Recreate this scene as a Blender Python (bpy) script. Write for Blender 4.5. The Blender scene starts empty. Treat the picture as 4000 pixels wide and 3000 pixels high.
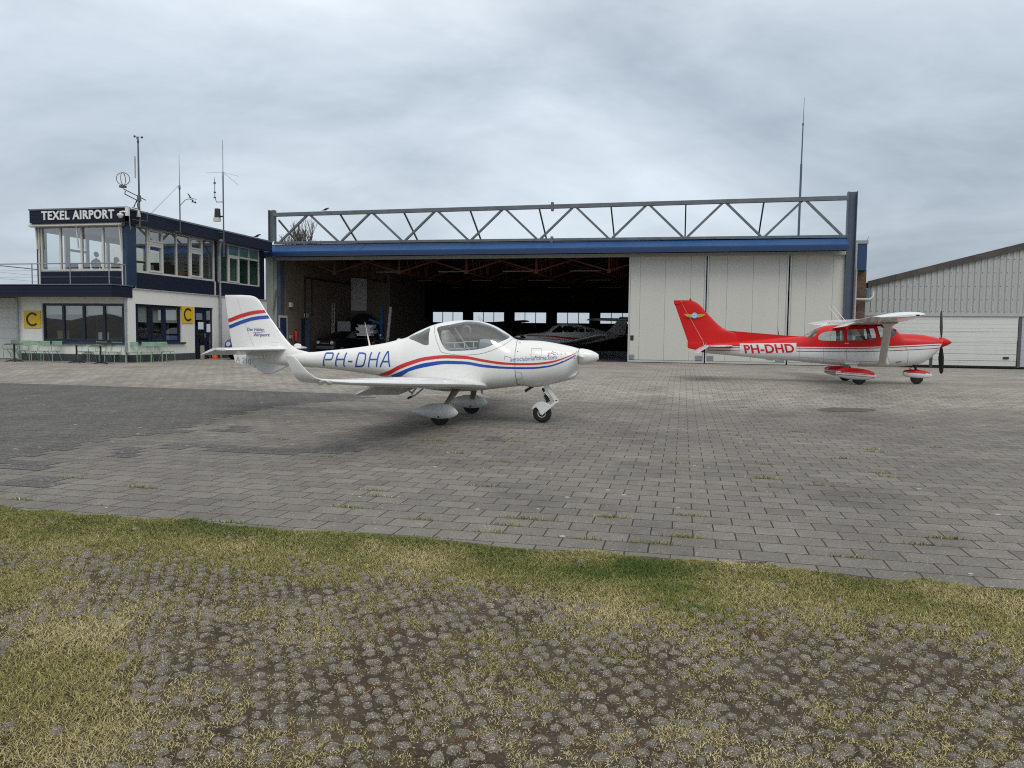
import bpy, bmesh, math, random
import numpy as np
from mathutils import Vector, Matrix, geometry
random.seed(11)
SC = bpy.context.scene
COL = SC.collection
R = math.radians
OFF = {}
G = 0.25                                   # the hangar apron stands this much above the slab field

# ------------------------------------------------------------------ mesh builder
class MB:
    def __init__(s):
        s.v = []; s.f = []; s.m = []; s.mi = 0
    def mat(s, i):
        s.mi = i; return s
    def add(s, vs, fs):
        o = len(s.v)
        s.v += [tuple(v) for v in vs]
        s.f += [[o+i for i in f] for f in fs]
        s.m += [s.mi]*len(fs)
        return s
    def box(s, x0, y0, z0, x1, y1, z1):
        if x0 > x1: x0, x1 = x1, x0
        if y0 > y1: y0, y1 = y1, y0
        if z0 > z1: z0, z1 = z1, z0
        return s.add([(x0,y0,z0),(x1,y0,z0),(x1,y1,z0),(x0,y1,z0),(x0,y0,z1),(x1,y0,z1),(x1,y1,z1),(x0,y1,z1)],
                     [(0,3,2,1),(4,5,6,7),(0,1,5,4),(1,2,6,5),(2,3,7,6),(3,0,4,7)])
    def quad(s, *p):
        return s.add(p, [tuple(range(len(p)))])
    def beam(s, p, q, w, h=None, up=(0,0,1)):
        p, q = Vector(p), Vector(q); h = h or w
        d = (q-p).normalized(); u = Vector(up)
        if abs(d.dot(u)) > .98: u = Vector((1,0,0))
        a = d.cross(u).normalized()*w/2; b = a.cross(d).normalized()*h/2
        vs = [p-a-b, p+a-b, p+a+b, p-a+b, q-a-b, q+a-b, q+a+b, q-a+b]
        return s.add(vs, [(0,1,2,3),(7,6,5,4),(0,4,5,1),(1,5,6,2),(2,6,7,3),(3,7,4,0)])
    def tube(s, path, r, n=8, cap=True):
        P = [Vector(p) for p in path]; k = len(P)
        rr = r if isinstance(r, (list, tuple)) else [r]*k
        rings = []; prev = None
        for i in range(k):
            d = (P[min(i+1,k-1)]-P[max(i-1,0)]).normalized()
            if prev is None:
                u = Vector((0,0,1)) if abs(d.z) < .9 else Vector((1,0,0))
                a = d.cross(u).normalized()
            else:
                a = (prev-d*prev.dot(d)).normalized()
            prev = a; b = d.cross(a)
            rings.append([P[i]+(a*math.cos(2*math.pi*j/n)+b*math.sin(2*math.pi*j/n))*rr[i] for j in range(n)])
        return s.loft(rings, cap)
    def loft(s, rings, cap=True):
        n = len(rings[0]); vs = [p for r in rings for p in r]; fs = []
        for i in range(len(rings)-1):
            for j in range(n):
                fs.append((i*n+j, i*n+(j+1)%n, (i+1)*n+(j+1)%n, (i+1)*n+j))
        if cap:
            fs.append(tuple(range(n-1,-1,-1))); fs.append(tuple((len(rings)-1)*n+j for j in range(n)))
        return s.add(vs, fs)
    def prism(s, poly, ax, a, b):
        """polygon in the two other axes, extruded along ax from a to b"""
        def P(u, v, w):
            return {'x':(w,u,v),'y':(u,w,v),'z':(u,v,w)}[ax]
        n = len(poly)
        vs = [P(u,v,a) for u,v in poly]+[P(u,v,b) for u,v in poly]
        fs = [tuple(range(n)), tuple(range(2*n-1,n-1,-1))]+[(i,n+i,n+(i+1)%n,(i+1)%n) for i in range(n)]
        return s.add(vs, fs)
    def lathe(s, prof, c, d=(0,0,1), n=20):
        """profile (r, along) turned about axis d through c"""
        d = Vector(d).normalized(); c = Vector(c)
        u = Vector((0,0,1)) if abs(d.z) < .9 else Vector((1,0,0))
        a = d.cross(u).normalized(); b = d.cross(a)
        rings = [[c+d*t+(a*math.cos(2*math.pi*j/n)+b*math.sin(2*math.pi*j/n))*max(r,1e-4) for j in range(n)] for r,t in prof]
        return s.loft(rings, True)
    def ball(s, c, r, n=12, m=8):
        if not isinstance(r, (tuple, list)): r = (r,r,r)
        rings = []
        for i in range(m+1):
            a = -math.pi/2+math.pi*i/m
            q = max(math.cos(a), 1e-3)
            rings.append([(c[0]+r[0]*q*math.cos(2*math.pi*j/n), c[1]+r[1]*q*math.sin(2*math.pi*j/n), c[2]+r[2]*math.sin(a)) for j in range(n)])
        return s.loft(rings, True)
    def xf(s, M):
        s.v = [tuple(M @ Vector(v)) for v in s.v]; return s
    def join(s, o, dm=0):
        k = len(s.v); s.v += o.v; s.f += [[k+i for i in f] for f in o.f]; s.m += [dm+i for i in o.m]; return s
    def build(s, name, mats, parent=None, smooth=None, bevel=0, weld=False, fix=True, loc=None):
        if not isinstance(mats, (list, tuple)): mats = [mats]
        off = OFF.get(parent.name, Vector()) if parent else Vector()
        if not parent:
            A = np.array(s.v); lo = A.min(0); hi = A.max(0)
            off = Vector(((lo[0]+hi[0])/2, (lo[1]+hi[1])/2, lo[2])) if loc is None else Vector(loc)
        me = bpy.data.meshes.new(name)
        me.from_pydata([(v[0]-off.x, v[1]-off.y, v[2]-off.z) for v in s.v], [], s.f)
        for m in mats: me.materials.append(m)
        me.polygons.foreach_set('material_index', s.m)
        if weld or fix:
            bm = bmesh.new(); bm.from_mesh(me)
            if weld: bmesh.ops.remove_doubles(bm, verts=bm.verts, dist=1e-4)
            if fix: bmesh.ops.recalc_face_normals(bm, faces=bm.faces)
            bm.to_mesh(me); bm.free()
        if smooth:
            me.polygons.foreach_set('use_smooth', [True]*len(me.polygons))
            me.set_sharp_from_angle(angle=R(smooth))
        me.update()
        o = bpy.data.objects.new(name, me); COL.objects.link(o)
        if parent:
            o.parent = parent; OFF[o.name] = off
        else:
            o.location = off; OFF[o.name] = off
        if bevel:
            b = o.modifiers.new('edge', 'BEVEL'); b.width = bevel; b.segments = 2; b.limit_method = 'ANGLE'; b.angle_limit = R(40)
        return o

def thing(name, label, cat, loc=(0,0,0), group=None):
    o = bpy.data.objects.new(name, None); COL.objects.link(o)
    o.empty_display_size = .2
    o.location = loc; OFF[o.name] = Vector(loc)
    return tag(o, label, cat, group)
def tag(o, label, cat, group=None):
    o['label'] = label; o['category'] = cat
    if group: o['group'] = group
    return o
def kind(o, k):
    o['kind'] = k; return o
def copy_tree(o, parent=None):
    c = o.copy(); COL.objects.link(c); c.parent = parent
    for ch in [x for x in COL.objects if x.parent == o]: copy_tree(ch, c)
    return c

# ------------------------------------------------------------------ materials
MATS = {}
def nodes(name):
    m = bpy.data.materials.new(name); m.use_nodes = True
    t = m.node_tree; b = t.nodes['Principled BSDF']
    def N(kind_, **k):
        n = t.nodes.new('ShaderNode'+kind_)
        for a, v in k.items():
            if a.startswith('_'): setattr(n, a[1:], v)
            else: n.inputs[a.replace('__',' ')].default_value = v
        return n
    def L(a, b_): t.links.new(a, b_)
    return m, t, b, N, L
def mix(N, L, fac, a, b, mode='MIX'):
    n = N('Mix', _data_type='RGBA', _blend_type=mode)
    for s_, v in ((0,fac),(6,a),(7,b)):
        if hasattr(v, 'links'): L(v, n.inputs[s_])
        else: n.inputs[s_].default_value = v if s_ == 0 else ((*v,1) if len(v) == 3 else v)
    return n.outputs[2]
def ramp(N, L, src, stops):
    n = N('ValToRGB'); e = n.color_ramp.elements
    while len(e) < len(stops): e.new(.5)
    for i, (p, c) in enumerate(stops):
        e[i].position = p; e[i].color = (c,c,c,1) if not hasattr(c, '__len__') else (*c,1)
    L(src, n.inputs[0]); return n.outputs[0]
def M(name, col, rough=.5, metal=0., var=.10, scale=2.5, bump=0., coat=0., dirt=0., spec=.5, streak=False):
    if name in MATS: return MATS[name]
    m, t, b, N, L = nodes(name)
    tc = N('TexCoord'); mp = N('Mapping'); L(tc.outputs['Object'], mp.inputs[0])
    if streak: mp.inputs['Scale'].default_value = (4,4,.35)
    n1 = N('TexNoise', Scale=scale, Detail=6., Roughness=.6); L(mp.outputs[0], n1.inputs['Vector'])
    lo = [c*(1-var) for c in col]; hi = [min(1,c*(1+var)) for c in col]
    c = mix(N, L, n1.outputs[0], lo, hi)
    if dirt:
        n2 = N('TexNoise', Scale=scale*.7, Detail=8., Roughness=.7); L(mp.outputs[0], n2.inputs['Vector'])
        f = ramp(N, L, n2.outputs[0], [(.48,0.),(.75,dirt)])
        c = mix(N, L, f, c, [x*.45+.02 for x in col])
    L(c, b.inputs['Base Color'])
    b.inputs['Metallic'].default_value = metal
    b.inputs['Specular IOR Level'].default_value = spec
    n3 = N('TexNoise', Scale=scale*3, Detail=3.); L(tc.outputs['Object'], n3.inputs['Vector'])
    mr = N('MapRange', To__Min=max(0,rough-.08), To__Max=min(1,rough+.08)); L(n3.outputs[0], mr.inputs[0]); L(mr.outputs[0], b.inputs['Roughness'])
    if coat:
        b.inputs['Coat Weight'].default_value = coat; b.inputs['Coat Roughness'].default_value = .06
    if bump:
        n4 = N('TexNoise', Scale=scale*12, Detail=5.); L(tc.outputs['Object'], n4.inputs['Vector'])
        bp = N('Bump', Strength=bump, Distance=.02); L(n4.outputs[0], bp.inputs['Height']); L(bp.outputs[0], b.inputs['Normal'])
    MATS[name] = m; return m
def glass(name, tint=(.8,.88,.86), refl=1., rough=.0):
    if name in MATS: return MATS[name]
    m, t, b, N, L = nodes(name)
    t.nodes.remove(b); out = t.nodes['Material Output']
    tr = N('BsdfTransparent', Color=(*tint,1)); gl = N('BsdfGlossy', Color=(1,1,1,1), Roughness=rough)
    lw = N('LayerWeight', Blend=.5)
    p = N('Math', _operation='POWER'); p.inputs[1].default_value = 4.; L(lw.outputs['Facing'], p.inputs[0])
    q = N('Math', _operation='MULTIPLY_ADD'); q.inputs[1].default_value = .9; q.inputs[2].default_value = .07*refl; L(p.outputs[0], q.inputs[0])
    mx = N('MixShader'); L(q.outputs[0], mx.inputs[0]); L(tr.outputs[0], mx.inputs[1]); L(gl.outputs[0], mx.inputs[2])
    L(mx.outputs[0], out.inputs[0])
    MATS[name] = m; return m

# ------------------------------------------------------------------ curves of profiles
def pchip(P):
    P = sorted(P); X = np.array([p[0] for p in P]); Yv = np.array([p[1] for p in P])
    h = np.diff(X); d = np.diff(Yv)/h; n = len(X); m = np.zeros(n)
    m[0] = d[0]; m[-1] = d[-1]
    for i in range(1, n-1):
        if d[i-1]*d[i] > 0:
            w1 = 2*h[i]+h[i-1]; w2 = h[i]+2*h[i-1]
            m[i] = (w1+w2)/(w1/d[i-1]+w2/d[i])
    def f(x):
        x = min(max(x, X[0]), X[-1]); i = min(max(int(np.searchsorted(X, x))-1, 0), n-2)
        t = (x-X[i])/h[i]
        return float((1+2*t)*(1-t)**2*Yv[i]+t*(1-t)**2*h[i]*m[i]+t*t*(3-2*t)*Yv[i+1]+t*t*(t-1)*h[i]*m[i+1])
    return f

def inside(x, y, P):
    c = False
    for i in range(len(P)):
        (x0,y0),(x1,y1) = P[i],P[i-1]
        if (y0 > y) != (y1 > y) and x < (x1-x0)*(y-y0)/(y1-y0)+x0: c = not c
    return c
class Hull:
    """a body of oval sections along x: top, bottom, widest height, half width and exponent as profiles"""
    def __init__(s, yc, top, bot, zw, hw, nu, nl):
        s.yc = yc
        s.top, s.bot, s.hw, s.nu, s.nl = pchip(top), pchip(bot), pchip(hw), pchip(nu), pchip(nl)
        s.zwf = pchip(zw)                  # share of the height at which the body is widest
    def zw(s, x): return s.bot(x)+(s.top(x)-s.bot(x))*s.zwf(x)
    def at(s, x, t, side=-1, out=0.):
        a = abs(t)*math.pi/2; zw = s.zw(x)
        n = s.nu(x) if t >= 0 else s.nl(x)
        e = (s.top(x) if t >= 0 else s.bot(x))-zw
        z = zw+e*max(math.sin(a),0)**(2/n); y = (s.hw(x)+out)*max(math.cos(a),0)**(2/n)
        return (x, s.yc+side*y, z+(out*math.sin(a)*(1 if t >= 0 else -1) if out else 0))
    def tz(s, x, z):
        zw = s.zw(x)
        if z >= zw:
            u = min((z-zw)/max(s.top(x)-zw,1e-6), 1.); return math.asin(u**(s.nu(x)/2))/(math.pi/2)
        u = min((zw-z)/max(zw-s.bot(x),1e-6), 1.); return -math.asin(u**(s.nl(x)/2))/(math.pi/2)
    def pt(s, x, z, side=-1, out=.003): return s.at(x, s.tz(x, z), side, out)
    def mesh(s, x0, x1, nx, nt, regions, caps=True):
        """regions: list of (key, polygon in x,z). returns {key: MB}, key None is the plain body"""
        V = []; F = []; keys = []; rp = []
        xs = np.linspace(x0, x1, nx); ts = np.linspace(-1, 1, nt)
        for x in xs:
            for t in ts: V.append(Vector((x, t)))
        for key, poly in regions:
            q = dens(poly, .03); o = len(V)
            for x, z in q: V.append(Vector((min(max(x,x0),x1), s.tz(x, z))))
            F.append(list(range(o, len(V)))); keys.append(key); rp.append([(v.x, v.y) for v in V[o:]])
        vo, eo, fo, ov, oe, of = geometry.delaunay_2d_cdt(V, [], F, 0, 1e-5)
        out = {None: MB()}
        for k in keys: out.setdefault(k, MB())
        lut = {}
        for fi, f in enumerate(fo):
            k = None; cx = sum(vo[i].x for i in f)/len(f); cy = sum(vo[i].y for i in f)/len(f)
            for i, key in enumerate(keys):
                if inside(cx, cy, rp[i]): k = key
            lut.setdefault(k, []).append(f)
        for k, fs in lut.items():
            used = sorted({i for f in fs for i in f}); mp = {i: j for j, i in enumerate(used)}
            for side in (-1, 1):
                out[k].add([s.at(vo[i].x, max(-1,min(1,vo[i].y)), side) for i in used], [[mp[i] for i in f] for f in fs])
        if caps:
            for x in (x0, x1):
                r = [s.at(x, t, -1) for t in ts]+[s.at(x, t, 1) for t in ts[::-1]]
                out[None].add(r, [tuple(range(len(r)))])
        return out
    def strip(s, mb, up, lo, x0, x1, n=80, side=-1, out=.003):
        """painted band between two lines up(x) and lo(x)"""
        vs = []; fs = []
        for i in range(n+1):
            x = x0+(x1-x0)*i/n; a, b = up(x), lo(x)
            for k in range(4): vs.append(s.pt(x, b+(a-b)*k/3, side, out))
        for i in range(n):
            for k in range(3): fs.append((i*4+k, i*4+k+1, i*4+k+5, i*4+k+4))
        mb.add(vs, fs)
    def line(s, mb, pts, w=.006, side=-1, out=.003):
        pts = dens(pts, .03, False)
        for (a, b) in zip(pts[:-1], pts[1:]):
            d = Vector((b[0]-a[0], b[1]-a[1])); 
            if d.length < 1e-6: continue
            d.normalize(); n = Vector((-d.y, d.x))*w/2; e = d*w*.3
            mb.quad(*[s.pt(p[0]+q.x, p[1]+q.y, side, out) for p, q in ((a,-n-e),(b,-n+e),(b,n+e),(a,n-e))])
def dens(poly, step, closed=True):
    out = []; n = len(poly)
    for i in range(n if closed else n-1):
        a, b = poly[i], poly[(i+1)%n]; k = max(1, int(math.hypot(b[0]-a[0], b[1]-a[1])/step))
        for j in range(k): out.append((a[0]+(b[0]-a[0])*j/k, a[1]+(b[1]-a[1])*j/k))
    if not closed: out.append(poly[-1])
    return out
def smoothpoly(P, n=6, closed=True):
    """Catmull-Rom through P"""
    out = []; k = len(P)
    rng = range(k) if closed else range(k-1)
    for i in rng:
        g = (lambda j: P[j % k]) if closed else (lambda j: P[min(max(j,0),k-1)])
        p0, p1, p2, p3 = g(i-1), g(i), g(i+1), g(i+2)
        for j in range(n):
            t = j/n
            out.append(tuple(.5*(2*b+(c-a)*t+(2*a-5*b+4*c-d)*t*t+(3*b-a-3*c+d)*t**3) for a,b,c,d in zip(p0,p1,p2,p3)))
    if not closed: out.append(tuple(P[-1]))
    return out

def foil(mb, secs, a=0., b=1., n=12):
    """wing: sections (leading edge, trailing edge, thickness share, up vector); a..b is the share of the chord built"""
    yt = lambda u: 5*(.2969*math.sqrt(max(u,0))-.126*u-.3516*u*u+.2843*u**3-.1015*u**4)+.008
    rings = []
    for sec in secs:
        le, te, th, up = sec[:4]
        if len(sec) > 4: a, b = sec[4:]
        us = [a+(b-a)*(1-math.cos(math.pi*i/n))/2 for i in range(n+1)]
        le, te, up = Vector(le), Vector(te), Vector(up).normalized(); c = te-le; q = c.length*th
        r = [le+c*u+up*(yt(u)*q+.02*c.length*math.sin(math.pi*u)*(th > .09)*abs(up.z)) for u in us[::-1]]
        r += [le+c*u-up*(yt(u)*q*.9-.02*c.length*math.sin(math.pi*u)*(th > .09)*abs(up.z)) for u in us[(1 if a == 0 else 0):]]
        rings.append(r)
    return mb.loft(rings, True)

_txt = {}
def text2d(s, size=1., shear=0., bold=0., spacing=1.):
    """letters as flat triangles: verts (x,y), faces; x from 0, baseline at 0"""
    cu = bpy.data.curves.new('lettering', 'FONT'); cu.body = s; cu.size = size; cu.shear = shear; cu.offset = bold
    cu.space_character = spacing; cu.resolution_u = 6
    o = bpy.data.objects.new('lettering', cu); COL.objects.link(o)
    dg = bpy.context.evaluated_depsgraph_get(); me = o.evaluated_get(dg).to_mesh()
    vs = [(v.co.x, v.co.y) for v in me.vertices]; fs = [list(p.vertices) for p in me.polygons]
    o.evaluated_get(dg).to_mesh_clear()
    bpy.data.objects.remove(o); bpy.data.curves.remove(cu)
    return vs, fs
def fit_text(s, w, h, shear=0., bold=0., spacing=1.):
    vs, fs = text2d(s, 1., 0., bold, spacing)
    x0 = min(v[0] for v in vs); x1 = max(v[0] for v in vs); y0 = min(v[1] for v in vs); y1 = max(v[1] for v in vs)
    out = []
    for x, y in vs:
        X = (x-x0)/(x1-x0)*w; Yq = (y-y0)/(y1-y0)*h
        out.append((X+shear*Yq, Yq))
    return out, fs
def refine(vs, fs, n=2):
    """split every face of a flat lettering into small triangles so that it can bend"""
    T = []
    for f in fs: T += [(f[0], f[i], f[i+1]) for i in range(1, len(f)-1)]
    vs = list(vs)
    for _ in range(n):
        mid = {}; out = []
        def m(a, b):
            k = (min(a,b), max(a,b))
            if k not in mid: vs.append(((vs[a][0]+vs[b][0])/2, (vs[a][1]+vs[b][1])/2)); mid[k] = len(vs)-1
            return mid[k]
        for a, b, c in T:
            d, e, g = m(a,b), m(b,c), m(c,a); out += [(a,d,g),(d,b,e),(g,e,c),(d,e,g)]
        T = out
    return vs, T
def slab_text(mb, s, w, h, place, t, **k):
    """solid letters: place(x, y, d) -> point, d = depth in front of the surface"""
    vs, fs = fit_text(s, w, h, **k); n = len(vs)
    mb.add([place(x, y, t) for x, y in vs], fs)
    ed = {}
    for f in fs:
        for i in range(len(f)):
            a, b = f[i], f[(i+1)%len(f)]
            if (b, a) in ed: del ed[(b, a)]
            else: ed[(a, b)] = 1
    mb.add([place(x, y, t) for x, y in vs]+[place(x, y, 0) for x, y in vs], [(a, b, n+b, n+a) for a, b in ed])

# ------------------------------------------------------------------ camera
YAW = R(12.5); PITCH = math.atan(194/3000); ROLL = math.atan(.012)
cd = bpy.data.cameras.new('camera'); cam = bpy.data.objects.new('camera', cd); COL.objects.link(cam)
cd.sensor_width = 36; cd.lens = 27; cd.clip_start = .05; cd.clip_end = 6000
cam.matrix_world = Matrix.Translation((0,0,1.62)) @ Matrix.Rotation(YAW,4,'Z') @ Matrix.Rotation(math.pi/2-PITCH,4,'X') @ Matrix.Rotation(ROLL,4,'Z')
SC.camera = cam
SC.view_settings.view_transform = 'Standard'; SC.view_settings.look = 'None'; SC.view_settings.gamma = 1; SC.view_settings.exposure = 0
SC.cycles.filter_width = 1.1; SC.cycles.use_denoising = False      # keeps the fine grass and stone texture
SC.cycles.max_bounces = 8; SC.cycles.diffuse_bounces = 4; SC.cycles.transparent_max_bounces = 16
SC.cycles.sample_clamp_indirect = 6; SC.cycles.caustics_reflective = False; SC.cycles.caustics_refractive = False

# ------------------------------------------------------------------ overcast sky
SUN_EL, SUN_AZ = R(52), R(150)             # azimuth from +y towards +x
w = bpy.data.worlds.new('World'); SC.world = w; w.use_nodes = True
t = w.node_tree; t.nodes.clear()
def WN(k, **a):
    n = t.nodes.new('ShaderNode'+k)
    for q, v in a.items():
        if q.startswith('_'): setattr(n, q[1:], v)
        else: n.inputs[q.replace('__',' ')].default_value = v
    return n
WL = lambda a, b: t.links.new(a, b)
out = WN('OutputWorld'); bg = WN('Background', Strength=.1)
sky = WN('TexSky', _sky_type='NISHITA', _sun_disc=False, _sun_elevation=SUN_EL, _sun_rotation=SUN_AZ, _dust_density=3., _air_density=1.)
tc = WN('TexCoord'); sp = WN('SeparateXYZ'); WL(tc.outputs['Generated'], sp.inputs[0])
mz = WN('Math', _operation='MAXIMUM'); mz.inputs[1].default_value = 0.; WL(sp.outputs[2], mz.inputs[0])
# cloud sheet: look the direction up on a flat layer overhead
dn = WN('Math', _operation='ADD'); dn.inputs[1].default_value = .34; WL(mz.outputs[0], dn.inputs[0])
dv = WN('VectorMath', _operation='DIVIDE'); WL(tc.outputs['Generated'], dv.inputs[0])
cb = WN('CombineXYZ'); WL(dn.outputs[0], cb.inputs[0]); WL(dn.outputs[0], cb.inputs[1]); WL(dn.outputs[0], cb.inputs[2]); WL(cb.outputs[0], dv.inputs[1])
mp = WN('Mapping'); mp.inputs['Location'].default_value = (3.1,1.2,0); mp.inputs['Rotation'].default_value = (0,0,.5); mp.inputs['Scale'].default_value = (.85,1.0,.6); WL(dv.outputs[0], mp.inputs[0])
n1 = WN('TexNoise', Scale=1.0, Detail=8., Roughness=.52, Distortion=.6); WL(mp.outputs[0], n1.inputs['Vector'])
n2 = WN('TexNoise', Scale=3.4, Detail=8., Roughness=.62, Distortion=.5); WL(mp.outputs[0], n2.inputs['Vector'])
ad = WN('Math', _operation='MULTIPLY_ADD'); ad.inputs[1].default_value = .26; WL(n2.outputs[0], ad.inputs[0]); WL(n1.outputs[0], ad.inputs[2])
cr = t.nodes.new('ShaderNodeValToRGB'); e = cr.color_ramp.elements
e[0].position = .45; e[0].color = (3.1,3.66,4.3,1); e[1].position = .80; e[1].color = (6.1,6.78,7.45,1)
WL(ad.outputs[0], cr.inputs[0])
# overcast skies are about three times as bright overhead as at the skyline
gr = WN('MapRange', From__Min=.0, From__Max=1., To__Min=1.10, To__Max=2.3); WL(mz.outputs[0], gr.inputs[0])
wt = WN('Mix', _data_type='RGBA', _blend_type='MULTIPLY'); wt.inputs[0].default_value = 1.; wr = t.nodes.new('ShaderNodeValToRGB'); we = wr.color_ramp.elements
we[0].position = .3; we[0].color = (1,1,1,1); we[1].position = .75; we[1].color = (1.12,1.0,.88,1)     # thinner, warmer cloud overhead
WL(mz.outputs[0], wr.inputs[0]); WL(cr.outputs[0], wt.inputs[6]); WL(wr.outputs[0], wt.inputs[7])
mu = WN('VectorMath', _operation='SCALE'); WL(wt.outputs[2], mu.inputs[0]); WL(gr.outputs[0], mu.inputs['Scale'])
mx = WN('Mix', _data_type='RGBA'); mx.inputs[0].default_value = .9; WL(sky.outputs[0], mx.inputs[6]); WL(mu.outputs[0], mx.inputs[7])
WL(mx.outputs[2], bg.inputs[0]); WL(bg.outputs[0], out.inputs[0])
ld = bpy.data.lights.new('sun', 'SUN'); ld.energy = 1.0; ld.angle = R(25); ld.color = (1,.96,.9)
sun = bpy.data.objects.new('sun', ld); COL.objects.link(sun)
dvec = Vector((math.sin(SUN_AZ)*math.cos(SUN_EL), math.cos(SUN_AZ)*math.cos(SUN_EL), math.sin(SUN_EL)))
sun.rotation_euler = dvec.to_track_quat('Z','Y').to_euler()

# ------------------------------------------------------------------ ground heights and sheets
def gz(y):
    u = min(max((y-18.9)/4.6, 0), 1); return G*(u*u*(3-2*u)*.6+u*.4)
def sheet(name, x0, x1, ys, mat, dz=0., nx=2, k='structure'):
    mb = MB(); xs = np.linspace(x0, x1, nx); n = len(xs)
    mb.add([(x, y, gz(y)+dz) for y in ys for x in xs],
           [(j*n+i, j*n+i+1, (j+1)*n+i+1, (j+1)*n+i) for j in range(len(ys)-1) for i in range(n-1)])
    o = mb.build(name, mat, fix=False, loc=(0,0,0)); kind(o, k); return o

def paving(name, bw, bh, c1, c2, joint, jw, lichen=.5, moss=.3, dark=.75, off=(0,0,0), weed=(.07,.08,.02), far=None):
    m, t, b, N, L = nodes(name)
    tc = N('TexCoord'); mp = N('Mapping'); mp.inputs['Location'].default_value = off; L(tc.outputs['Object'], mp.inputs[0])
    wn = N('TexNoise', Scale=9., Detail=3.); L(tc.outputs['Object'], wn.inputs['Vector'])
    wv = N('Vector'+'Math', _operation='SCALE'); wv.inputs['Scale'].default_value = .012
    ws = N('VectorMath', _operation='SUBTRACT'); ws.inputs[1].default_value = (.5,.5,.5); L(wn.outputs['Color'], ws.inputs[0]); L(ws.outputs[0], wv.inputs[0])
    va = N('VectorMath', _operation='ADD'); L(mp.outputs[0], va.inputs[0]); L(wv.outputs[0], va.inputs[1])
    def brick(col1, col2, mort, msz):
        k = N('TexBrick', Scale=1., Mortar__Size=msz, Mortar__Smooth=.25, Bias=0., Brick__Width=bw, Row__Height=bh, _offset=.5, _squash=1.)
        k.inputs['Color1'].default_value = (*col1,1); k.inputs['Color2'].default_value = (*col2,1); k.inputs['Mortar'].default_value = (*mort,1)
        L(va.outputs[0], k.inputs['Vector']); return k
    k = brick(c1, c2, joint, jw)
    # joint colour: earth with patches of moss and rust
    jn = N('TexNoise', Scale=2.2, Detail=5., Roughness=.7); L(tc.outputs['Object'], jn.inputs['Vector'])
    jc = mix(N, L, ramp(N, L, jn.outputs[0], [(.5,0.),(.68,moss)]), joint, weed)
    jr_ = N('TexNoise', Scale=1.3, Detail=4., Roughness=.7); L(mp.outputs[0], jr_.inputs['Vector']); jc = mix(N, L, ramp(N, L, jr_.outputs[0], [(.52,0.),(.66,.6)]), jc, (.12,.045,.02))
    # wear of the slabs
    n1 = N('TexNoise', Scale=.45, Detail=6., Roughness=.6); L(tc.outputs['Object'], n1.inputs['Vector'])
    n2 = N('TexNoise', Scale=60., Detail=4., Roughness=.75); L(tc.outputs['Object'], n2.inputs['Vector'])
    n3 = N('TexNoise', Scale=5., Detail=6., Roughness=.65); L(tc.outputs['Object'], n3.inputs['Vector'])
    c = k.outputs[0]
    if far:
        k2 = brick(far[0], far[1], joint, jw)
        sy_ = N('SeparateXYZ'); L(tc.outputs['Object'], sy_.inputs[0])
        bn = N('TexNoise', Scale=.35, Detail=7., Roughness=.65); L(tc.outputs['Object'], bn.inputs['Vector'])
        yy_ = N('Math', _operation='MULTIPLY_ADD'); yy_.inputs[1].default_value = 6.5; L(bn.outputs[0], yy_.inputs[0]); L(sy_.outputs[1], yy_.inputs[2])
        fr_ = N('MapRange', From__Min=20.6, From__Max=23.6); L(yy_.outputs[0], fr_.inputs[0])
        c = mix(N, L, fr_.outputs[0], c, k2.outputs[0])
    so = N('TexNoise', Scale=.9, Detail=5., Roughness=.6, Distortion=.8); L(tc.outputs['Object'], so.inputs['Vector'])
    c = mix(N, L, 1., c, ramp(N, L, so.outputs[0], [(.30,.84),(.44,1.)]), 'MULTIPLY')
    c = mix(N, L, 1., c, ramp(N, L, n1.outputs[0], [(.3,dark),(.7,1.12)]), 'MULTIPLY')
    c = mix(N, L, 1., c, ramp(N, L, n2.outputs[0], [(.3,.5),(.7,1.5)]), 'MULTIPLY')
    c = mix(N, L, 1., c, ramp(N, L, n3.outputs[0], [(.3,.86),(.7,1.12)]), 'MULTIPLY')
    if lichen:
        vo = N('TexVoronoi', Scale=5.5, Randomness=1.); L(tc.outputs['Object'], vo.inputs['Vector'])
        sz = N('Math', _operation='SUBTRACT'); sep = N('SeparateColor'); L(vo.outputs['Color'], sep.inputs[0])
        pw = N('Math', _operation='POWER'); pw.inputs[1].default_value = 7.; L(sep.outputs[0], pw.inputs[0])
        ml = N('Math', _operation='MULTIPLY'); ml.inputs[1].default_value = .21; L(pw.outputs[0], ml.inputs[0])
        dn_ = N('TexNoise', Scale=40., Detail=3.); L(tc.outputs['Object'], dn_.inputs['Vector'])
        dd = N('Math', _operation='MULTIPLY_ADD'); dd.inputs[1].default_value = .10; L(dn_.outputs[0], dd.inputs[0]); L(vo.outputs['Distance'], dd.inputs[2])
        lt = N('Math', _operation='SUBTRACT'); L(ml.outputs[0], lt.inputs[0]); L(dd.outputs[0], lt.inputs[1])
        f = ramp(N, L, lt.outputs[0], [(.0,0.),(.02,lichen)])
        ln = N('TexNoise', Scale=.6, Detail=2.); L(tc.outputs['Object'], ln.inputs['Vector'])
        c = mix(N, L, f, c, (.46,.45,.42))
        v2 = N('TexVoronoi', Scale=26., Randomness=1.); L(tc.outputs['Object'], v2.inputs['Vector'])
        s2 = N('SeparateColor'); L(v2.outputs['Color'], s2.inputs[0])
        g2 = N('Math', _operation='MULTIPLY'); L(ramp(N, L, s2.outputs[1], [(.70,0.),(.9,1.)]), g2.inputs[0]); L(ramp(N, L, v2.outputs['Distance'], [(.1,1.),(.3,0.)]), g2.inputs[1])
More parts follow.
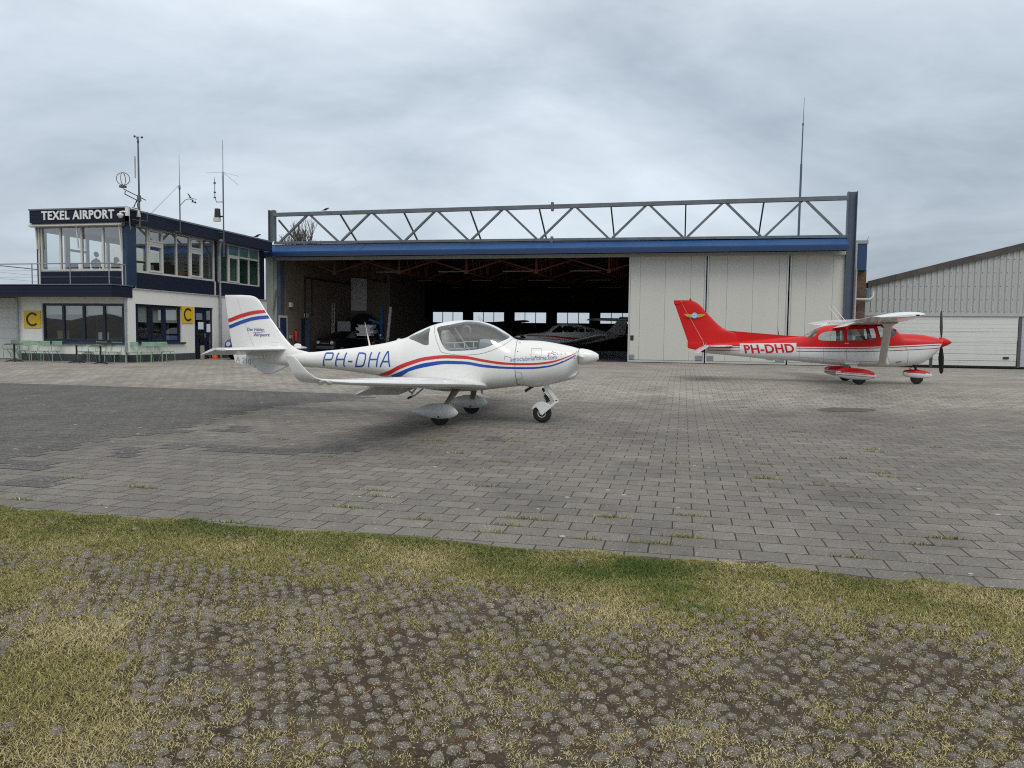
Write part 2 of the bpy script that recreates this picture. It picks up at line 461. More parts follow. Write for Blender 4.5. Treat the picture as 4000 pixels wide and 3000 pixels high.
        g3 = N('Math', _operation='MULTIPLY'); L(g2.outputs[0], g3.inputs[0]); L(ramp(N, L, ln.outputs[0], [(.35,.3),(.6,1.*lichen)]), g3.inputs[1])
        c = mix(N, L, g3.outputs[0], c, (.40,.40,.37))
    jb = N('TexNoise', Scale=6., Detail=4.); L(tc.outputs['Object'], jb.inputs['Vector']); jm = N('Math', _operation='MULTIPLY'); L(k.outputs['Fac'], jm.inputs[0]); L(ramp(N, L, jb.outputs[0], [(.3,.35),(.6,1.)]), jm.inputs[1])
    c = mix(N, L, jm.outputs[0], c, jc)
    L(c, b.inputs['Base Color']); b.inputs['Roughness'].default_value = .88; b.inputs['Specular IOR Level'].default_value = .25
    h = N('Math', _operation='MULTIPLY_ADD'); h.inputs[1].default_value = -1.; L(k.outputs['Fac'], h.inputs[0])
    hm = N('Math', _operation='MULTIPLY'); hm.inputs[1].default_value = .25; L(n2.outputs[0], hm.inputs[0]); L(hm.outputs[0], h.inputs[2])
    bp = N('Bump', Strength=.6, Distance=.012); L(h.outputs[0], bp.inputs['Height']); L(bp.outputs[0], b.inputs['Normal'])
    return m
BW, BH = .338, .262
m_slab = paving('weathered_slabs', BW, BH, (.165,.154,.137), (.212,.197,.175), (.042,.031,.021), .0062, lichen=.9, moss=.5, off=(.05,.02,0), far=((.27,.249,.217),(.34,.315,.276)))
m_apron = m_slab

m, t, b, N, L = nodes('field_grass'); m_field = m
tc = N('TexCoord'); n = N('TexNoise', Scale=.6, Detail=8., Roughness=.7); L(tc.outputs['Object'], n.inputs['Vector'])
L(ramp(N, L, n.outputs[0], [(.3,(.045,.065,.018)),(.7,(.11,.115,.045))]), b.inputs['Base Color']); b.inputs['Roughness'].default_value = .95
mb = MB(); ys = [-2500,-40,1,4,8,18.8,20,21,22,23.5,30,200,2500]; xs = [-2500,-60,60,2500]
mb.add([(x,y,gz(y)-.06) for y in ys for x in xs], [(j*4+i,j*4+i+1,(j+1)*4+i+1,(j+1)*4+i) for j in range(len(ys)-1) for i in range(3)])
kind(mb.build('ground', m_field, fix=False, loc=(0,0,0)), 'structure')

EDGE = [(-7.242,5.773),(-6.019,5.720),(-5.741,5.619),(-5.400,5.583),(-5.092,5.599),(-4.807,5.600),(-4.482,5.614),(-3.882,5.623),(-3.191,5.586),(-2.497,5.650),(-2.171,5.665),(-1.646,5.613),(-1.247,5.552),(-0.737,5.583),(-0.434,5.555),(0.098,5.591),(0.371,5.606),(0.620,5.672),(0.754,5.511),(1.114,5.530),(1.404,5.460),(1.703,5.473),(1.799,5.445),(2.182,5.446),(3.035,5.453)]
ex_, ey_ = [p[0] for p in EDGE], [p[1] for p in EDGE]
def edge_y(x): return np.interp(x, ex_, ey_)

mb = MB(); xs = np.linspace(-46, 34, 400)
for x in xs: mb.v += [(x, float(edge_y(x))+.03, 0), (x, 9, 0), (x, 18.9, 0)]
mb.f = [(i*3+k, i*3+3+k, i*3+4+k, i*3+1+k) for i in range(399) for k in range(2)]; mb.m = [0]*len(mb.f)
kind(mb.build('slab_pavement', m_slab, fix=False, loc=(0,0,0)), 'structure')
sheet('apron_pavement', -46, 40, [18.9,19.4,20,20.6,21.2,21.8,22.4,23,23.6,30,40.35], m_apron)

# asphalt laid over the slabs: whole slabs' worth, so its edge steps along the joints
m, t, b, N, L = nodes('old_asphalt'); m_asph = m
tc = N('TexCoord'); n1 = N('TexNoise', Scale=1.1, Detail=6., Roughness=.6); n2 = N('TexNoise', Scale=90., Detail=3., Roughness=.8); v = N('TexVoronoi', Scale=55.)
for q in (n1, n2, v): L(tc.outputs['Object'], q.inputs['Vector'])
c = ramp(N, L, n1.outputs[0], [(.3,(.088,.084,.082)),(.7,(.135,.128,.122))])
c = mix(N, L, 1., c, ramp(N, L, n2.outputs[0], [(.3,.55),(.7,1.45)]), 'MULTIPLY')
s_ = N('SeparateColor'); L(v.outputs['Color'], s_.inputs[0])
c = mix(N, L, ramp(N, L, s_.outputs[0], [(.9,0.),(.97,.6)]), c, (.34,.33,.31))
v2 = N('TexVoronoi', Scale=4.); L(tc.outputs['Object'], v2.inputs['Vector']); s2_ = N('SeparateColor'); L(v2.outputs['Color'], s2_.inputs[0])
gm = N('Math', _operation='MULTIPLY'); L(ramp(N, L, s2_.outputs[0], [(.7,0.),(.8,1.)]), gm.inputs[0]); L(ramp(N, L, v2.outputs['Distance'], [(.08,1.),(.16,0.)]), gm.inputs[1])
c = mix(N, L, gm.outputs[0], c, (.36,.35,.33))
L(c, b.inputs['Base Color']); b.inputs['Roughness'].default_value = .92; b.inputs['Specular IOR Level'].default_value = .2
bp = N('Bump', Strength=.5, Distance=.006); L(n2.outputs[0], bp.inputs['Height']); L(bp.outputs[0], b.inputs['Normal'])
APOLY = [(-27.049,17.837),(-19.911,19.058),(-13.790,18.994),(-8.331,18.857),(-7.635,17.903),(-7.875,16.797),(-8.429,15.614),(-8.668,14.530),(-8.475,13.199),(-8.132,11.884),(-7.927,10.901),(-8.131,10.085),(-8.345,9.352),(-8.162,8.480),(-8.010,7.777),(-8.709,6.671),(-9.423,5.724)]
def inpoly(x, y, P):
    c = False; n = len(P)
    for i in range(n):
        (x0,y0),(x1,y1) = P[i],P[i-1]
        if (y0 > y) != (y1 > y) and x < (x1-x0)*(y-y0)/(y1-y0)+x0: c = not c
    return c
DARK = [[(-7.592,8.964),(-7.173,9.093),(-6.626,8.396),(-7.015,8.279)], [(-8.125,7.742),(-7.519,7.924),(-7.038,7.414),(-7.608,7.246)], [(-7.128,6.785),(-6.438,6.985),(-6.123,6.641),(-6.781,6.452)], [(-6.392,9.510),(-5.823,9.686),(-4.767,9.834),(-4.427,10.197),(-4.234,9.752),(-4.564,9.416),(-5.643,9.133),(-6.081,9.046)], [(-7.363,9.659),(-6.420,9.737),(-6.195,9.394),(-7.040,9.234)],
        [(-2.980,11.630),(-2.642,11.738),(-2.539,11.285),(-2.865,11.183)], [(-7.571,11.636),(-7.185,11.958),(-6.676,11.033),(-7.205,10.862)], [(-4.919,10.150),(-4.468,10.291),(-4.215,9.710),(-4.643,9.579)]]
mb = MB(); rnd = random.Random(4)
rows = range(int(6/BH), int(18.9/BH)+1)
for r in rows:
    yc = (r+.5)*BH-.02; sh = (BW*.5 if r % 2 else 0)
    for k in range(int(-40/BW), int(4/BW)):
        xc = (k+.5)*BW+sh-.05
        jx, jy = rnd.uniform(-.12,.12), rnd.uniform(-.08,.08)
        if inpoly(xc+jx, yc+jy, APOLY) or any(inpoly(xc, yc, D) for D in DARK):
            y1 = min(yc+BH/2+.004, 18.88)
            mb.quad((xc-BW/2-.004, yc-BH/2-.004, .004), (xc+BW/2+.004, yc-BH/2-.004, .004), (xc+BW/2+.004, y1, .004), (xc-BW/2-.004, y1, .004))
kind(mb.build('asphalt', m_asph, fix=False, weld=False, loc=(0,0,0)), 'structure')

# sunken drain with worn pavers round it
m_grit = M('drain_grit', (.10,.085,.065), .95, var=.5, scale=6, bump=.6)
mb = MB(); P = smoothpoly([(3.024,18.438),(3.369,19.010),(3.742,19.209),(4.105,19.076),(4.341,18.904),(4.134,18.461),(3.693,18.127),(3.252,18.031)], 4)
mb.add([(x,y,.006) for x,y in P], [tuple(range(len(P)))])
kind(mb.build('gravel', m_grit, fix=False, loc=(0,0,0)), 'stuff')

# ------------------------------------------------------------------ grass paving in front
def vnoise(x, y, s, seed=0):
    """smooth value noise on numpy arrays"""
    x = np.asarray(x)*s+seed*17.3; y = np.asarray(y)*s+seed*9.1
    xi = np.floor(x).astype(np.int64); yi = np.floor(y).astype(np.int64); fx = x-xi; fy = y-yi
    def hsh(a, b): 
        n = (a*374761393+b*668265263+seed*974711) & 0x7fffffff
        n = ((n ^ (n >> 13))*1274126177) & 0x7fffffff
        return ((n ^ (n >> 16)) & 0xffff)/65535.
    ux = fx*fx*(3-2*fx); uy = fy*fy*(3-2*fy)
    return (hsh(xi,yi)*(1-ux)+hsh(xi+1,yi)*ux)*(1-uy)+(hsh(xi,yi+1)*(1-ux)+hsh(xi+1,yi+1)*ux)*uy
def fbm(x, y, s, seed=0, o=4):
    v = 0; a = .5; tot = 0
    for i in range(o): v = v+a*vnoise(x, y, s*2**i, seed+i); tot += a; a *= .5
    return v/tot
def raw_mesh(name, V, F, mats, mi=None, smooth=False, attr=None):
    me = bpy.data.meshes.new(name); V = np.asarray(V, dtype=np.float32); F = np.asarray(F, dtype=np.int32)
    k = F.shape[1]
    me.vertices.add(len(V)); me.vertices.foreach_set('co', V.ravel())
    me.loops.add(F.size); me.loops.foreach_set('vertex_index', F.ravel())
    me.polygons.add(len(F)); me.polygons.foreach_set('loop_start', np.arange(0, F.size, k, dtype=np.int32))
    if smooth: me.polygons.foreach_set('use_smooth', np.ones(len(F), dtype=bool))
    if attr is not None:
        a = me.attributes.new('tone', 'FLOAT', 'POINT'); a.data.foreach_set('value', np.asarray(attr, dtype=np.float32))
    for q in mats: me.materials.append(q)
    me.update(calc_edges=True); me.validate()
    o = bpy.data.objects.new(name, me); COL.objects.link(o); return o
rng = np.random.default_rng(5)
X0, X1, Y0 = -11.5, 7.2, 1.2
# soil
m, t, b, N, L = nodes('soil'); m_soil = m
tc = N('TexCoord'); n1 = N('TexNoise', Scale=3., Detail=8., Roughness=.7); n2 = N('TexNoise', Scale=70., Detail=5., Roughness=.8); v = N('TexVoronoi', Scale=75.)
for q in (n1, n2, v): L(tc.outputs['Object'], q.inputs['Vector'])
c = ramp(N, L, n1.outputs[0], [(.32,(.050,.037,.026)),(.55,(.090,.071,.051)),(.75,(.165,.138,.105))])
rn_ = N('TexNoise', Scale=4.5, Detail=5., Roughness=.7); L(tc.outputs['Object'], rn_.inputs['Vector']); c = mix(N, L, ramp(N, L, rn_.outputs[0], [(.58,0.),(.68,.75)]), c, (.11,.045,.016))
c = mix(N, L, 1., c, ramp(N, L, n2.outputs[0], [(.3,.5),(.7,1.5)]), 'MULTIPLY')
s_ = N('SeparateColor'); L(v.outputs['Color'], s_.inputs[0])
gm = N('Math', _operation='MULTIPLY'); L(ramp(N, L, s_.outputs[0], [(.86,0.),(.9,1.)]), gm.inputs[0]); L(ramp(N, L, v.outputs['Distance'], [(.3,1.),(.45,0.)]), gm.inputs[1])
c = mix(N, L, gm.outputs[0], c, (.42,.39,.35))
L(c, b.inputs['Base Color']); b.inputs['Roughness'].default_value = .95; b.inputs['Specular IOR Level'].default_value = .2
bp = N('Bump', Strength=.8, Distance=.015); L(n2.outputs[0], bp.inputs['Height']); L(bp.outputs[0], b.inputs['Normal'])
nx, ny = 420, 120
gx, gy = np.meshgrid(np.linspace(X0-4, X1+4, nx), np.linspace(0, 1, ny)); gy = Y0+(edge_y(gx)+.05-Y0)*gy
def soil_z(x, y): return -.030+.022*fbm(x, y, 2.5, 3)+.024*np.clip((y-edge_y(x)+.45)/.4, 0, 1)
Vs = np.stack([gx, gy, soil_z(gx, gy)], -1).reshape(-1, 3)
ii = (np.arange(ny-1)[:,None]*nx+np.arange(nx-1)[None,:]).ravel()
o = raw_mesh('soil', Vs, np.stack([ii, ii+1, ii+nx+1, ii+nx], -1), [m_soil], smooth=True); kind(o, 'structure')

# concrete studs of the grass pavers
def green(x, y):
    """share of grass cover: full in a band along the slabs and a few patches, thin and broken elsewhere"""
    d = edge_y(x)-y                                   # distance from the slabs
    band = np.clip(1.55-d/.85+(1.5*(fbm(x, y, .9, 21)-.5)), 0, 1.1)
    patch = np.clip((fbm(x, y, .8, 8, 3)-.56)*5, 0, .8)+np.clip((-x-2.6)/2., 0, 1)*np.clip((3.9-y)/1.2, 0, 1)*.5
    bare = np.clip((fbm(x, y, 2.3, 51, 3)-.47)*7, 0, 1)
    return np.clip(np.maximum(band, patch)+.58-.46*bare*(1-np.clip(band+patch, 0, 1)), .05, 1.3)
st = []
sx, sy = .104, .084
for j in range(int((6.2-Y0)/sy)):
    for i in range(int((X1-X0)/sx)+1):
        x = X0+i*sx+(sx*.5 if j % 2 else 0); y = Y0+j*sy+.022*math.sin(i*.7+j)
        st.append((x+rng.normal(0,.008), y+rng.normal(0,.008)))
st = np.array(st); d = edge_y(st[:,0])-st[:,1]
gcov = green(st[:,0], st[:,1])
keep = (d > .12) & (rng.random(len(st)) < np.clip(1.45-1.12*gcov, .02, .95)) & (np.hypot(st[:,0], st[:,1]) > 1.3) & (np.abs(st[:,0]+.2*st[:,1]) < st[:,1]*.80+1.9)
st = st[keep]
nr, na = 5, 14
an = np.arange(na)*2*np.pi/na
VV = []; FF = []; base = 0
ringr = np.array([1.12, 1.0, .82, .5, .0]); ringz = np.array([-.6, .25, .72, .96, 1.02])
for (x, y) in st:
    r = .029*rng.uniform(.7, 1.2); h = .0105*rng.uniform(.6, 1.3); ph = rng.uniform(0, 6.28); el = rng.uniform(.85, 1.15)
    wob = 1+.10*np.sin(2*an+ph)+.07*np.sin(3*an+ph*2)+rng.normal(0,.085,na)
    z0 = float(soil_z(x, y))+.004
    rr = ringr[:,None]*wob[None,:]*r; zz = z0+h*ringz[:,None]+rng.normal(0,1,(nr,na))*np.array([.001,.0022,.0022,.0012,.0])[:,None]
    P = np.stack([x+rr*np.cos(an)*el, y+rr*np.sin(an)/el, zz], -1).reshape(-1, 3)
    VV.append(P)
    for a in range(nr-1):
        for k in range(na): FF.append((base+a*na+k, base+a*na+(k+1)%na, base+(a+1)*na+(k+1)%na, base+(a+1)*na+k))
    base += nr*na
m, t, b, N, L = nodes('exposed_aggregate'); m_stud = m
tc = N('TexCoord'); v = N('TexVoronoi', Scale=150.); n2 = N('TexNoise', Scale=30., Detail=5., Roughness=.7); n1 = N('TexNoise', Scale=4., Detail=3.)
for q in (v, n2, n1): L(tc.outputs['Object'], q.inputs['Vector'])
s_ = N('SeparateColor'); L(v.outputs['Color'], s_.inputs[0])
peb = ramp(N, L, s_.outputs[0], [(.0,(.245,.215,.170)),(.5,(.335,.298,.242)),(.8,(.40,.36,.30)),(1.,(.60,.55,.47))])
gap = ramp(N, L, v.outputs['Distance'], [(.30,0.),(.55,1.)])
nb_ = N('TexNoise', Scale=85., Detail=2., Roughness=.6); L(tc.outputs['Object'], nb_.inputs['Vector']); peb = mix(N, L, 1., peb, ramp(N, L, nb_.outputs[0], [(.32,.5),(.68,1.55)]), 'MULTIPLY')
c = mix(N, L, gap, peb, (.15,.132,.107))
c = mix(N, L, 1., c, ramp(N, L, n1.outputs[0], [(.3,.8),(.7,1.15)]), 'MULTIPLY')
L(c, b.inputs['Base Color']); b.inputs['Roughness'].default_value = .9; b.inputs['Specular IOR Level'].default_value = .25
bp = N('Bump', Strength=1., Distance=.006); bp.invert = True; L(v.outputs['Distance'], bp.inputs['Height']); L(bp.outputs[0], b.inputs['Normal'])
o = raw_mesh('paver_studs', np.concatenate(VV), FF, [m_stud], smooth=True); kind(o, 'stuff')

# grass blades
m, t, b, N, L = nodes('grass_blades'); m_blade = m
at = N('Attribute', _attribute_name='tone'); L(ramp(N, L, at.outputs['Fac'], [(.0,(.065,.120,.022)),(.28,(.125,.165,.036)),(.5,(.28,.26,.08)),(.75,(.50,.42,.20)),(1.,(.68,.60,.38))]), b.inputs['Base Color'])
b.inputs['Roughness'].default_value = .7; b.inputs['Specular IOR Level'].default_value = .25
def blades(px, py, pz, h, tone, wid, lean=.95):
    n = len(px); a = rng.uniform(0, 2*np.pi, n); la = rng.uniform(0, 2*np.pi, n); ln = h*rng.uniform(.25, 1.3, n)*lean*2
    wx, wy = np.cos(a)*wid/2, np.sin(a)*wid/2; dx, dy = np.cos(la)*ln, np.sin(la)*ln
    P = np.empty((n, 5, 3))
    P[:,0] = np.stack([px-wx, py-wy, pz], -1); P[:,1] = np.stack([px+wx, py+wy, pz], -1)
    mx_, my_, mz_ = px+dx*.35, py+dy*.35, pz+h*.65
    P[:,2] = np.stack([mx_+wx*.8, my_+wy*.8, mz_], -1); P[:,3] = np.stack([mx_-wx*.8, my_-wy*.8, mz_], -1)
    P[:,4] = np.stack([px+dx, py+dy, pz+h], -1)
    i = np.arange(n)*5
    F = np.concatenate([np.stack([i,i+1,i+2], -1), np.stack([i,i+2,i+3], -1), np.stack([i+3,i+2,i+4], -1)])
    return P.reshape(-1,3), F, np.repeat(tone, 5)
NB = 1700000
yy = Y0+(5.85-Y0)*rng.random(NB)**1.0; xx = rng.uniform(X0, X1, NB)
ok = (yy < edge_y(xx)+.03*np.sin(xx*9)+.30*(fbm(xx, yy*0, 2.2, 44)-.5)+.08*(fbm(xx, yy, 9, 45)-.5)+.03) & (np.abs(xx+.2*yy) < yy*.80+1.9)
xx, yy = xx[ok], yy[ok]; gc = green(xx, yy)
clump = fbm(xx, yy, 11, 31, 3)
ok = rng.random(len(xx)) < np.clip(gc*1.15+.16+2.4*(clump-.5), .06, 1)
# fewer blades on top of the studs
from mathutils import kdtree
kd = kdtree.KDTree(len(st))
for i, p in enumerate(st): kd.insert((p[0], p[1], 0), i)
kd.balance()
xx, yy, gc = xx[ok], yy[ok], gc[ok]
dist = np.array([kd.find((a, b_, 0))[2] for a, b_ in zip(xx, yy)])
ok = (dist > .027+.007*rng.random(len(xx))) | (rng.random(len(xx)) < .16+.40*(gc > .85)+.45*(fbm(xx, yy, 11, 31, 3) > .53))
xx, yy, gc = xx[ok], yy[ok], gc[ok]
h = .007+.0105*gc*rng.uniform(.4, 1.2, len(xx))
GP = [(-0.593,5.193),(-0.251,5.312),(-0.005,4.960),(0.059,4.686)]
lush = np.zeros(len(xx))
for cx, cy in GP: lush = np.maximum(lush, np.exp(-(((xx-cx)/.30)**2+((yy-cy)/.17)**2)))
d = edge_y(xx)-yy
dry = .60+.5*(fbm(xx, yy, 1.3, 12, 3)-.5)+rng.normal(0,.16,len(xx))-.30*np.clip(1.2-d/.8,0,1)*np.clip((fbm(xx,yy,1.6,77,3)-.36)*4,0,1)+.06*np.clip(d-1.2,0,1)-.30*lush-.10*np.clip((-xx-2)/3,0,1)
h = h*(1+.6*lush)
tone = np.clip(dry, 0, 1)
P, F, T = blades(xx, yy, np.maximum(soil_z(xx, yy)-.003, np.where(yy > edge_y(xx)+.02, 0., -1.)), h, tone, rng.uniform(.0014,.0030,len(xx))*(1+.12*yy))
# tufts that grow in the slab joints
TUF = [(-2.938,7.174),(-3.061,7.378),(-1.379,6.494),(-1.220,6.499),(-0.611,6.884),(-0.563,6.867),(-2.023,7.914),(-5.426,6.868),(-5.325,6.855),(-6.518,7.181),(-0.215,6.129),(-0.174,6.109),(0.034,6.236),(0.104,6.239),(0.943,9.237),(0.996,9.203),(1.900,13.906),(2.015,13.834),(2.341,9.813),(2.418,9.784),(2.736,11.810),(2.693,11.924),(2.127,6.866),(2.160,6.850),(1.028,10.114),(-3.738,10.880),(-3.611,10.862),(-3.966,12.479),(-2.445,11.256),(-2.179,9.360),(-2.988,6.598),(-2.922,6.583),(-2.924,10.009),(0.089,6.996),(4.133,15.287),(3.747,12.511),(1.495,8.849),(2.155,10.930),(-0.081,9.844),(-1.403,6.393),(-5.840,10.422),(-4.520,9.031),(0.957,13.146),(1.374,18.362),(5.909,19.146),(7.032,19.356),(1.242,5.894),(1.858,6.593),(-0.708,5.980),(-1.490,5.930),(-2.182,6.226),(-3.699,5.857),(-6.082,5.947)]
tx = []; ty = []
for x, y in TUF:
    k = 55; tx.append(x+rng.normal(0,.09,k)); ty.append(np.round((y+.02)/BH)*BH-.02+rng.normal(0,.012,k))
tx = np.concatenate(tx); ty = np.concatenate(ty)
# and a sparse growth along the joints everywhere near the camera
k = 4500; jx = rng.uniform(-9, 6, k); jr = rng.integers(int(5.6/BH), int(16/BH), k); jy = jr*BH-.02+rng.normal(0,.006,k)
okj = fbm(jx, jy, 1.6, 91) > .60; jx, jy = jx[okj], jy[okj]
tx = np.concatenate([tx, jx]); ty = np.concatenate([ty, jy])
okj = ty < 18.8; tx, ty = tx[okj], ty[okj]
P2, F2, T2 = blades(tx, ty, np.full(len(tx), .0), .010+.028*rng.random(len(tx))*(1-.6*(np.arange(len(tx)) > 55*len(TUF))), np.clip(.42+rng.normal(0,.2,len(tx)),0,1), np.full(len(tx),.006), .6)
o = raw_mesh('grass', P, F, [m_blade], attr=T); kind(o, 'stuff')
o = raw_mesh('weeds', P2, F2, [m_blade], attr=T2); kind(o, 'stuff')

# low dunes behind the photographer, seen only in the panes
mb = MB(); n = 60
vs = []
for i in range(n):
    x = -130+260*i/(n-1); hh = 2.6+1.8*math.sin(i*.5)+1.1*math.sin(i*1.3+1)
    vs += [(x,-62,-.1),(x,-72,hh),(x,-90,-.1)]
mb.add(vs, [(i*3+k, i*3+k+1, i*3+k+4, i*3+k+3) for i in range(n-1) for k in range(2)])
kind(mb.build('hills', M('dune_scrub', (.055,.056,.05), .95, var=.5, scale=.3), smooth=60), 'structure')

# ------------------------------------------------------------------ airport building
def cladding(name, col, pitch=.175):
    """horizontal boards: a dark open joint every pitch metres"""
    if name in MATS: return MATS[name]
    m, t, b, N, L = nodes(name)
    tc = N('TexCoord'); sp = N('SeparateXYZ'); L(tc.outputs['Object'], sp.inputs[0])
    d = N('Math', _operation='DIVIDE'); d.inputs[1].default_value = pitch; L(sp.outputs[2], d.inputs[0])
    f = N('Math', _operation='FRACT'); L(d.outputs[0], f.inputs[0])
    j = ramp(N, L, f.outputs[0], [(0.,0.),(.02,0.),(.07,1.),(.95,1.),(1.,.2)])
    n = N('TexNoise', Scale=1.5, Detail=5.); L(tc.outputs['Object'], n.inputs['Vector'])
    c = mix(N, L, n.outputs[0], [x*.8 for x in col], [x*1.25 for x in col])
    c = mix(N, L, j, [x*.25 for x in col], c)
    L(c, b.inputs['Base Color']); b.inputs['Roughness'].default_value = .6; b.inputs['Specular IOR Level'].default_value = .25
    bp = N('Bump', Strength=.7, Distance=.02); L(j, bp.inputs['Height']); L(bp.outputs[0], b.inputs['Normal'])
    MATS[name] = m; return m
m_navy = cladding('navy_boards', (.0075,.013,.031))
m_navyp = M('navy_paint', (.018,.037,.085), .4, var=.15)
m_navyd = M('navy_frame', (.010,.016,.036), .35)
m_white = M('white_render', (.76,.75,.71), .85, var=.05, scale=1.2, bump=.15, dirt=.12, streak=True)
m_frame = M('white_frame', (.60,.59,.55), .4, var=.05, dirt=.1)
m_plinth = M('plinth_grey', (.055,.058,.068), .8, var=.2, dirt=.5, bump=.2)
m_zinc = M('zinc', (.33,.35,.38), .5, .5, var=.15, dirt=.35)
m_trim = M('grey_trim', (.16,.18,.23), .45, .3)
m_glass = glass('pane', (.70,.78,.76), 3.4)
m_glassd = glass('tinted_pane', (.42,.62,.58), 1.6)
m_blind = M('blind_fabric', (.62,.61,.58), .9, var=.03)
m_ceil = M('ceiling_white', (.58,.56,.60), .8)
m_int = M('interior_wall', (.55,.53,.52), .85)
m_floor = M('office_floor', (.12,.11,.10), .8)
m_dark = M('dark_stuff', (.02,.02,.022), .6)
m_rubber = M('black_rubber', (.018,.018,.018), .75)

XR = -22.75; YF = 27.9
tower = thing('airport_building', 'two storey white and navy airport office with a glazed lookout and roof sign', 'building', (-26,30.5,G))
YB = 38.9
# lower walls
GX0, GX1 = -26.88, -22.74                       # big ground window, front
RY0, RY1 = 28.36, 31.46                         # ground window, side
DY0, DY1 = 32.38, 33.86                         # door
wl = MB()
XW = -22.62
wl.box(-28.15, YF, G, GX0, YF+.25, 2.99); wl.box(GX0, YF, G, GX1, YF+.25, 1.08); wl.box(GX0, YF, 2.71, GX1, YF+.25, 2.99)
wl.box(GX1, YF, G, XW, YF+.25, 2.99)
yq = YF+.25
wl.box(XW-.25, yq, G, XW, RY0, 3.33); wl.box(XW-.25, RY0, G, XW, RY1, 1.07); wl.box(XW-.25, RY0, 2.72, XW, RY1, 3.33)
wl.box(XW-.25, RY1, G, XW, DY0, 3.33); wl.box(XW-.25, DY0, 2.73, XW, DY1, 3.33); wl.box(XW-.25, DY1, G, XW, YB, 3.33)
wl.box(-33, YF+1.2, G, -28.1, YF+1.4, 2.99); wl.box(-28.15, yq, G, -27.95, YF+1.2, 2.99)
wl.box(-33, YB-.3, G, XW-.25, YB, 6.5); wl.box(-33.2, YF+1.2, G, -33, YB, 3.3)
wl.build('wall', m_white, tower, bevel=.008)
pl = MB(); pl.box(-28.0, YF-.03, G-.03, XW+.03, YF, .56); pl.box(XW, YF, G-.03, XW+.03, DY0-.02, .56); pl.box(XW, DY1+.02, G-.03, XW+.03, YB-.1, .56)
pl.build('plinth', m_plinth, tower)
led = MB(); led.box(XW-.2, YF+.3, 3.33, XW+.05, YB-.05, 3.37); led.build('ledge', M('old_ledge', (.42,.41,.38), .8, var=.35, scale=5, dirt=.6), tower)
fl = MB(); fl.box(-33, YF+.25, 3.0, XW-.26, YB-.3, 3.3); fl.box(-28, YF+.25, G-.05, XW-.26, YB-.3, G+.02); fl.build('floor', m_floor, tower)
# upper storey: cladding below the panes, corner posts, fascia
up = MB()
up.box(-26.88, YF, 3.45, -22.72, YF+.14, 4.06)
up.box(XR-.14, YF+.14, 3.37, XR, YB-.05, 4.05); up.box(XR-.14, 34.30, 4.05, XR, 34.42, 6.1)
up.box(XR-.14, 38.36, 4.05, XR, YB-.05, 6.1)
up.build('cladding', m_navy, tower)
po = MB()
po.box(-22.80, YF-.02, 3.44, -22.60, YF+.56, 6.1); po.build('corner_post', m_navyp, tower, bevel=.01)
po = MB(); po.box(-27.04, YF-.02, 3.44, -26.90, YF+.4, 6.0); po.build('corner_post', m_navyp, tower, bevel=.01)
fa = MB()
fa.box(-27.08, YF-.30, 6.06, -22.34, YF-.20, 6.58); fa.box(-22.44, YF-.30, 6.03, -22.34, YB+.1, 6.52); fa.box(-27.08, YF-.2, 6.06, -26.98, YB, 6.5)
fa.build('fascia', m_navy, tower)
rf = MB(); rf.box(-27.11, YF-.33, 6.585, -22.31, YF-.12, 6.645); rf.box(-22.50, YF-.12, 6.53, -22.31, YB+.12, 6.60)
rf.box(-27.06, YF-.12, 6.40, -22.50, YB, 6.56)
rf.box(-27.06, YF-.20, 6.03, -22.44, YB-.1, 6.06)
rf.build('roof', m_trim, tower)
ce = MB(); ce.box(-27.0, YF+.16, 5.99, -22.92, YB-.35, 6.02); ce.build('ceiling', m_ceil, tower)
# upper room: far glazing on the left and the back so that sky shows through
iw = MB()
iw.box(-27.0, YF+.2, 3.3, -26.92, 36.2, 4.1)
for a, b_ in ((28.0,28.3),(29.35,29.6),(30.6,30.75),(31.9,32.05),(33.2,33.4),(34.5,34.7),(35.8,36.4)): iw.box(-27.0, a, 4.1, -26.92, b_, 5.75)
iw.box(-27.0, YF+.2, 5.75, -26.92, 36.4, 6.0)
iw.box(-26.9, 36.3, 3.3, -22.95, 36.4, 6.0)
iw.box(-24.9, 38.9, 3.3, -22.95, 39.0, 6.0); iw.box(-25.0, 36.4, 3.3, -24.9, 39.0, 6.0)
iw.box(-27.0, 29.62, 5.1, -26.92, 30.58, 5.2); iw.box(-27.0, 33.42, 5.0, -26.92, 34.48, 5.1)
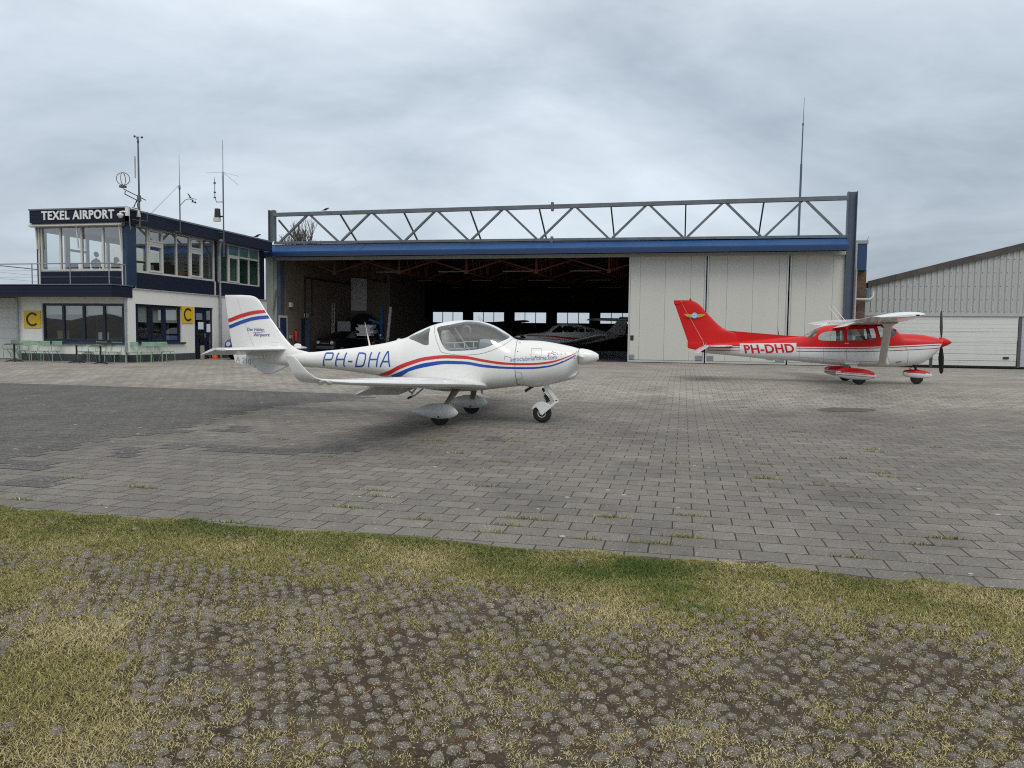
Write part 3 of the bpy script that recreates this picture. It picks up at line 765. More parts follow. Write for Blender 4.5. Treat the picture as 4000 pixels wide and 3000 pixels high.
# a glazed end of the lookout (sky behind it)
iw.build('interior_wall', m_int, tower)
def pane_grid(parent, name, kx, a, z0, z1, cuts, plane, fr, ft=.055, dep=.07, glassm=None, mats=None, transom=None, extra=None):
    """a run of panes in a frame. kx 'y' = front wall (plane is y), 'x' = side wall (plane is x). cuts: mullion positions"""
    f = MB(); out = -1 if kx == 'y' else 1
    def bx(u0, v0, u1, v1, d0, d1):
        if kx == 'y': f.box(u0, plane-d1, v0, u1, plane+d0, v1)
        else: f.box(plane-d0, u0, v0, plane+d1, u1, v1)
    u0, u1 = cuts[0], cuts[-1]
    bx(u0, z0, u1, z0+ft, dep, .02); bx(u0, z1-ft, u1, z1, dep, .02)
    for i, c in enumerate(cuts):
        q = ft/2; lo = c if i == 0 else c-q; hi = c if i == len(cuts)-1 else c+q
        if i == 0: hi = c+ft
        if i == len(cuts)-1: lo = c-ft
        bx(lo, z0+ft, hi, z1-ft, dep, .023)
    for (i, z) in (transom or []):
        bx(cuts[i]+ft/2, z-ft*.6, cuts[i+1]-ft/2, z+ft*.6, dep, .026)
    for (i, a0, a1) in (extra or []):      # an opening casement: a second, thicker frame
        q = ft*.95; L0, L1 = cuts[i]+ft/2, cuts[i+1]-ft/2
        bx(L0, a0, L1, a0+q, dep, .045); bx(L0, a1-q, L1, a1, dep, .045); bx(L0, a0+q, L0+q, a1-q, dep, .045); bx(L1-q, a0+q, L1, a1-q, dep, .045)
    w = f.build(name, fr, parent)
    for i in range(len(cuts)-1):
        g = MB(); a0, a1 = cuts[i]+ft*.4, cuts[i+1]-ft*.4
        if kx == 'y': g.quad((a0,plane+.02,z0+.03),(a1,plane+.02,z0+.03),(a1,plane+.02,z1-.03),(a0,plane+.02,z1-.03))
        else: g.quad((plane-.02,a0,z0+.03),(plane-.02,a1,z0+.03),(plane-.02,a1,z1-.03),(plane-.02,a0,z1-.03))
        g.build('pane', glassm or m_glass, w, fix=False)
    return w
pane_grid(tower, 'lookout_window', 'y', 0, 4.06, 6.0, [-26.88,-25.90,-24.85,-23.80,-22.80], YF+.05, m_frame, .085)
ycut = [p[0] for p in [(28.498,4.734),(29.370,4.822),(30.352,4.921),(31.320,5.019),(32.275,5.116),(33.249,5.214),(34.228,5.313)]]
pane_grid(tower, 'office_window', 'x', 0, 4.06, 6.08, ycut, XR-.03, m_frame, .085, transom=[(1,5.40),(4,5.40)], extra=[(1,4.15,5.34),(4,4.15,5.34),(1,5.46,6.0),(4,5.46,6.0)])
ycut = [p[0] for p in [(34.638,5.355),(35.417,5.434),(36.392,5.532),(37.341,5.628),(38.360,5.731)]]
o = pane_grid(tower, 'office_window', 'x', 0, 4.04, 6.06, ycut, XR-.03, m_frame, .075, glassm=m_glassd, transom=[(1,5.46),(2,5.46),(3,5.46)], extra=[(1,4.12,5.41)])
b = MB()
for i in (1,2,3): b.box(XR-.09, ycut[i]+.05, 5.50, XR-.07, ycut[i+1]-.05, 6.0)
b.build('blind', m_blind, o)
for q in ((-22.86,YF-.03,3.45,-22.80,YF,6.0),(-26.95,YF-.03,3.45,-26.88,YF,6.0),(XR,28.50,3.38,XR+.03,28.55,4.06),(XR,34.18,3.38,XR+.03,34.27,4.06)):
    ww = MB(); ww.box(*q); ww.build('white_post', m_frame, tower)
# ground windows
xc = [p[0] for p in [(-26.912,1.994),(-25.875,2.002),(-24.856,2.010),(-23.854,2.018),(-22.863,2.025)]]
o = pane_grid(tower, 'shop_window', 'y', 0, 1.08, 2.72, xc, YF+.10, m_navyd, .11, .06)
b = MB()
for i in range(4): b.box(xc[i]+.10, YF+.2, 2.24, xc[i+1]-.06, YF+.215, 2.66)
b.build('blind', m_blind, o)
s = MB(); s.box(-27.02, YF-.10, 1.00, -22.70, YF+.05, 1.08); s.build('sill', m_navyp, o)
yc = [p[0] for p in [(28.500,2.037),(29.353,2.054),(30.355,2.075),(31.399,2.097)]]
o = pane_grid(tower, 'side_window', 'x', 0, 1.08, 2.72, yc, XW-.10, m_navyd, .10, .06, extra=[(1,1.2,2.62)])
b = MB()
for i in range(3): b.box(XW-.22, yc[i]+.08, 1.95, XW-.2, yc[i+1]-.06, 2.66)
b.build('blind', m_blind, o)
s = MB(); s.box(XW-.05, 28.36, 1.0, XW+.09, 31.6, 1.075); s.build('sill', m_navyp, o)
# things seen inside the ground floor
k = MB(); k.box(-28, 30.8, G, XW-.3, 30.9, 3.0); k.box(-25.3, 29.2, G, -25.2, 30.8, 3.0); k.build('interior_wall', M('shop_interior', (.16,.15,.15), .9), tower)
k = MB(); k.box(-26.6, 28.35, G, -23.2, 28.8, 1.0); k.build('counter', M('counter_wood', (.14,.12,.11), .7), tower)
# door in the side wall
d = MB(); DX = XW-.10
ym = DY0+.98
for y0, y1 in ((DY0,DY0+.07),(ym-.05,ym+.05),(DY1-.07,DY1)): d.box(DX-.05, y0, G, DX+.03, y1, 2.73)
d.box(DX-.05, DY0+.07, 2.60, DX+.03, ym-.05, 2.73); d.box(DX-.05, ym+.05, 2.64, DX+.03, DY1-.07, 2.73)
for z in (.85,1.48,2.07): d.box(DX-.05, ym+.05, z, DX+.03, DY1-.07, z+.07)
door = d.build('door', m_navyd, tower, bevel=.005)
l = MB(); l.box(DX-.03, DY0+.08, G+.02, DX+.045, ym-.06, .86)
for y0, y1 in ((DY0+.08,DY0+.18),(ym-.16,ym-.06)): l.box(DX-.03, y0, .86, DX+.045, y1, 2.59)
l.box(DX-.03, DY0+.18, 2.45, DX+.045, ym-.16, 2.59); l.build('door_leaf', m_navyd, door, bevel=.004)
g = MB(); g.quad((DX,DY0+.18,.86),(DX,ym-.16,.86),(DX,ym-.16,2.45),(DX,DY0+.18,2.45)); g.quad((DX,ym+.05,.3),(DX,DY1-.07,.3),(DX,DY1-.07,2.64),(DX,ym+.05,2.64)); g.build('pane', m_glass, door, fix=False)
h = MB(); h.box(DX+.045, ym-.14, 1.28, DX+.06, ym-.09, 1.48); h.tube([(DX+.05,ym-.115,1.42),(DX+.11,ym-.115,1.42),(DX+.11,ym-.24,1.42)], .012, 6); h.build('handle', m_zinc, door)
# garage door at the far left
g = MB(); gy_ = YF+1.18
for i in range(6): g.box(-32.5, gy_-.04, G+.02+i*.455, -28.25, gy_, G+.465+i*.455)
gd = g.build('garage_door', M('garage_white', (.66,.68,.66), .5, var=.04), tower, bevel=.008)
w_ = MB(); w_.prism([(x+.32*math.copysign(abs(math.cos(a))**.4,math.cos(a)), z_+.2*math.copysign(abs(math.sin(a))**.4,math.sin(a))) for x, z_ in ((-29.02,1.72),) for a in np.linspace(0,2*math.pi,24,endpoint=False)], 'y', gy_-.06, gy_-.035); w_.build('door_window', glass('dark_pane',(.12,.13,.14),1.5), gd)
# canopy with its navy edge and the deck
c = MB(); c.box(-31.5, 26.93, 2.96, -22.58, 27.03, 3.42); c.box(-22.68, 27.03, 2.96, -22.58, 28.14, 3.42); c.build('canopy_edge', m_navy, tower)
c = MB(); c.box(-31.5, 26.90, 3.425, -22.55, 27.06, 3.46); c.box(-22.72, 27.06, 3.425, -22.55, 28.16, 3.46); c.build('canopy_trim', m_trim, tower)
c = MB(); c.box(-31.5, 27.03, 3.0, -22.68, YF, 3.40); c.box(-31.5, YF, 3.31, -27.1, 36, 3.42); c.build('deck', M('deck_soffit', (.32,.30,.27), .9), tower)
c = MB(); c.box(-31.5, 33.0, 3.42, -27.1, 33.12, 3.62); c.build('parapet', m_navyp, tower)
# downpipes
def pipe(parent, path, r, m, name='downpipe', clips=()):
    t_ = MB(); t_.tube(path, r, 10)
    for z in clips: t_.lathe([(r+.012,-.02),(r+.012,.02)], (path[-1][0],path[-1][1],z), n=10)
    return t_.build(name, m, parent, smooth=50)
pipe(tower, [(-22.30,34.10,6.0),(-22.32,34.10,5.88),(-22.5,34.30,5.45),(-22.52,34.32,5.3),(-22.52,34.32,G)], .055, m_zinc, clips=(1.0,2.4,4.0,5.0))
t_ = MB(); t_.box(-22.38, 33.98, 5.98, -22.22, 34.22, 6.10); t_.build('hopper', m_zinc, tower)
pipe(tower, [(-22.66,27.78,2.96),(-22.66,27.80,G)], .045, m_zinc, clips=(1.4,2.5))
pipe(tower, [(-28.02,27.78,2.96),(-28.02,27.8,G)], .05, m_zinc, clips=(1.6,2.6))
# folded awning along the lookout
a = MB(); a.tube([(-27.2,YF-.12,5.99),(-22.66,YF-.12,5.99)], .085, 10); a.box(-27.2, YF-.26, 5.93, -22.66, YF-.1, 5.985)
aw = a.build('awning_cassette', M('awning_cream', (.58,.56,.50), .5, dirt=.2), tower, smooth=40)
for x in (-26.97,-24.93,-22.86):
    a = MB(); a.beam((x,YF-.12,5.92),(x+.06,YF-.10,5.0),.045,.05); a.build('awning_arm', m_frame, aw)
# furniture seen through the panes
k = MB(); k.box(-26.7, 28.5, 4.02, -23.2, 29.3, 4.08); k.box(-26.6,28.6,3.3,-26.5,29.2,4.02); k.box(-23.4,28.6,3.3,-23.3,29.2,4.02); k.build('desk', m_dark, tower)
for x in (-26.2,-25.6,-24.1):
    k = MB(); k.box(x, 28.75, 4.16, x+.42, 28.79, 4.46); k.box(x+.19, 28.76, 4.08, x+.23, 28.78, 4.17); k.build('monitor', m_dark, tower)
for q in ((-23.9,28.75,4.08,-23.45,29.0,4.4),(-23.5,30.0,4.08,-23.1,30.6,4.5)):
    k = MB(); k.box(*q); k.build('binder_box', M('office_box', (.45,.48,.47), .8), tower)
k = MB(); k.box(-23.5,31.6,4.08,-23.0,32.5,4.38); k.build('cardboard_box', M('cardboard', (.32,.21,.11), .9), tower)
k = MB(); k.box(-23.6,29.6,3.3,-22.95,34.3,4.04); k.box(-23.3,30.2,4.08,-22.98,31.5,4.62); k.build('cabinet', M('cabinet_brown', (.06,.045,.035), .7), tower)
k = MB()
for i in range(5): k.box(-23.4,32.7,4.1+i*.16,-23.0,33.35,4.125+i*.16)
k.box(-23.21,33.0,4.05,-23.17,33.05,4.9); k.build('letter_tray', m_dark, tower)
# roof sign, wall signs
sg = MB(); tx_ = [(-26.460,6.432),(-22.922,6.448),(-22.930,6.136),(-26.368,6.132)]
slab_text(sg, 'TEXEL AIRPORT', tx_[1][0]-tx_[0][0], .375, lambda x, y, d: (tx_[0][0]+x, YF-.30-d, 6.17+y), .03, bold=.028, spacing=1.12)
tag(sg.build('roof_sign', M('sign_white', (.74,.76,.76), .5)), 'white letters TEXEL AIRPORT along the navy fascia of the lookout', 'sign')
m_yel = M('sign_yellow', (.72,.45,.015), .5, var=.06); m_blk = M('sign_black', (.015,.014,.013), .55)
def csign(place, w, h, label, d):
    r = thing('letter_sign', label, 'sign', place(w/2, 0, 0), 'yellow C signs on the airport building')
    b = MB(); v = [place(x, y, e) for e in (0,.03) for x, y in ((0,0),(w,0),(w,h),(0,h))]
    b.add(v, [(0,1,2,3),(7,6,5,4),(0,4,5,1),(1,5,6,2),(2,6,7,3),(3,7,4,0)]); b.build('board', m_yel, r)
    c = MB(); ro, ri = .40*h, .285*h; n = 40; q = []
    for i in range(n+1):
        a = R(42)+R(276)*i/n; q.append((math.cos(a), math.sin(a)))
    vs = []
    for e in (.032,.036):
        for ca, sa in q: vs += [place(w*.52+ca*ro*.93*w/h, h*.5+sa*ro, e), place(w*.52+ca*ri*.93*w/h, h*.5+sa*ri, e)]
    m_ = 2*(n+1); fs = []
    for i in range(n): 
        a = 2*i; fs += [(m_+a, m_+a+2, m_+a+3, m_+a+1), (a, a+2, m_+a+2, m_+a), (a+1, m_+a+1, m_+a+3, a+3)]
    c.add(vs, fs); c.build('lettering', m_blk, r)
    return r
csign(lambda x, y, d: (-27.78+x, YF-.005-d, 1.64+y), .86, .75, 'yellow square sign with black C beside the white garage door', 'y')
csign(lambda x, y, d: (XW+.005+d, 31.40+x, 1.965+y), .86, .775, 'yellow square sign with black C between the window and the door', 'x')
# papers in the door and window
pp = MB(); M('paper', (.72,.76,.80), .8); pp.quad((DX+.012,DY0+.38,1.68),(DX+.012,ym-.17,1.68),(DX+.012,ym-.17,2.03),(DX+.012,DY0+.38,2.03)); pp.build('notice', MATS['paper'], door); pp = MB(); pp.quad((DX+.012,ym+.07,1.55),(DX+.012,DY1-.12,1.55),(DX+.012,DY1-.12,1.95),(DX+.012,ym+.07,1.95))
pp.build('notice', M('paper', (.72,.76,.80), .8), door)
for q in (-23.92,-24.25):
    pp = MB(); pp.box(q,YF+.2,1.19,q+.18,YF+.21,1.5); pp.build('notice', MATS['paper'], tower)
pp = MB(); pp.box(-26.32,YF+.22,1.2,-25.75,YF+.25,1.55); pp.box(-26.26,YF+.21,1.2,-25.81,YF+.22,1.49)
pp.build('picture_frame', M('frame_wood', (.35,.20,.10), .6), tower)

# balcony railing
m_rail = M('rail_steel', (.30,.32,.36), .4, .7)
rl = thing('balcony_railing', 'grey steel railing with thin wires round the lookout balcony', 'railing', (-26,27,3.46))
RZ = 4.30; ry = 27.0
t_ = MB(); t_.tube([(-31.4,ry,RZ),(-23.75+.05,ry,RZ),(-23.7,ry,RZ),(-22.65,ry,RZ)], .024, 8); t_.build('handrail', m_rail, rl)
t_ = MB(); t_.tube([(-22.65,ry,RZ),(-22.65,27.85,RZ)], .024, 8); t_.build('handrail', m_rail, rl)
t_ = MB(); t_.tube([(-28.7,ry,RZ),(-28.7,33,RZ)], .022, 8); t_.build('handrail', m_rail, rl)
for x in [p[0] for p in [(-26.441,3.566),(-24.582,3.561),(-22.733,3.555)]]+[-29.6,-31.2]:
    t_ = MB(); t_.tube([(x,ry,3.45),(x,ry,RZ)], .022, 8); t_.build('post', m_rail, rl)
for x, y in ((-22.65,27.85),(-28.7,30.0),(-28.7,33.0)):
    t_ = MB(); t_.tube([(x,y,3.42),(x,y,RZ)], .022, 8); t_.build('post', m_rail, rl)
t_ = MB()
for z in (3.75,4.02):
    t_.tube([(-31.4,ry,z),(-22.65,ry,z),(-22.65,27.85,z)], .005, 4); t_.tube([(-28.7,ry,z),(-28.7,33,z)], .005, 4)
t_.build('wire', m_rail, rl)

# surveillance camera on the roof corner
cc = thing('surveillance_camera', 'white dome camera on a bracket at the lookout roof corner', 'camera', (-22.48,27.5,6.2))
k = MB(); k.lathe([(.12,0),(.13,.05),(.10,.09)], (-22.50,27.42,6.24), n=14); k.ball((-22.50,27.42,6.23), (.09,.09,.08)); k.build('dome', M('plastic_white', (.72,.72,.70), .4), cc, smooth=40)
k = MB(); k.tube([(-22.50,27.42,6.32),(-22.50,27.42,6.40),(-22.40,27.48,6.43),(-22.28,27.52,6.40)], .035, 8); k.box(-22.34,27.50,6.26,-22.20,27.60,6.60); k.build('bracket', MATS['plastic_white'], cc, smooth=40)
k = MB(); k.tube([(-22.18,27.55,6.25),(-22.16,27.55,5.85),(-22.14,27.6,5.78),(-22.20,27.6,5.72)], .012, 6); k.build('cable', M('cable_grey', (.3,.3,.32), .6), cc)

# people in the lookout
def person(loc, rz, seated, shirt, hair, label):
    r = thing('person', label, 'person', loc)
    m_skin = M('skin', (.42,.26,.19), .55, var=.06); m_sh = M('shirt_'+shirt[0], shirt[1], .85); m_tr = M('dark_trousers', (.03,.03,.04), .85); m_h = M('hair_'+hair[0], hair[1], .6)
    J = {}
    hip = .92 if not seated else .50
    sp_ = [(0,0,hip,.135),(0,.01,hip+.14,.125),(0,.02,hip+.32,.18),(0,.03,hip+.46,.17),(0,.02,hip+.55,.06),(0,.0,hip+.62,.055)]
    V = []; E = []; Rr = []
    def ch(pts, root=None):
        p = root
        for x, y, z, q in pts:
            V.append((x,y,z)); Rr.append(q); i = len(V)-1
            if p is not None: E.append((p, i))
            p = i
        return p
    ch(sp_)
    for s in (-1,1):
        ch([(s*.19,.03,hip+.46,.085),(s*.26,.04,hip+.40,.058),(s*.28,.0,hip+.16,.046),(s*.20,-.22,hip+.13,.036),(s*.16,-.30,hip+.13,.03)], 3)
        if seated: ch([(s*.10,-.02,hip-.03,.10),(s*.13,-.40,hip-.02,.075),(s*.13,-.42,hip-.28,.055),(s*.13,-.40,.06,.045),(s*.13,-.54,.04,.04)], 0)
        else: ch([(s*.09,0,hip-.08,.105),(s*.10,-.02,.50,.07),(s*.10,.02,.09,.045),(s*.11,-.14,.04,.045)], 0)
    me = bpy.data.meshes.new('body'); me.from_pydata(V, E, []); o = bpy.data.objects.new('body', me); COL.objects.link(o)
    sk = o.modifiers.new('skin','SKIN'); me.skin_vertices[0].data[0].use_root = True
    for i, q in enumerate(Rr): me.skin_vertices[0].data[i].radius = (q, q*(.72 if i < 4 else 1))
    sb = o.modifiers.new('sub','SUBSURF'); sb.levels = 2; sb.render_levels = 2
    dg = bpy.context.evaluated_depsgraph_get(); m2 = bpy.data.meshes.new_from_object(o.evaluated_get(dg)); bpy.data.objects.remove(o)
    # head, nose, ears and hands go into the same body mesh
    hz = hip+.76
    b = MB(); b.add([tuple(v.co) for v in m2.vertices], [list(p.vertices) for p in m2.polygons])
    b.m = []
    for p in m2.polygons:
        z = p.center.z; x = abs(p.center.x)
        b.m.append(0 if (z > hip+.56 or p.center.y < -.26 and z > hip and x > .1) else (1 if z > hip-.02 and not (seated and p.center.y < -.12 and z < hip+.08) else 2))
    b.mi = 0
    b.ball((0,-.01,hz), (.078,.098,.118), 16, 12); b.ball((0,-.115,hz-.015), (.014,.022,.022), 6, 5); b.ball((0,-.085,hz-.07), (.03,.02,.012), 8, 5)
    for s in (-1,1):
        b.ball((s*.08,.01,hz-.01), (.014,.026,.034), 6, 5)
        b.ball((s*.16,-.34,hip+.13), (.038,.05,.018), 8, 6)
        for q in range(4): b.tube([(s*.16-.027+.018*q,-.37,hip+.13),(s*.16-.030+.02*q,-.42-.01*(q in (1,2)),hip+.125),(s*.16-.030+.02*q,-.445-.012*(q in (1,2)),hip+.105)], [.010,.009,.007], 6)
        b.tube([(s*.13,-.33,hip+.13),(s*.105,-.37,hip+.125),(s*.10,-.40,hip+.115)], [.012,.010,.008], 6)
    M_ = Matrix.Translation(loc) @ Matrix.Rotation(rz,4,'Z')
    b.xf(M_); b.build('body', [m_skin, m_sh, m_tr], r, smooth=70)
    k = MB(); k.mi = 0
    k.ball((0,.016,hz+.03), (.086,.10,.108), 14, 10)
    k.v = [v if not (v[1] < -.055 and v[2] < hz+.065) else (v[0]*.9, -.055, max(v[2], hz+.05)) for v in k.v]
    if hair[0] == 'long': k.ball((0,.055,hz-.10), (.082,.06,.15), 12, 8)
    k.xf(M_); k.build('hair', m_h, r, smooth=70)
    for s in (-1,1):
        k = MB(); k.ball((s*.032,-.098,hz+.008), (.013,.008,.008), 8, 6); k.xf(M_); k.build('eye', M('eye_dark', (.03,.025,.02), .3), r)
    return r
person((-26.08,30.2,3.32), R(165), False, ('plum',(.10,.07,.13)), ('short',(.03,.022,.018)), 'person standing in the lookout, seen from behind in a dark top')
person((-24.78,29.9,3.46), R(110), True, ('mauve',(.16,.10,.13)), ('long',(.06,.035,.025)), 'person sitting at the lookout desk with long hair')
k = thing('office_chair', 'dark office chair behind the lookout desk under the sitting person', 'chair', (-24.78,29.9,3.3))
q = MB(); q.box(-25.0,29.68,3.84,-24.55,30.12,3.91); q.build('seat', m_dark, k, bevel=.02)
q = MB(); q.tube([(-24.78,29.9,3.31),(-24.78,29.9,3.84)], .03, 8); q.build('pedestal', m_dark, k)

# ---------------------------------------------------------------- chairs and tables
m_green = M('mint_paint', (.235,.385,.265), .5, var=.08, dirt=.1)
m_tabl = M('table_black', (.02,.021,.024), .5)
def chair(arms, label, group='green metal chairs along the airport building'):
    r = thing('garden_chair', label, 'chair', (0,0,0), group)
    sw = .205
    s = MB()
    for i in range(7):
        y = -.19+i*.062; s.box(-sw, y-.025, .435-.012*math.sin(i/6*math.pi), sw, y+.025, .447-.012*math.sin(i/6*math.pi))
    s.build('seat', m_green, r, bevel=.004)
    b = MB()
    for i in range(3):
        z = .705+i*.062; y = .235+(z-.44)*.24
        b.beam((-sw,y,z),(sw,y,z),.010,.057)
    b.build('backrest', m_green, r)
    for s_ in (-1,1):
        l = MB(); l.tube([(s_*.215,-.215,0),(s_*.21,-.20,.36),(s_*.205,-.175,.425),(s_*.205,-.10,.44),(s_*.205,.20,.425)], .0125, 7); l.build('leg', m_green, r, smooth=60)
        l = MB(); l.tube([(s_*.215,.33,0),(s_*.21,.20,.26),(s_*.205,.02,.42)], .0125, 7); l.build('leg', m_green, r, smooth=60)
        l = MB(); l.tube([(s_*.222,.19,.425),(s_*.222,.235,.46),(s_*.222,.34,.87)], .0125, 7); l.build('back_post', m_green, r, smooth=60)
        if arms:
            l = MB(); l.tube([(s_*.235,-.17,.43),(s_*.25,-.20,.56),(s_*.26,-.16,.645),(s_*.26,-.05,.66),(s_*.255,.10,.655),(s_*.23,.29,.66)], .012, 7); l.build('armrest', m_green, r, smooth=60)
    return r
def place(r, px, rz):
    r.location = (px[0], px[1], G); r.rotation_euler = (0,0,rz)
cp = [(-28.919,28.301),(-27.511,27.343),(-26.810,27.080),(-26.251,27.082),(-25.873,27.311),(-24.599,27.746),(-23.850,27.534),(-23.173,27.613),(-22.374,27.764),(-22.062,28.271),(-22.080,28.925),(-22.064,29.627)]
cl = [(1,0.15,'green metal armchair at the rear of the black tables by the garage door'),
      (1,0.15,'green metal armchair just behind the black table nearest the garage door'),
      (0,0.08,'armless green chair under the front C sign, first of three in a row'),
      (0,0.12,'armless green chair below the wide shop window edge, middle of three'),
      (0,0.05,'armless green chair below the wide shop window, end of three beside a gap'),
      (1,0.12,'green armchair behind the upright black table below the shop window'),
      (1,0.16,'green armchair behind the brown topped table below the shop window'),
      (0,0.12,'armless green chair just past the brown topped table, back to the shop window'),
      (1,0.6,'green armchair in front of the corner downpipe, facing the apron'),
      (0,0.5,'armless green chair just round the corner from the downpipe'),
      (0,0.75,'armless green chair turned sideways below the side window'),
      (0,1.3,'armless green chair nearest the navy door, turned towards the apron')]
c0 = chair(0, cl[2][2]); c1 = chair(1, cl[0][2])
u0 = u1 = False
for p, (a, rz, lb) in zip(cp, cl):
    if a: r = c1 if not u1 else copy_tree(c1); u1 = True
    else: r = c0 if not u0 else copy_tree(c0); u0 = True
    r['label'] = lb; place(r, p, rz)
def table(label, top):
    r = thing('bistro_table', label, 'table', (0,0,0), 'pedestal tables in front of the airport building')
    t_ = MB(); t_.lathe([(.0,.715),(.34,.715),(.35,.722),(.35,.738),(.34,.743),(0,.743)], (0,0,0), n=32); t_.build('tabletop', top, r, smooth=40)
    t_ = MB(); t_.tube([(0,0,.06),(0,0,.715)], .034, 12); t_.build('pillar', m_tabl, r, smooth=40)
    for k in range(4):
        a = k*math.pi/2+.5; t_ = MB(); t_.tube([(0,0,.07),(.14*math.cos(a),.14*math.sin(a),.065),(.29*math.cos(a),.29*math.sin(a),.022),(.31*math.cos(a),.31*math.sin(a),.0)], [.032,.026,.02,.022], 8); t_.build('foot', m_tabl, r, smooth=60)
    return r
tp = [(-30.749,29.997),(-26.828,26.400),(-23.945,26.529),(-22.505,26.170)]
tl = ['dark bistro table in the rear by the garage door', 'dark bistro table in front of the garage door armchairs', 'upright black bistro table below the shop window', 'brown topped bistro table nearest the corner downpipe']
t0 = table(tl[0], M('table_grey', (.06,.065,.07), .45))
for i, p in enumerate(tp):
    r = t0 if i == 0 else copy_tree(t0)
    if i == 3:
        for ch in [x for x in COL.objects if x.parent == r and x.name.startswith('tabletop')]:
            ch.data = ch.data.copy(); ch.data.materials[0] = M('table_brown', (.13,.09,.06), .6, var=.25)
    r['label'] = tl[i]; place(r, p, .3*i)

# ---------------------------------------------------------------- masts on the roof
m_mast = M('mast_steel', (.13,.14,.15), .5, .6, var=.25)
m_mastl = M('mast_light', (.42,.43,.43), .45, .2)
def brackets(t_, x, y, zs):
    for z in zs: t_.box(x-.03, y-.42, z-.012, x+.03, y+.05, z+.012)
def zx(px, py, x): return None
A = [(28.173,6.531),(28.174,9.312),(28.159,6.013),(28.257,7.868)]       # y, z
ym1 = A[0][0]+.0; top1 = A[1][1]
ma = thing('weather_mast', 'tall roof mast with cup anemometer and a double ring antenna', 'mast', (-22.2,ym1,6.0))
t_ = MB(); t_.tube([(-22.2,ym1,5.90),(-22.2,ym1,8.2),(-22.2,ym1,top1)], [.04,.038,.03], 10); brackets(t_, -22.2, ym1, (6.15,6.62)); t_.build('pole', m_mast, ma, smooth=50)
t_ = MB(); z = top1; t_.lathe([(.03,0),(.045,.06),(.05,.10),(.03,.16),(.02,.28)], (-22.2,ym1,z), n=12)
for k in range(3):
    a = k*2.094+.3; p = (-22.2+.16*math.cos(a), ym1+.16*math.sin(a), z+.25)
    t_.tube([(-22.2,ym1,z+.25), p], .008, 5); t_.ball(p, (.045,.045,.05), 10, 6)
t_.build('anemometer', m_mast, ma, smooth=50)
zl = [(27.077,7.768)][0][1]; z2 = zl+.0
cx_, cy_ = -22.5, ym1-.55
t_ = MB()
for rot in (0.5, 1.9):
    n = 28; t_.tube([(cx_+.25*math.cos(2*math.pi*i/n)*math.cos(rot), cy_+.25*math.cos(2*math.pi*i/n)*math.sin(rot), z2+.25*math.sin(2*math.pi*i/n)) for i in range(n+1)], .014, 6, cap=False)
t_.build('ring_antenna', M('copper_brown', (.14,.09,.08), .5, .4), ma, smooth=60)
t_ = MB(); t_.box(cx_-.12,cy_-.1,z2-.36,cx_+.10,cy_+.08,z2-.27); t_.beam((cx_,cy_,z2-.40),(-22.15,ym1+.35,z2-.72),.03); t_.lathe([(.09,-.12),(.08,.12)], (-22.2,ym1,z2-.70), n=10); t_.build('arm', m_mast, ma)
t_ = MB(); t_.tube([(cx_+.1,cy_,z2-.5),(-22.4,ym1-.6,z2-.62),(-22.26,ym1-.08,z2-.78),(-22.25,ym1-.02,z2-1.1),(-22.26,ym1-.06,7.0),(-22.3,ym1-.2,6.68)], .022, 6); t_.build('cable', m_rubber, ma, smooth=60)
t_ = MB(); t_.tube([(-22.28,ym1-.1,z2+.12),(-22.28,ym1-.1,z2+1.0)], .028, 8); t_.lathe([(.085,0),(.08,.06),(.05,.24),(.02,.30)], (-22.17,ym1-.08,z2-1.48), n=12); t_.build('whip_antenna', m_mastl, ma, smooth=50)
t_ = MB(); t_.tube([(-22.2,ym1,z2-1.6),(-22.1,ym1+.34,z2-1.6),(-22.1,ym1+.34,z2-1.2)], .02, 6); t_.build('side_antenna', m_mast, ma)

A = [(30.824,6.446),(30.719,7.992),(30.721,9.476),(30.904,6.024)]
y2 = A[0][0]
mb_ = thing('wind_vane_mast', 'thin roof mast with a small black wind vane on a bent arm', 'mast', (-22.2,y2,5.9))
t_ = MB(); t_.tube([(-22.2,y2,A[3][1]),(-22.2,y2,A[1][1])], .028, 8); brackets(t_, -22.2, y2, (6.02,6.5)); t_.build('pole', m_mast, mb_)
t_ = MB(); t_.tube([(-22.2,y2,A[1][1]),(-22.2,y2,A[2][1])], [.014,.007], 6); t_.lathe([(.03,-.1),(.05,0),(.03,.12)], (-22.2,y2,A[1][1]), n=8); t_.build('whip_antenna', m_mast, mb_)
zz = A[1][1]-.42; t_ = MB(); t_.tube([(-22.18,y2,zz-.35),(-22.1,y2+.25,zz-.08),(-22.05,y2+.42,zz),(-22.0,y2+.6,zz)], .016, 6); t_.build('arm', m_mast, mb_, smooth=60)
t_ = MB(); t_.beam((-22.05,y2+.45,zz+.06),(-21.95,y2+.85,zz+.05),.02); t_.prism([(y2+.30,zz+.24),(y2+.40,zz+.22),(y2+.6,zz+.07),(y2+.5,zz+.05)], 'x', -22.03,-22.02); t_.lathe([(.03,0),(.05,-.12)], (-21.98,y2+.62,zz), n=8); t_.ball((-21.96,y2+.78,zz-.10), .05, 8, 6); t_.build('vane', m_dark, mb_)
t_ = MB(); t_.tube([(-22.2,y2,A[3][1]+2.1),(-23.2,y2-.9,6.56)], .008, 4); t_.build('guy_wire', m_mast, mb_)

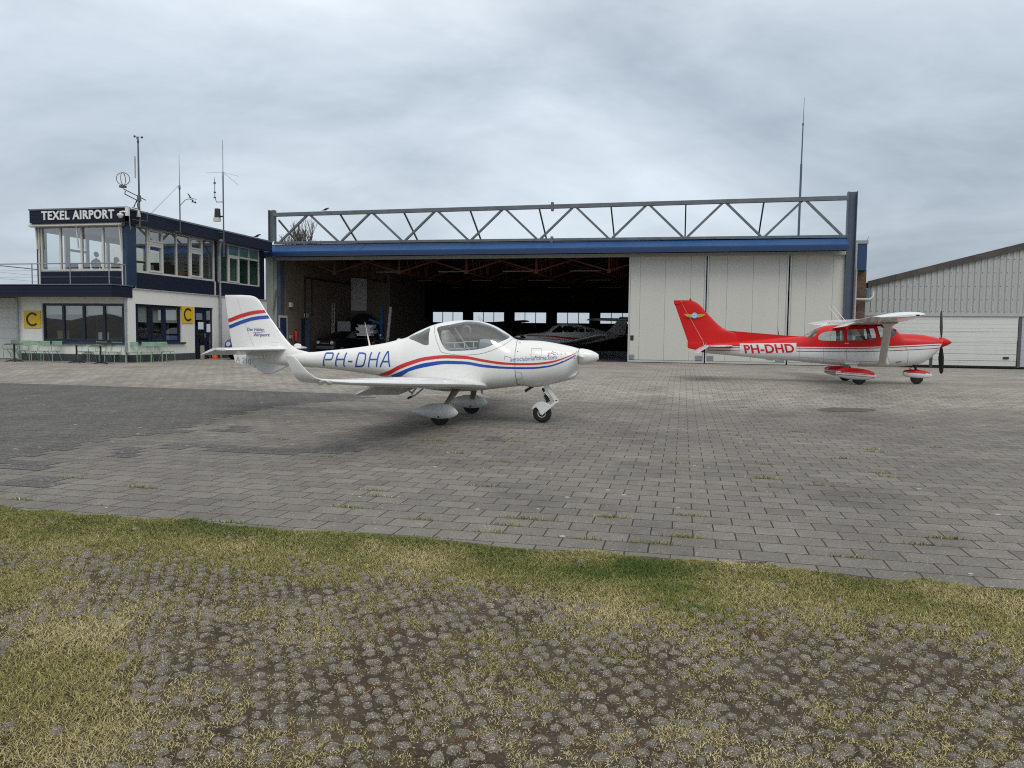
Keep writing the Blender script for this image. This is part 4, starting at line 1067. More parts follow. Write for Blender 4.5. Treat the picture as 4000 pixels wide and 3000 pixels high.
A = [(34.182,6.489),(34.114,9.389),(34.061,10.911),(34.265,5.249),(34.150,8.037),(34.027,7.274)]
y3 = A[0][0]
mc = thing('radio_mast', 'roof mast with ground plane radio antenna and a dark lamp box', 'mast', (-22.2,y3,5.5))
t_ = MB(); t_.tube([(-22.2,y3,A[3][1]),(-22.2,y3,A[1][1])], .034, 8); brackets(t_, -22.2, y3, (5.98,6.42)); t_.build('pole', m_mast, mc)
z = A[1][1]; t_ = MB(); t_.tube([(-22.2,y3,z),(-22.2,y3,A[2][1])], [.022,.016], 6)
for dx_, dy_, dz_ in ((-.6,-.45,-.12),(.5,.55,-.12),(.15,1.05,-.42)): t_.tube([(-22.2,y3,z-.02),(-22.2+dx_,y3+dy_,z+dz_)], .008, 5)
t_.lathe([(.05,-.2),(.05,-.02)], (-22.2,y3,z), n=8); t_.build('whip_antenna', m_mastl, mc)
z = A[4][1]; t_ = MB(); t_.tube([(-22.2,y3,z-.1),(-22.5,y3-.1,z-.12),(-22.58,y3-.12,z+.1),(-22.58,y3-.12,z+.85),(-22.58,y3-.12,z+1.1)], [.022,.022,.018,.018,.005], 6)
for dz_ in (.1,.35,.8): t_.lathe([(.06,-.03),(.06,.03)], (-22.58,y3-.12,z+dz_), n=8)
t_.build('side_antenna', m_mast, mc)
z = A[5][1]; t_ = MB(); t_.box(-22.62,y3-.24,z-.30,-22.32,y3-.02,z-.12); t_.build('junction_box', m_frame, mc)
t_ = MB(); t_.lathe([(.15,0),(.13,.42)], (-22.46,y3-.1,z-.10), n=12); t_.box(-22.4,y3-.08,z-.08,-22.2,y3,z-.02); t_.build('lamp', m_dark, mc)

# birds
def bird(label, p, s=1.):
    b = MB(); M_ = Matrix.Translation(p)
    rings = []
    for x, z, r in ((-.26,.075,.012),(-.16,.085,.02),(-.08,.10,.05),(.0,.125,.065),(.08,.155,.055),(.13,.18,.04),(.17,.19,.04),(.205,.185,.02),(.24,.178,.006)):
        rings.append([(x, r*.8*math.cos(a), z+r*math.sin(a)) for a in np.linspace(0,2*math.pi,10,endpoint=False)])
    b.loft(rings)
    for s_ in (-1,1): b.tube([(.0,s_*.02,.08),(.01,s_*.025,.0),(.04,s_*.03,.0)], .006, 5)
    b.v = [(v[0]*s, v[1]*s, v[2]*s) for v in b.v]; b.xf(M_)
    return tag(b.build('bird', M('bird_black', (.015,.015,.018), .5), smooth=60), label, 'bird')

# ------------------------------------------------------------------ hangar
def panelled(name, col, cuts, axis=0, w=.012, rough=.55, groove=.35, bumpd=.01):
    """flat sheet with thin seams every cuts metres along an axis"""
    if name in MATS: return MATS[name]
    m, t, b, N, L = nodes(name)
    tc = N('TexCoord'); sp = N('SeparateXYZ'); L(tc.outputs['Object'], sp.inputs[0])
    d = N('Math', _operation='DIVIDE'); d.inputs[1].default_value = cuts; L(sp.outputs[axis], d.inputs[0])
    f = N('Math', _operation='FRACT'); L(d.outputs[0], f.inputs[0]); q = w/cuts
    j = ramp(N, L, f.outputs[0], [(0.,0.),(q*.6,0.),(q,1.),(1.,1.)])
    mp = N('Mapping'); mp.inputs['Scale'].default_value = (1.5,1.5,.3); L(tc.outputs['Object'], mp.inputs[0])
    n = N('TexNoise', Scale=.9, Detail=6., Roughness=.6); L(mp.outputs[0], n.inputs['Vector'])
    c = mix(N, L, n.outputs[0], [x*.93 for x in col], [x*1.06 for x in col])
    n2 = N('TexNoise', Scale=2.2, Detail=8., Roughness=.75); L(mp.outputs[0], n2.inputs['Vector'])
    c = mix(N, L, ramp(N, L, n2.outputs[0], [(.55,0.),(.8,.22)]), c, [x*.6 for x in col])
    c = mix(N, L, j, [x*groove for x in col], c)
    L(c, b.inputs['Base Color']); b.inputs['Roughness'].default_value = rough
    bp = N('Bump', Strength=.6, Distance=bumpd); L(j, bp.inputs['Height']); L(bp.outputs[0], b.inputs['Normal'])
    MATS[name] = m; return m
m_door = M('door_sheet', (.57,.56,.515), .6, var=.03, scale=.8, dirt=.06, streak=True)
m_alu = M('alu_frame', (.55,.56,.56), .4, .3, var=.06, dirt=.15)
m_seam = M('dark_seam', (.20,.20,.19), .7)
m_galv = M('weathered_galv', (.145,.165,.18), .55, .35, var=.4, scale=2., dirt=.8)
m_steelb = M('bluegrey_steel', (.085,.105,.15), .5, .1, var=.3, scale=1.5, dirt=.5)
m_canopy = M('canopy_blue', (.016,.070,.20), .55, var=.10, scale=1.5, dirt=.3, spec=.3)
m_strip = M('header_strip', (.42,.43,.41), .7, var=.15, scale=3, dirt=.4)
m_brick = paving('brown_brick', .22, .065, (.12,.075,.05), (.19,.12,.08), (.16,.14,.12), .006, lichen=0, moss=.2)
t_ = m_brick.node_tree; nb = [n for n in t_.nodes if n.type == 'MAPPING'][0]; nb.inputs['Rotation'].default_value = (math.pi/2,0,0)
m_ibrick = paving('hangar_brick', .22, .065, (.21,.17,.13), (.26,.21,.165), (.19,.16,.13), .006, lichen=0, moss=.1)
nb = [n for n in m_ibrick.node_tree.nodes if n.type == 'MAPPING'][0]; nb.inputs['Rotation'].default_value = (0,math.pi/2,0)
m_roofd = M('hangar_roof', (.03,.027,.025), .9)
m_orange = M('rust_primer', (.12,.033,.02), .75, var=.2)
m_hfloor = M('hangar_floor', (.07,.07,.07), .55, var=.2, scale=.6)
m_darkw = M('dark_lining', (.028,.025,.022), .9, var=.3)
HY = 40.4; XL, XRR = -22.5, 7.62
hg = thing('hangar', 'wide hangar with a lattice girder over its half open white sliding doors', 'hangar', (-7.5,55,G))
# shell
b = MB(); b.box(XL-.3, HY+.3, G, XL, 56.8, 6.4); b.build('wall', m_ibrick, hg)
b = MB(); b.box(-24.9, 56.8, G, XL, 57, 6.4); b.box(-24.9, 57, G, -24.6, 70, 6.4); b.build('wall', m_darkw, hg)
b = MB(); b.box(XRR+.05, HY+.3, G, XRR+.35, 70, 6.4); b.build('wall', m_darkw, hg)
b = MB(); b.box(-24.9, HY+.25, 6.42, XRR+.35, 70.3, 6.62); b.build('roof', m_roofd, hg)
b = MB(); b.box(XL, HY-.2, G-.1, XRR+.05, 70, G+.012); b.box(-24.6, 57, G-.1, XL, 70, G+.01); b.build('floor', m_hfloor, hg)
far = MB(); z0, z1 = 2.65, 3.70; xs = [XL-.3]
gw = [-23.37+3.99*i for i in range(8)]
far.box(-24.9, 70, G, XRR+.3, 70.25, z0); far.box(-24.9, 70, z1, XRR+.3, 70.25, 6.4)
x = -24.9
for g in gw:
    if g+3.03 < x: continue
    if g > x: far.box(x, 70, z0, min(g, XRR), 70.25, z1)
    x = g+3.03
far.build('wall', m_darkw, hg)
for g in gw:
    if g > 3: continue
    f = MB()
    for k in range(4): f.box(g+k*1.01-.03, 70.05, z0, g+k*1.01+.03, 70.12, z1)
    f.box(g, 70.06, z0-.02, g+3.03, 70.11, z0+.05); f.box(g, 70.06, z1-.05, g+3.03, 70.11, z1)
    wq = f.build('window', m_dark, hg)
    q = MB(); q.quad((g,70.08,z0),(g+3.03,70.08,z0),(g+3.03,70.08,z1),(g,70.08,z1)); q.build('pane', glass('dusty_pane', (.85,.87,.88), .6), wq, fix=False)
# back room in the left corner
b = MB(); b.box(XL, 49.6, G, -19.6, 49.8, 6.4); b.box(-19.8, 49.8, G, -19.6, 56.8, 6.4); b.box(-22.5, 56.6, G, -19.8, 56.8, 6.4); b.build('partition', M('partition_tan', (.19,.16,.125), .9, var=.25), hg)
# lattice girder on the front
gd = MB(); GYF = 40.15
lat = lambda p: None
TL = [(-22.695,8.332),(7.566,8.479),(-22.710,6.634),(7.639,6.522)]
zt = lambda x: TL[0][1]+(TL[1][1]-TL[0][1])*(x-TL[0][0])/(TL[1][0]-TL[0][0])-.1
zb = lambda x: TL[2][1]+(TL[3][1]-TL[2][1])*(x-TL[2][0])/(TL[3][0]-TL[2][0])+.02
xa, xb = -22.85, 7.6
c = MB(); c.beam((xa,GYF,zt(xa)),(xb,GYF,zt(xb)),.20,.20); c.build('top_chord', m_galv, hg)
c = MB(); c.beam((xa,GYF,zb(xa)),(xb,GYF,zb(xb)),.18,.13); c.build('bottom_chord', m_galv, hg)
nb_ = 8; dx = (xb-.12-(xa+.25))/nb_
for i in range(nb_):
    x0 = xa+.25+i*dx; xm = x0+dx/2
    for (p, q) in (((x0+.10, zb(x0)+.05),(xm-.10, zt(xm)-.08)),((xm+.10, zt(xm)-.08),(x0+dx-.10, zb(x0+dx)+.05))):
        d = MB(); d.beam((p[0],GYF,p[1]),(q[0],GYF,q[1]),.11,.11); d.build('diagonal', m_galv, hg)
    if i:
        d = MB(); d.beam((x0,GYF+.05,zt(x0)-.06),(x0,GYF+2.9,6.62),.07,.09); d.build('brace', m_galv, hg)
d = MB(); d.beam((xa+.25,GYF+.05,zt(xa)-.3),(xa+.25,GYF+2.9,6.62),.07,.09); d.build('brace', m_galv, hg)
for x in (-6.85,):
    d = MB(); d.box(x-.06,GYF-.13,zt(x)-.22,x+.06,GYF+.13,zt(x)+.22); d.build('splice_plate', m_galv, hg)
    d = MB(); d.box(x-.06,GYF-.12,zb(x)-.16,x+.06,GYF+.12,zb(x)+.16); d.build('splice_plate', m_galv, hg)
def hcol(name, xc, z0, z1, w, dpt, m):
    c = MB(); c.box(xc-w/2, HY-.35, z0, xc-w/2+.03, HY-.35+dpt, z1); c.box(xc+w/2-.03, HY-.35, z0, xc+w/2, HY-.35+dpt, z1); c.box(xc-w/2+.03, HY-.35+dpt*.45, z0, xc+w/2-.03, HY-.35+dpt*.55, z1)
    return c.build(name, m, hg)
hcol('column', 7.80, G, 8.68, .42, .38, m_steelb)
hcol('column', -23.02, 6.75, 8.50, .34, .34, m_galv)
c = MB(); c.box(-22.72, HY-.25, G, -22.50, HY+.15, 6.0); c.build('column', m_steelb, hg)
# pale cladding beside the left column
c = MB(); c.box(-23.45, HY-.2, G, -22.98, HY+.2, 6.05); c.box(-22.98, HY-.12, G, -22.73, HY+.2, 6.05)
c.build('wall', M('pale_cladding', (.42,.45,.43), .6, var=.06, dirt=.3, streak=True), hg)
c = MB(); c.beam((-22.9,HY-.35,2.75),(-22.75,HY-.3,4.0),.10,.05); tag(c.build('plank', M('weathered_wood', (.20,.17,.14), .9, var=.4)), 'grey weathered plank fixed upright beside the hangar opening', 'plank')
# sloping blue canopy over the door track
xq0, xq1 = -23.5, 7.55
c = MB(); c.prism([(HY-.12,6.52),(HY-.12,6.44),(HY-1.15,5.98),(HY-1.20,5.98),(HY-1.20,6.06)], 'x', xq0, xq1)
c.build('canopy', m_canopy, hg)
c = MB(); c.box(xq0, HY-1.205, 5.78, xq1, HY-1.165, 5.985); c.box(xq0,HY-1.165,5.78,xq0+.03,HY-.15,6.2)
c.build('canopy_edge', M('canopy_edge_blue', (.014,.035,.10), .4, dirt=.2), hg)
for i in range(1,5):
    x = xq0+i*6.2; c = MB(); c.beam((x,HY-1.19,6.065),(x,HY-.13,6.53),.05,.02); c.build('canopy_joint', m_canopy, hg)
c = MB(); c.box(-22.72, HY-.34, 5.66, 7.6, HY-.26, 5.83); c.box(-22.72, HY-.26, 5.70, 7.6, HY+.3, 5.83); c.build('header', m_strip, hg)
c = MB(); c.box(-22.9, HY+.0, 5.83, 7.6, HY+.25, 6.44); c.build('lintel', m_darkw, hg)
# sliding doors
def slide(x0, x1, y, seams, label=None):
    p = MB(); p.box(x0+.05, y-.06, G+.12, x1-.05, y, 5.70)
    d = p.build('sliding_door', m_door, hg)
    if label: d['label'] = label
    f = MB(); f.box(x0, y-.075, G+.03, x0+.07, y+.02, 5.70); f.build('frame', m_alu, d)
    f = MB(); f.box(x1-.07, y-.075, G+.03, x1, y+.02, 5.70); f.build('frame', m_alu, d)
    f = MB(); f.box(x0+.07, y-.075, G+.03, x1-.07, y+.02, G+.13); f.build('frame', m_alu, d)
    f = MB()
    for s in seams: f.box(s-.006, y-.0625, G+.14, s+.006, y-.055, 5.70)
    f.box(x0+.07,y-.078,G+.125,x1-.07,y-.06,G+.15); f.box(x0+.072,y-.07,G+.14,x0+.085,y-.058,5.7); f.box(x1-.085,y-.07,G+.14,x1-.072,y-.058,5.7)
    f.build('seam', m_seam, d)
    return d
DXs = [p[0] for p in [(-2.796,1.771),(-2.220,1.778),(-0.962,1.792),(0.304,1.806),(1.050,1.814),(1.201,1.816),(2.076,1.826),(3.325,1.840),(4.556,1.854),(4.990,1.859),(5.147,1.860),(5.841,1.868),(7.061,1.882),(7.648,1.889)]]
d1 = slide(DXs[0], DXs[4], HY-.18, DXs[1:4], 'open edge sliding door with a small black handle')
d2 = slide(DXs[4]+.06, DXs[9], HY-.20, DXs[6:9]); d3 = slide(DXs[9]+.08, DXs[13], HY-.10, DXs[11:13])
q = [(-2.662,1.640),(-2.504,1.642),(-2.499,1.391),(-2.656,1.389)]; c = MB(); c.box(q[0][0],HY-.27,q[2][1],q[1][0],HY-.235,q[0][1]); c.build('handle', m_blk, d1)
m_vent = M('kick_plate', (.25,.25,.255), .5, .3, var=.15)
for d, x0, x1 in ((d1,DXs[4]-.42,DXs[4]-.10),(d1,DXs[0]+.09,DXs[0]+.33),(d2,DXs[4]+.16,DXs[4]+.46),(d2,DXs[9]-.50,DXs[9]-.10),):
    c = MB(); c.box(x0,HY-.285,G+.16,x1,HY-.24,G+.40); c.build('kick_plate', m_vent, d)
# roof framing inside
tx = [-19.84+3.97*i for i in range(7)]
for j, yq in enumerate((41.6, 46.5, 51.5, 56.5, 62, 67)):
    for i, x in enumerate(tx):
        if j > 2 and i > 5: continue
        p = MB(); p.box(x-.05, yq-.05, 5.0, x+.05, yq+.05, 6.42)
        if j == 0: p.box(x-.11, yq-.10, 4.95, x+.11, yq-.05, 5.19)
        p.build('hanger_post', m_orange, hg)
        if i < len(tx)-1:
            for a, b_ in (((x,5.08),(tx[i+1],6.25)),((tx[i+1],5.08),(x,6.25))):
                p = MB(); p.beam((a[0],yq+(.03 if a[1] < b_[1] and a[0] < b_[0] else -.03),a[1]),(b_[0],yq,b_[1]),.07,.07); p.build('cross_brace', m_orange, hg)
p = MB(); p.beam((XL+.1,41.6,6.1),(tx[0],41.6,5.08),.07,.07); p.build('cross_brace', m_orange, hg)
for x in tx:
    p = MB(); p.beam((x,41.6,5.06),(x,69.5,5.06),.09,.09); p.beam((x,41.6,6.36),(x,69.5,6.36),.09,.09)
    n = 18
    for k in range(n):
        ya = 41.8+k*1.52; p.beam((x,ya,5.1),(x,ya+.76,6.34),.045); p.beam((x,ya+.76,6.34),(x,ya+1.5,5.1),.045)
    p.build('roof_truss', m_orange, hg)
m_tube = M('tube_white', (.25,.26,.25), .4)
for yq in (44.5,52.,60.):
    for x in (-17.6,-13.6,-9.6,-5.6):
        p = MB(); p.box(x-.9,yq,5.30,x+.9,yq+.10,5.36); p.build('strip_light', m_tube, hg)
# boarding along the inside back wall
p = MB(); p.box(-20, 69.6, 4.6, XRR, 69.7, 5.4); p.build('board', M('old_board', (.09,.075,.05), .9, var=.3), hg)

# pier, drain pipes and the blue roof box at the right end
xp = [(8.420,1.904),(8.876,1.909)]
b = MB(); b.box(8.06, 41.2, G, 8.78, 42.3, 5.0); b.build('brick_pier', m_brick, hg)
q = [(8.070,6.359),(8.703,6.388),(8.758,4.976),(8.205,4.979)]
b = MB(); b.box(8.10, 40.9, q[2][1], q[1][0], 42.4, q[1][1]-.12); b.build('gutter_box', M('box_blue', (.018,.055,.14), .45, var=.15), hg)
b = MB(); b.box(8.02, 40.86, q[1][1]-.12, q[1][0]+.04, 42.44, q[1][1]+.04); b.build('box_cap', m_zinc, hg)
m_pvc = M('pvc_grey', (.46,.455,.46), .5, var=.06, dirt=.2)
pipe(hg, [(8.16,40.78,6.3),(8.16,40.78,5.1),(8.22,40.9,4.92),(8.22,40.9,G)], .075, m_pvc, clips=(1.2,2.9,4.3))
pipe(hg, [(8.22,40.9,3.55),(8.95,41.0,3.55),(9.12,41.2,3.68),(9.14,41.3,3.95)], .06, m_pvc)

# ------------------------------------------------------------------ grey storage hall on the right
sh = thing('storage_hall', 'grey corrugated storage hall with a pitched roof and white roller doors', 'hall', (19,50,G))
SY = 42.6; sl = (6.26-4.36)/(16.215-9.0)
AP = 20.5
def rz_(x): return 4.18+sl*(x-8.87) if x <= AP else 4.18+sl*(2*AP-8.87-x)
m_corr = M('corrugated_grey', (.43,.44,.43), .5, .1, var=.05, scale=1.5, dirt=.12, streak=True)
c = MB(); pitch = .28; x = 9.20; prof = []
while x < 31.5:
    prof += [(x,SY),(x+.10,SY),(x+.135,SY-.045),(x+.235,SY-.045)]; x += pitch
vs = []; fs = []
for i, (a, y) in enumerate(prof): vs += [(a,y,2.93),(a,y,rz_(a)+.1)]
fs = [(2*i,2*i+2,2*i+3,2*i+1) for i in range(len(prof)-1)]
c.add(vs, fs); gc_ = c
c = MB(); c.box(8.84, SY-.06, 2.93, 9.22, SY+.1, rz_(9.0)-.02); c.build('corner_flashing', m_corr, sh)
c = MB(); c.box(8.86, SY-.075, 2.80, 31.5, SY+.05, 2.93); c.build('sill_flashing', M('flashing_pale', (.42,.44,.43), .5), sh)
f = gc_.mat(1)
for z in (3.02,3.62,4.28,4.95,5.6):
    x = 9.20+.18
    while x < 31:
        if rz_(x) > z+.12: f.box(x-.016,SY-.058,z-.016,x+.016,SY-.040,z+.016)
        x += pitch
f.build('gable_cladding', [m_corr, M('screw_dark', (.10,.10,.10), .6)], sh, fix=False)
m_fib = M('fibre_cement', (.085,.075,.066), .95, var=.55, scale=2.2, bump=.5, dirt=.7)
for a, b_ in ((9.2,AP),(AP,2*AP-9.2)):
    c = MB(); n = 9
    for i in range(n):
        x0 = a+(b_-a)*i/n; x1 = a+(b_-a)*(i+1)/n
        off = .012*(i % 2)
        c.prism([(x0-.05,rz_(x0)-.02),(x1,rz_(x1)-.02),(x1,rz_(x1)+.30),(x0-.05,rz_(x0)+.28)], 'y', SY-.16-off, SY-.02)
    c.build('verge', m_fib, sh)
c = MB(); c.prism([(8.9,rz_(8.9)+.02),(AP,rz_(AP)+.02),(2*AP-8.9,rz_(8.9)+.02),(2*AP-8.9,rz_(8.9)+.26),(AP,rz_(AP)+.28),(8.9,rz_(8.9)+.24)], 'y', SY-.02, 62); c.build('roof', m_fib, sh)
c = MB(); c.box(8.86,SY+.1,G,9.0,62,rz_(9.0)); c.box(31.9,SY+.1,G,32.0,62,rz_(9.0)); c.box(9.0,SY+.12,2.9,32,SY+.2,4.3); c.build('wall', m_corr, sh)
c = MB(); c.box(9.08,SY-.02,3.62,9.24,SY-.15,4.16); c.build('hopper', M('hopper_blue', (.12,.17,.26), .5), sh)
m_roll = panelled('roller_white', (.68,.68,.66), .215, 2, .010, groove=.86)
x2 = [(16.255,1.996),(16.334,1.997)]
c = MB(); c.box(9.02,SY-.0,G+.08,16.13,SY+.06,2.80); rd = c.build('roller_door', m_roll, sh)
f = MB()
for z in (.93,1.48,2.04): f.box(9.02,SY-.006,z-.006,16.13,SY,z+.006)
f.box(9.02,SY-.012,G+.34,16.13,SY,G+.36); f.build('seam', M('seam_grey', (.40,.40,.39), .7), rd)
f = MB(); f.box(9.0,SY-.03,G+.02,16.15,SY+.05,G+.085); f.build('rubber_seal', m_rubber, rd)
f = MB(); f.box(15.55,SY-.05,G+.45,15.8,SY,G+.54); f.build('handle', m_dark, rd)
c = MB(); c.box(16.17,SY-.03,G+.02,16.30,SY+.06,2.80); c.build('door_post', M('post_dark', (.09,.09,.10), .6), sh)
c = MB(); c.box(16.32,SY-.0,G+.06,23.4,SY+.06,2.80); c.build('roller_door', panelled('roller_lilac', (.44,.45,.50), .215, 2, .010, groove=.86), sh)
c = MB(); c.box(23.45,SY-.0,G+.06,31.5,SY+.06,2.80); c.build('roller_door', MATS['roller_lilac'], sh)
c = MB(); c.tube([(8.75,41.9,6.25),(8.98,41.9,6.75)], .014, 6); tag(c.build('stub_antenna', m_zinc), 'short slanting antenna on the blue gutter box', 'antenna')
b = MB(); b.box(12.02,SY-.75,G,12.14,SY-.63,.85); tag(b.build('bollard', M('dark_post', (.06,.06,.065), .7), bevel=.01), 'short dark post in front of the storage hall roller door', 'bollard')
# tall mast behind the hangar roof
A = [(6.975,8.095),(7.169,16.669),(7.067,12.567),(7.089,15.020)]
mm = thing('tall_mast', 'very tall slender whip mast standing behind the hangar girder', 'mast', (A[0][0],52,6.6))
t_ = MB(); t_.tube([(A[0][0],52,6.6),(A[0][0]+.02,52,A[2][1])], [.075,.065], 8); t_.build('pole', M('mast_blue', (.10,.14,.20), .5, .4), mm, smooth=50)
t_ = MB(); t_.tube([(A[0][0]+.02,52,A[2][1]),(A[0][0]+.04,52,A[3][1])], [.045,.035], 8); t_.lathe([(.06,-.06),(.06,.06)], (A[0][0]+.04,52,A[3][1]), n=8); t_.build('pole', MATS['mast_blue'], mm)
t_ = MB(); t_.tube([(A[0][0]+.04,52,A[3][1]),(A[0][0]+.06,52,A[1][1])], [.022,.012], 6); t_.build('whip_antenna', m_mast, mm)
p = [(-19.690,8.449)][0]; bird('black bird perched on the top chord of the hangar girder', (p[0], GYF, zt(p[0])+.10), .95)
p = [(37.581,6.546)][0]; bird('black bird perched on the office roof edge near the hangar', (-22.4, p[0], 6.60), .95)
# bare tree showing through the girder
def bare_tree(loc, h, label):
    r = thing('bare_tree', label, 'tree', loc); rn = random.Random(3); tr = MB(); cr_ = MB()
    def grow(p, d, l, rad, k):
        q = p+d*l; (tr if k < 2 else cr_).tube([p, (p+q)/2+Vector((rn.uniform(-.04,.04),rn.uniform(-.04,.04),0))*l, q], [rad, rad*.85, rad*.68], 5 if k < 3 else 4)
        if k >= 6: return
        for i in range(3 if k else 4):
            a = rn.uniform(0,6.28); sp_ = rn.uniform(.35,.75)
            e = Vector((math.cos(a)*sp_, math.sin(a)*sp_, 1-.28*sp_))
            grow(q-d*l*rn.uniform(0,.35), (d*.55+e*.6).normalized(), l*rn.uniform(.62,.78), rad*.58, k+1)
    grow(Vector(loc), Vector((0,0,1)), h*.32, h*.028, 0)
    m_ = M('winter_bark', (.10,.085,.075), .9)
    tr.build('trunk', m_, r, fix=False); cr_.build('crown', m_, r, fix=False)
    return r
p = [(-48.891,14.598)][0]; bare_tree((p[0],95,G), (p[1]-G)*1.25, 'bare winter tree showing above the hangar roof behind the girder')

# ------------------------------------------------------------------ white low-wing two-seater in front
m_gel = M('gelcoat_white', (.79,.79,.77), .25, var=.03, scale=1.5, coat=.5, dirt=.07)
m_gelp = M('gelcoat_worn', (.74,.75,.73), .35, var=.05, scale=3., dirt=.22)
m_red = M('stripe_red', (.58,.018,.015), .3, var=.05, coat=.4)
m_blue = M('stripe_blue', (.010,.065,.36), .3, var=.05, coat=.4)
m_gap = M('panel_gap', (.13,.13,.13), .7)
m_grey = M('letter_grey', (.33,.34,.35), .5)
m_can = glass('canopy_glass', (.80,.85,.88), 1.7)
m_tyre = M('tyre', (.016,.016,.017), .85, var=.3, scale=20, bump=.3)
m_alum = M('bare_alu', (.55,.55,.54), .35, .8)
AY = 13.97
aq = thing('light_aircraft', 'white low wing two seat aircraft with red and blue stripes and PH-DHA lettering', 'aircraft', (-4.17,AY,0))
def tr(o, lbl): o['label'] = lbl; return o
topP = [(-8.152,1.187),(-7.814,1.203),(-7.479,1.214),(-7.180,1.222),(-6.805,1.260),(-6.393,1.304),(-5.934,1.369),(-5.588,1.430),(-5.321,1.496),(-5.155,1.542),(-5.000,1.622),(-4.805,1.712),(-4.611,1.787),(-4.418,1.835),(-4.226,1.865),(-4.060,1.876),(-3.846,1.872),(-3.656,1.843),(-3.468,1.785),(-3.280,1.685),(-3.157,1.605),(-3.056,1.540),(-2.981,1.519),(-2.890,1.514),(-2.656,1.512),(-2.426,1.491),(-2.197,1.452),(-1.966,1.406),(-1.850,1.373)]
botP = [(-8.154,0.976),(-7.816,0.952),(-7.595,0.947),(-7.320,0.937),(-7.083,0.922),(-6.806,0.902),(-6.532,0.878),(-6.257,0.851),(-5.989,0.820),(-5.788,0.795),(-5.481,0.742),(-5.115,0.643),(-4.701,0.560),(-4.257,0.528),(-3.839,0.550),(-3.545,0.582),(-3.268,0.618),(-2.984,0.655),(-2.833,0.666),(-2.731,0.647),(-2.586,0.654),(-2.414,0.693),(-2.242,0.736),(-2.072,0.782),(-1.946,0.884),(-1.844,1.004)]
Xn = lambda px: None
xT, xN = topP[0][0], topP[-1][0]
hw = [(xT,.055),(-7.6,.11),(-7.0,.165),(-6.3,.25),(-5.7,.37),(-5.1,.50),(-4.5,.575),(-4.0,.585),(-3.5,.57),(-3.0,.53),(-2.6,.47),(-2.2,.36),(-1.95,.26),(xN,.20)]
nu = [(xT,2.),(-5.2,2.1),(-4.0,2.25),(-3.0,2.3),(-2.6,2.3),(xN,2.2)]
nl = [(xT,2.),(-5.2,2.3),(-4.0,3.0),(-3.2,3.0),(-2.6,2.3),(xN,2.)]
zwp = [(xT,.5),(-6.6,.48),(-5.6,.40),(-4.6,.36),(-3.6,.38),(-3.0,.45),(-2.4,.5),(xN,.52)]
H_ = Hull(AY, topP, botP, zwp, hw, nu, nl)
rearw = [(-5.050,1.539),(-4.821,1.633),(-4.650,1.721),(-4.612,1.702),(-4.588,1.559),(-4.563,1.432),(-4.585,1.404),(-4.664,1.407),(-4.842,1.470)]
rearw = smoothpoly(rearw, 3)
mainw = [(-4.457,1.732),(-4.215,1.786),(-3.948,1.847),(-3.758,1.844),(-3.586,1.808),(-3.417,1.748),(-3.246,1.651),(-3.117,1.568),(-3.189,1.502),(-3.351,1.427),(-3.507,1.365),(-3.670,1.335),(-3.883,1.313),(-4.076,1.305),(-4.165,1.308),(-4.253,1.363),(-4.329,1.469),(-4.400,1.608)]
mainw = smoothpoly(mainw, 3)
hood = smoothpoly([(-4.546,1.775),(-4.506,1.679),(-4.435,1.528),(-4.359,1.380),(-4.312,1.297),(-4.256,1.270),(-4.073,1.240),(-3.879,1.235),(-3.641,1.252),(-3.455,1.292),(-3.255,1.373),(-3.101,1.475),(-3.071,1.545)], 6, False)
parts = H_.mesh(xT, xN, 150, 61, [('g', rearw), ('g', mainw)])
fz = parts[None]
# paint: wave stripes
def poly(P): f = pchip(P); return f
rU = poly([(-5.710,0.811),(-5.363,0.917),(-5.137,1.025),(-4.926,1.101),(-4.611,1.185),(-4.170,1.229),(-3.864,1.221),(-3.501,1.163),(-3.146,1.118),(-2.913,1.108),(-2.672,1.109),(-2.350,1.140),(-2.140,1.192),(-1.933,1.279),(-1.859,1.320)])
rL = poly([(-5.787,0.787),(-5.462,0.813),(-5.137,0.944),(-4.923,1.026),(-4.608,1.120),(-4.168,1.169),(-3.862,1.165),(-3.500,1.118),(-3.146,1.077),(-2.912,1.071),(-2.671,1.075),(-2.349,1.106),(-2.139,1.168),(-1.931,1.263),(-1.857,1.309)])
bU = poly([(-5.384,0.807),(-5.140,0.896),(-4.923,0.983),(-4.607,1.076),(-4.166,1.127),(-3.861,1.121),(-3.500,1.071),(-3.145,1.040),(-2.912,1.035),(-2.671,1.038),(-2.349,1.069),(-2.138,1.133),(-1.930,1.238),(-1.855,1.284)])
bL = poly([(-5.391,0.796),(-5.153,0.807),(-4.924,0.917),(-4.606,1.001),(-4.165,1.067),(-3.860,1.068),(-3.499,1.021),(-3.145,1.003),(-2.912,1.000),(-2.671,1.004),(-2.349,1.042),(-2.138,1.108),(-1.929,1.217),(-1.853,1.270)])
q = [(-5.638,0.893),(-5.348,0.903),(-1.879,0.961)]
for side in (-1,1):
    fz.mat(1); H_.strip(fz, rU, rL, q[0][0], q[2][0], 90, side); fz.mat(2); H_.strip(fz, bU, bL, q[1][0], q[2][0], 90, side)
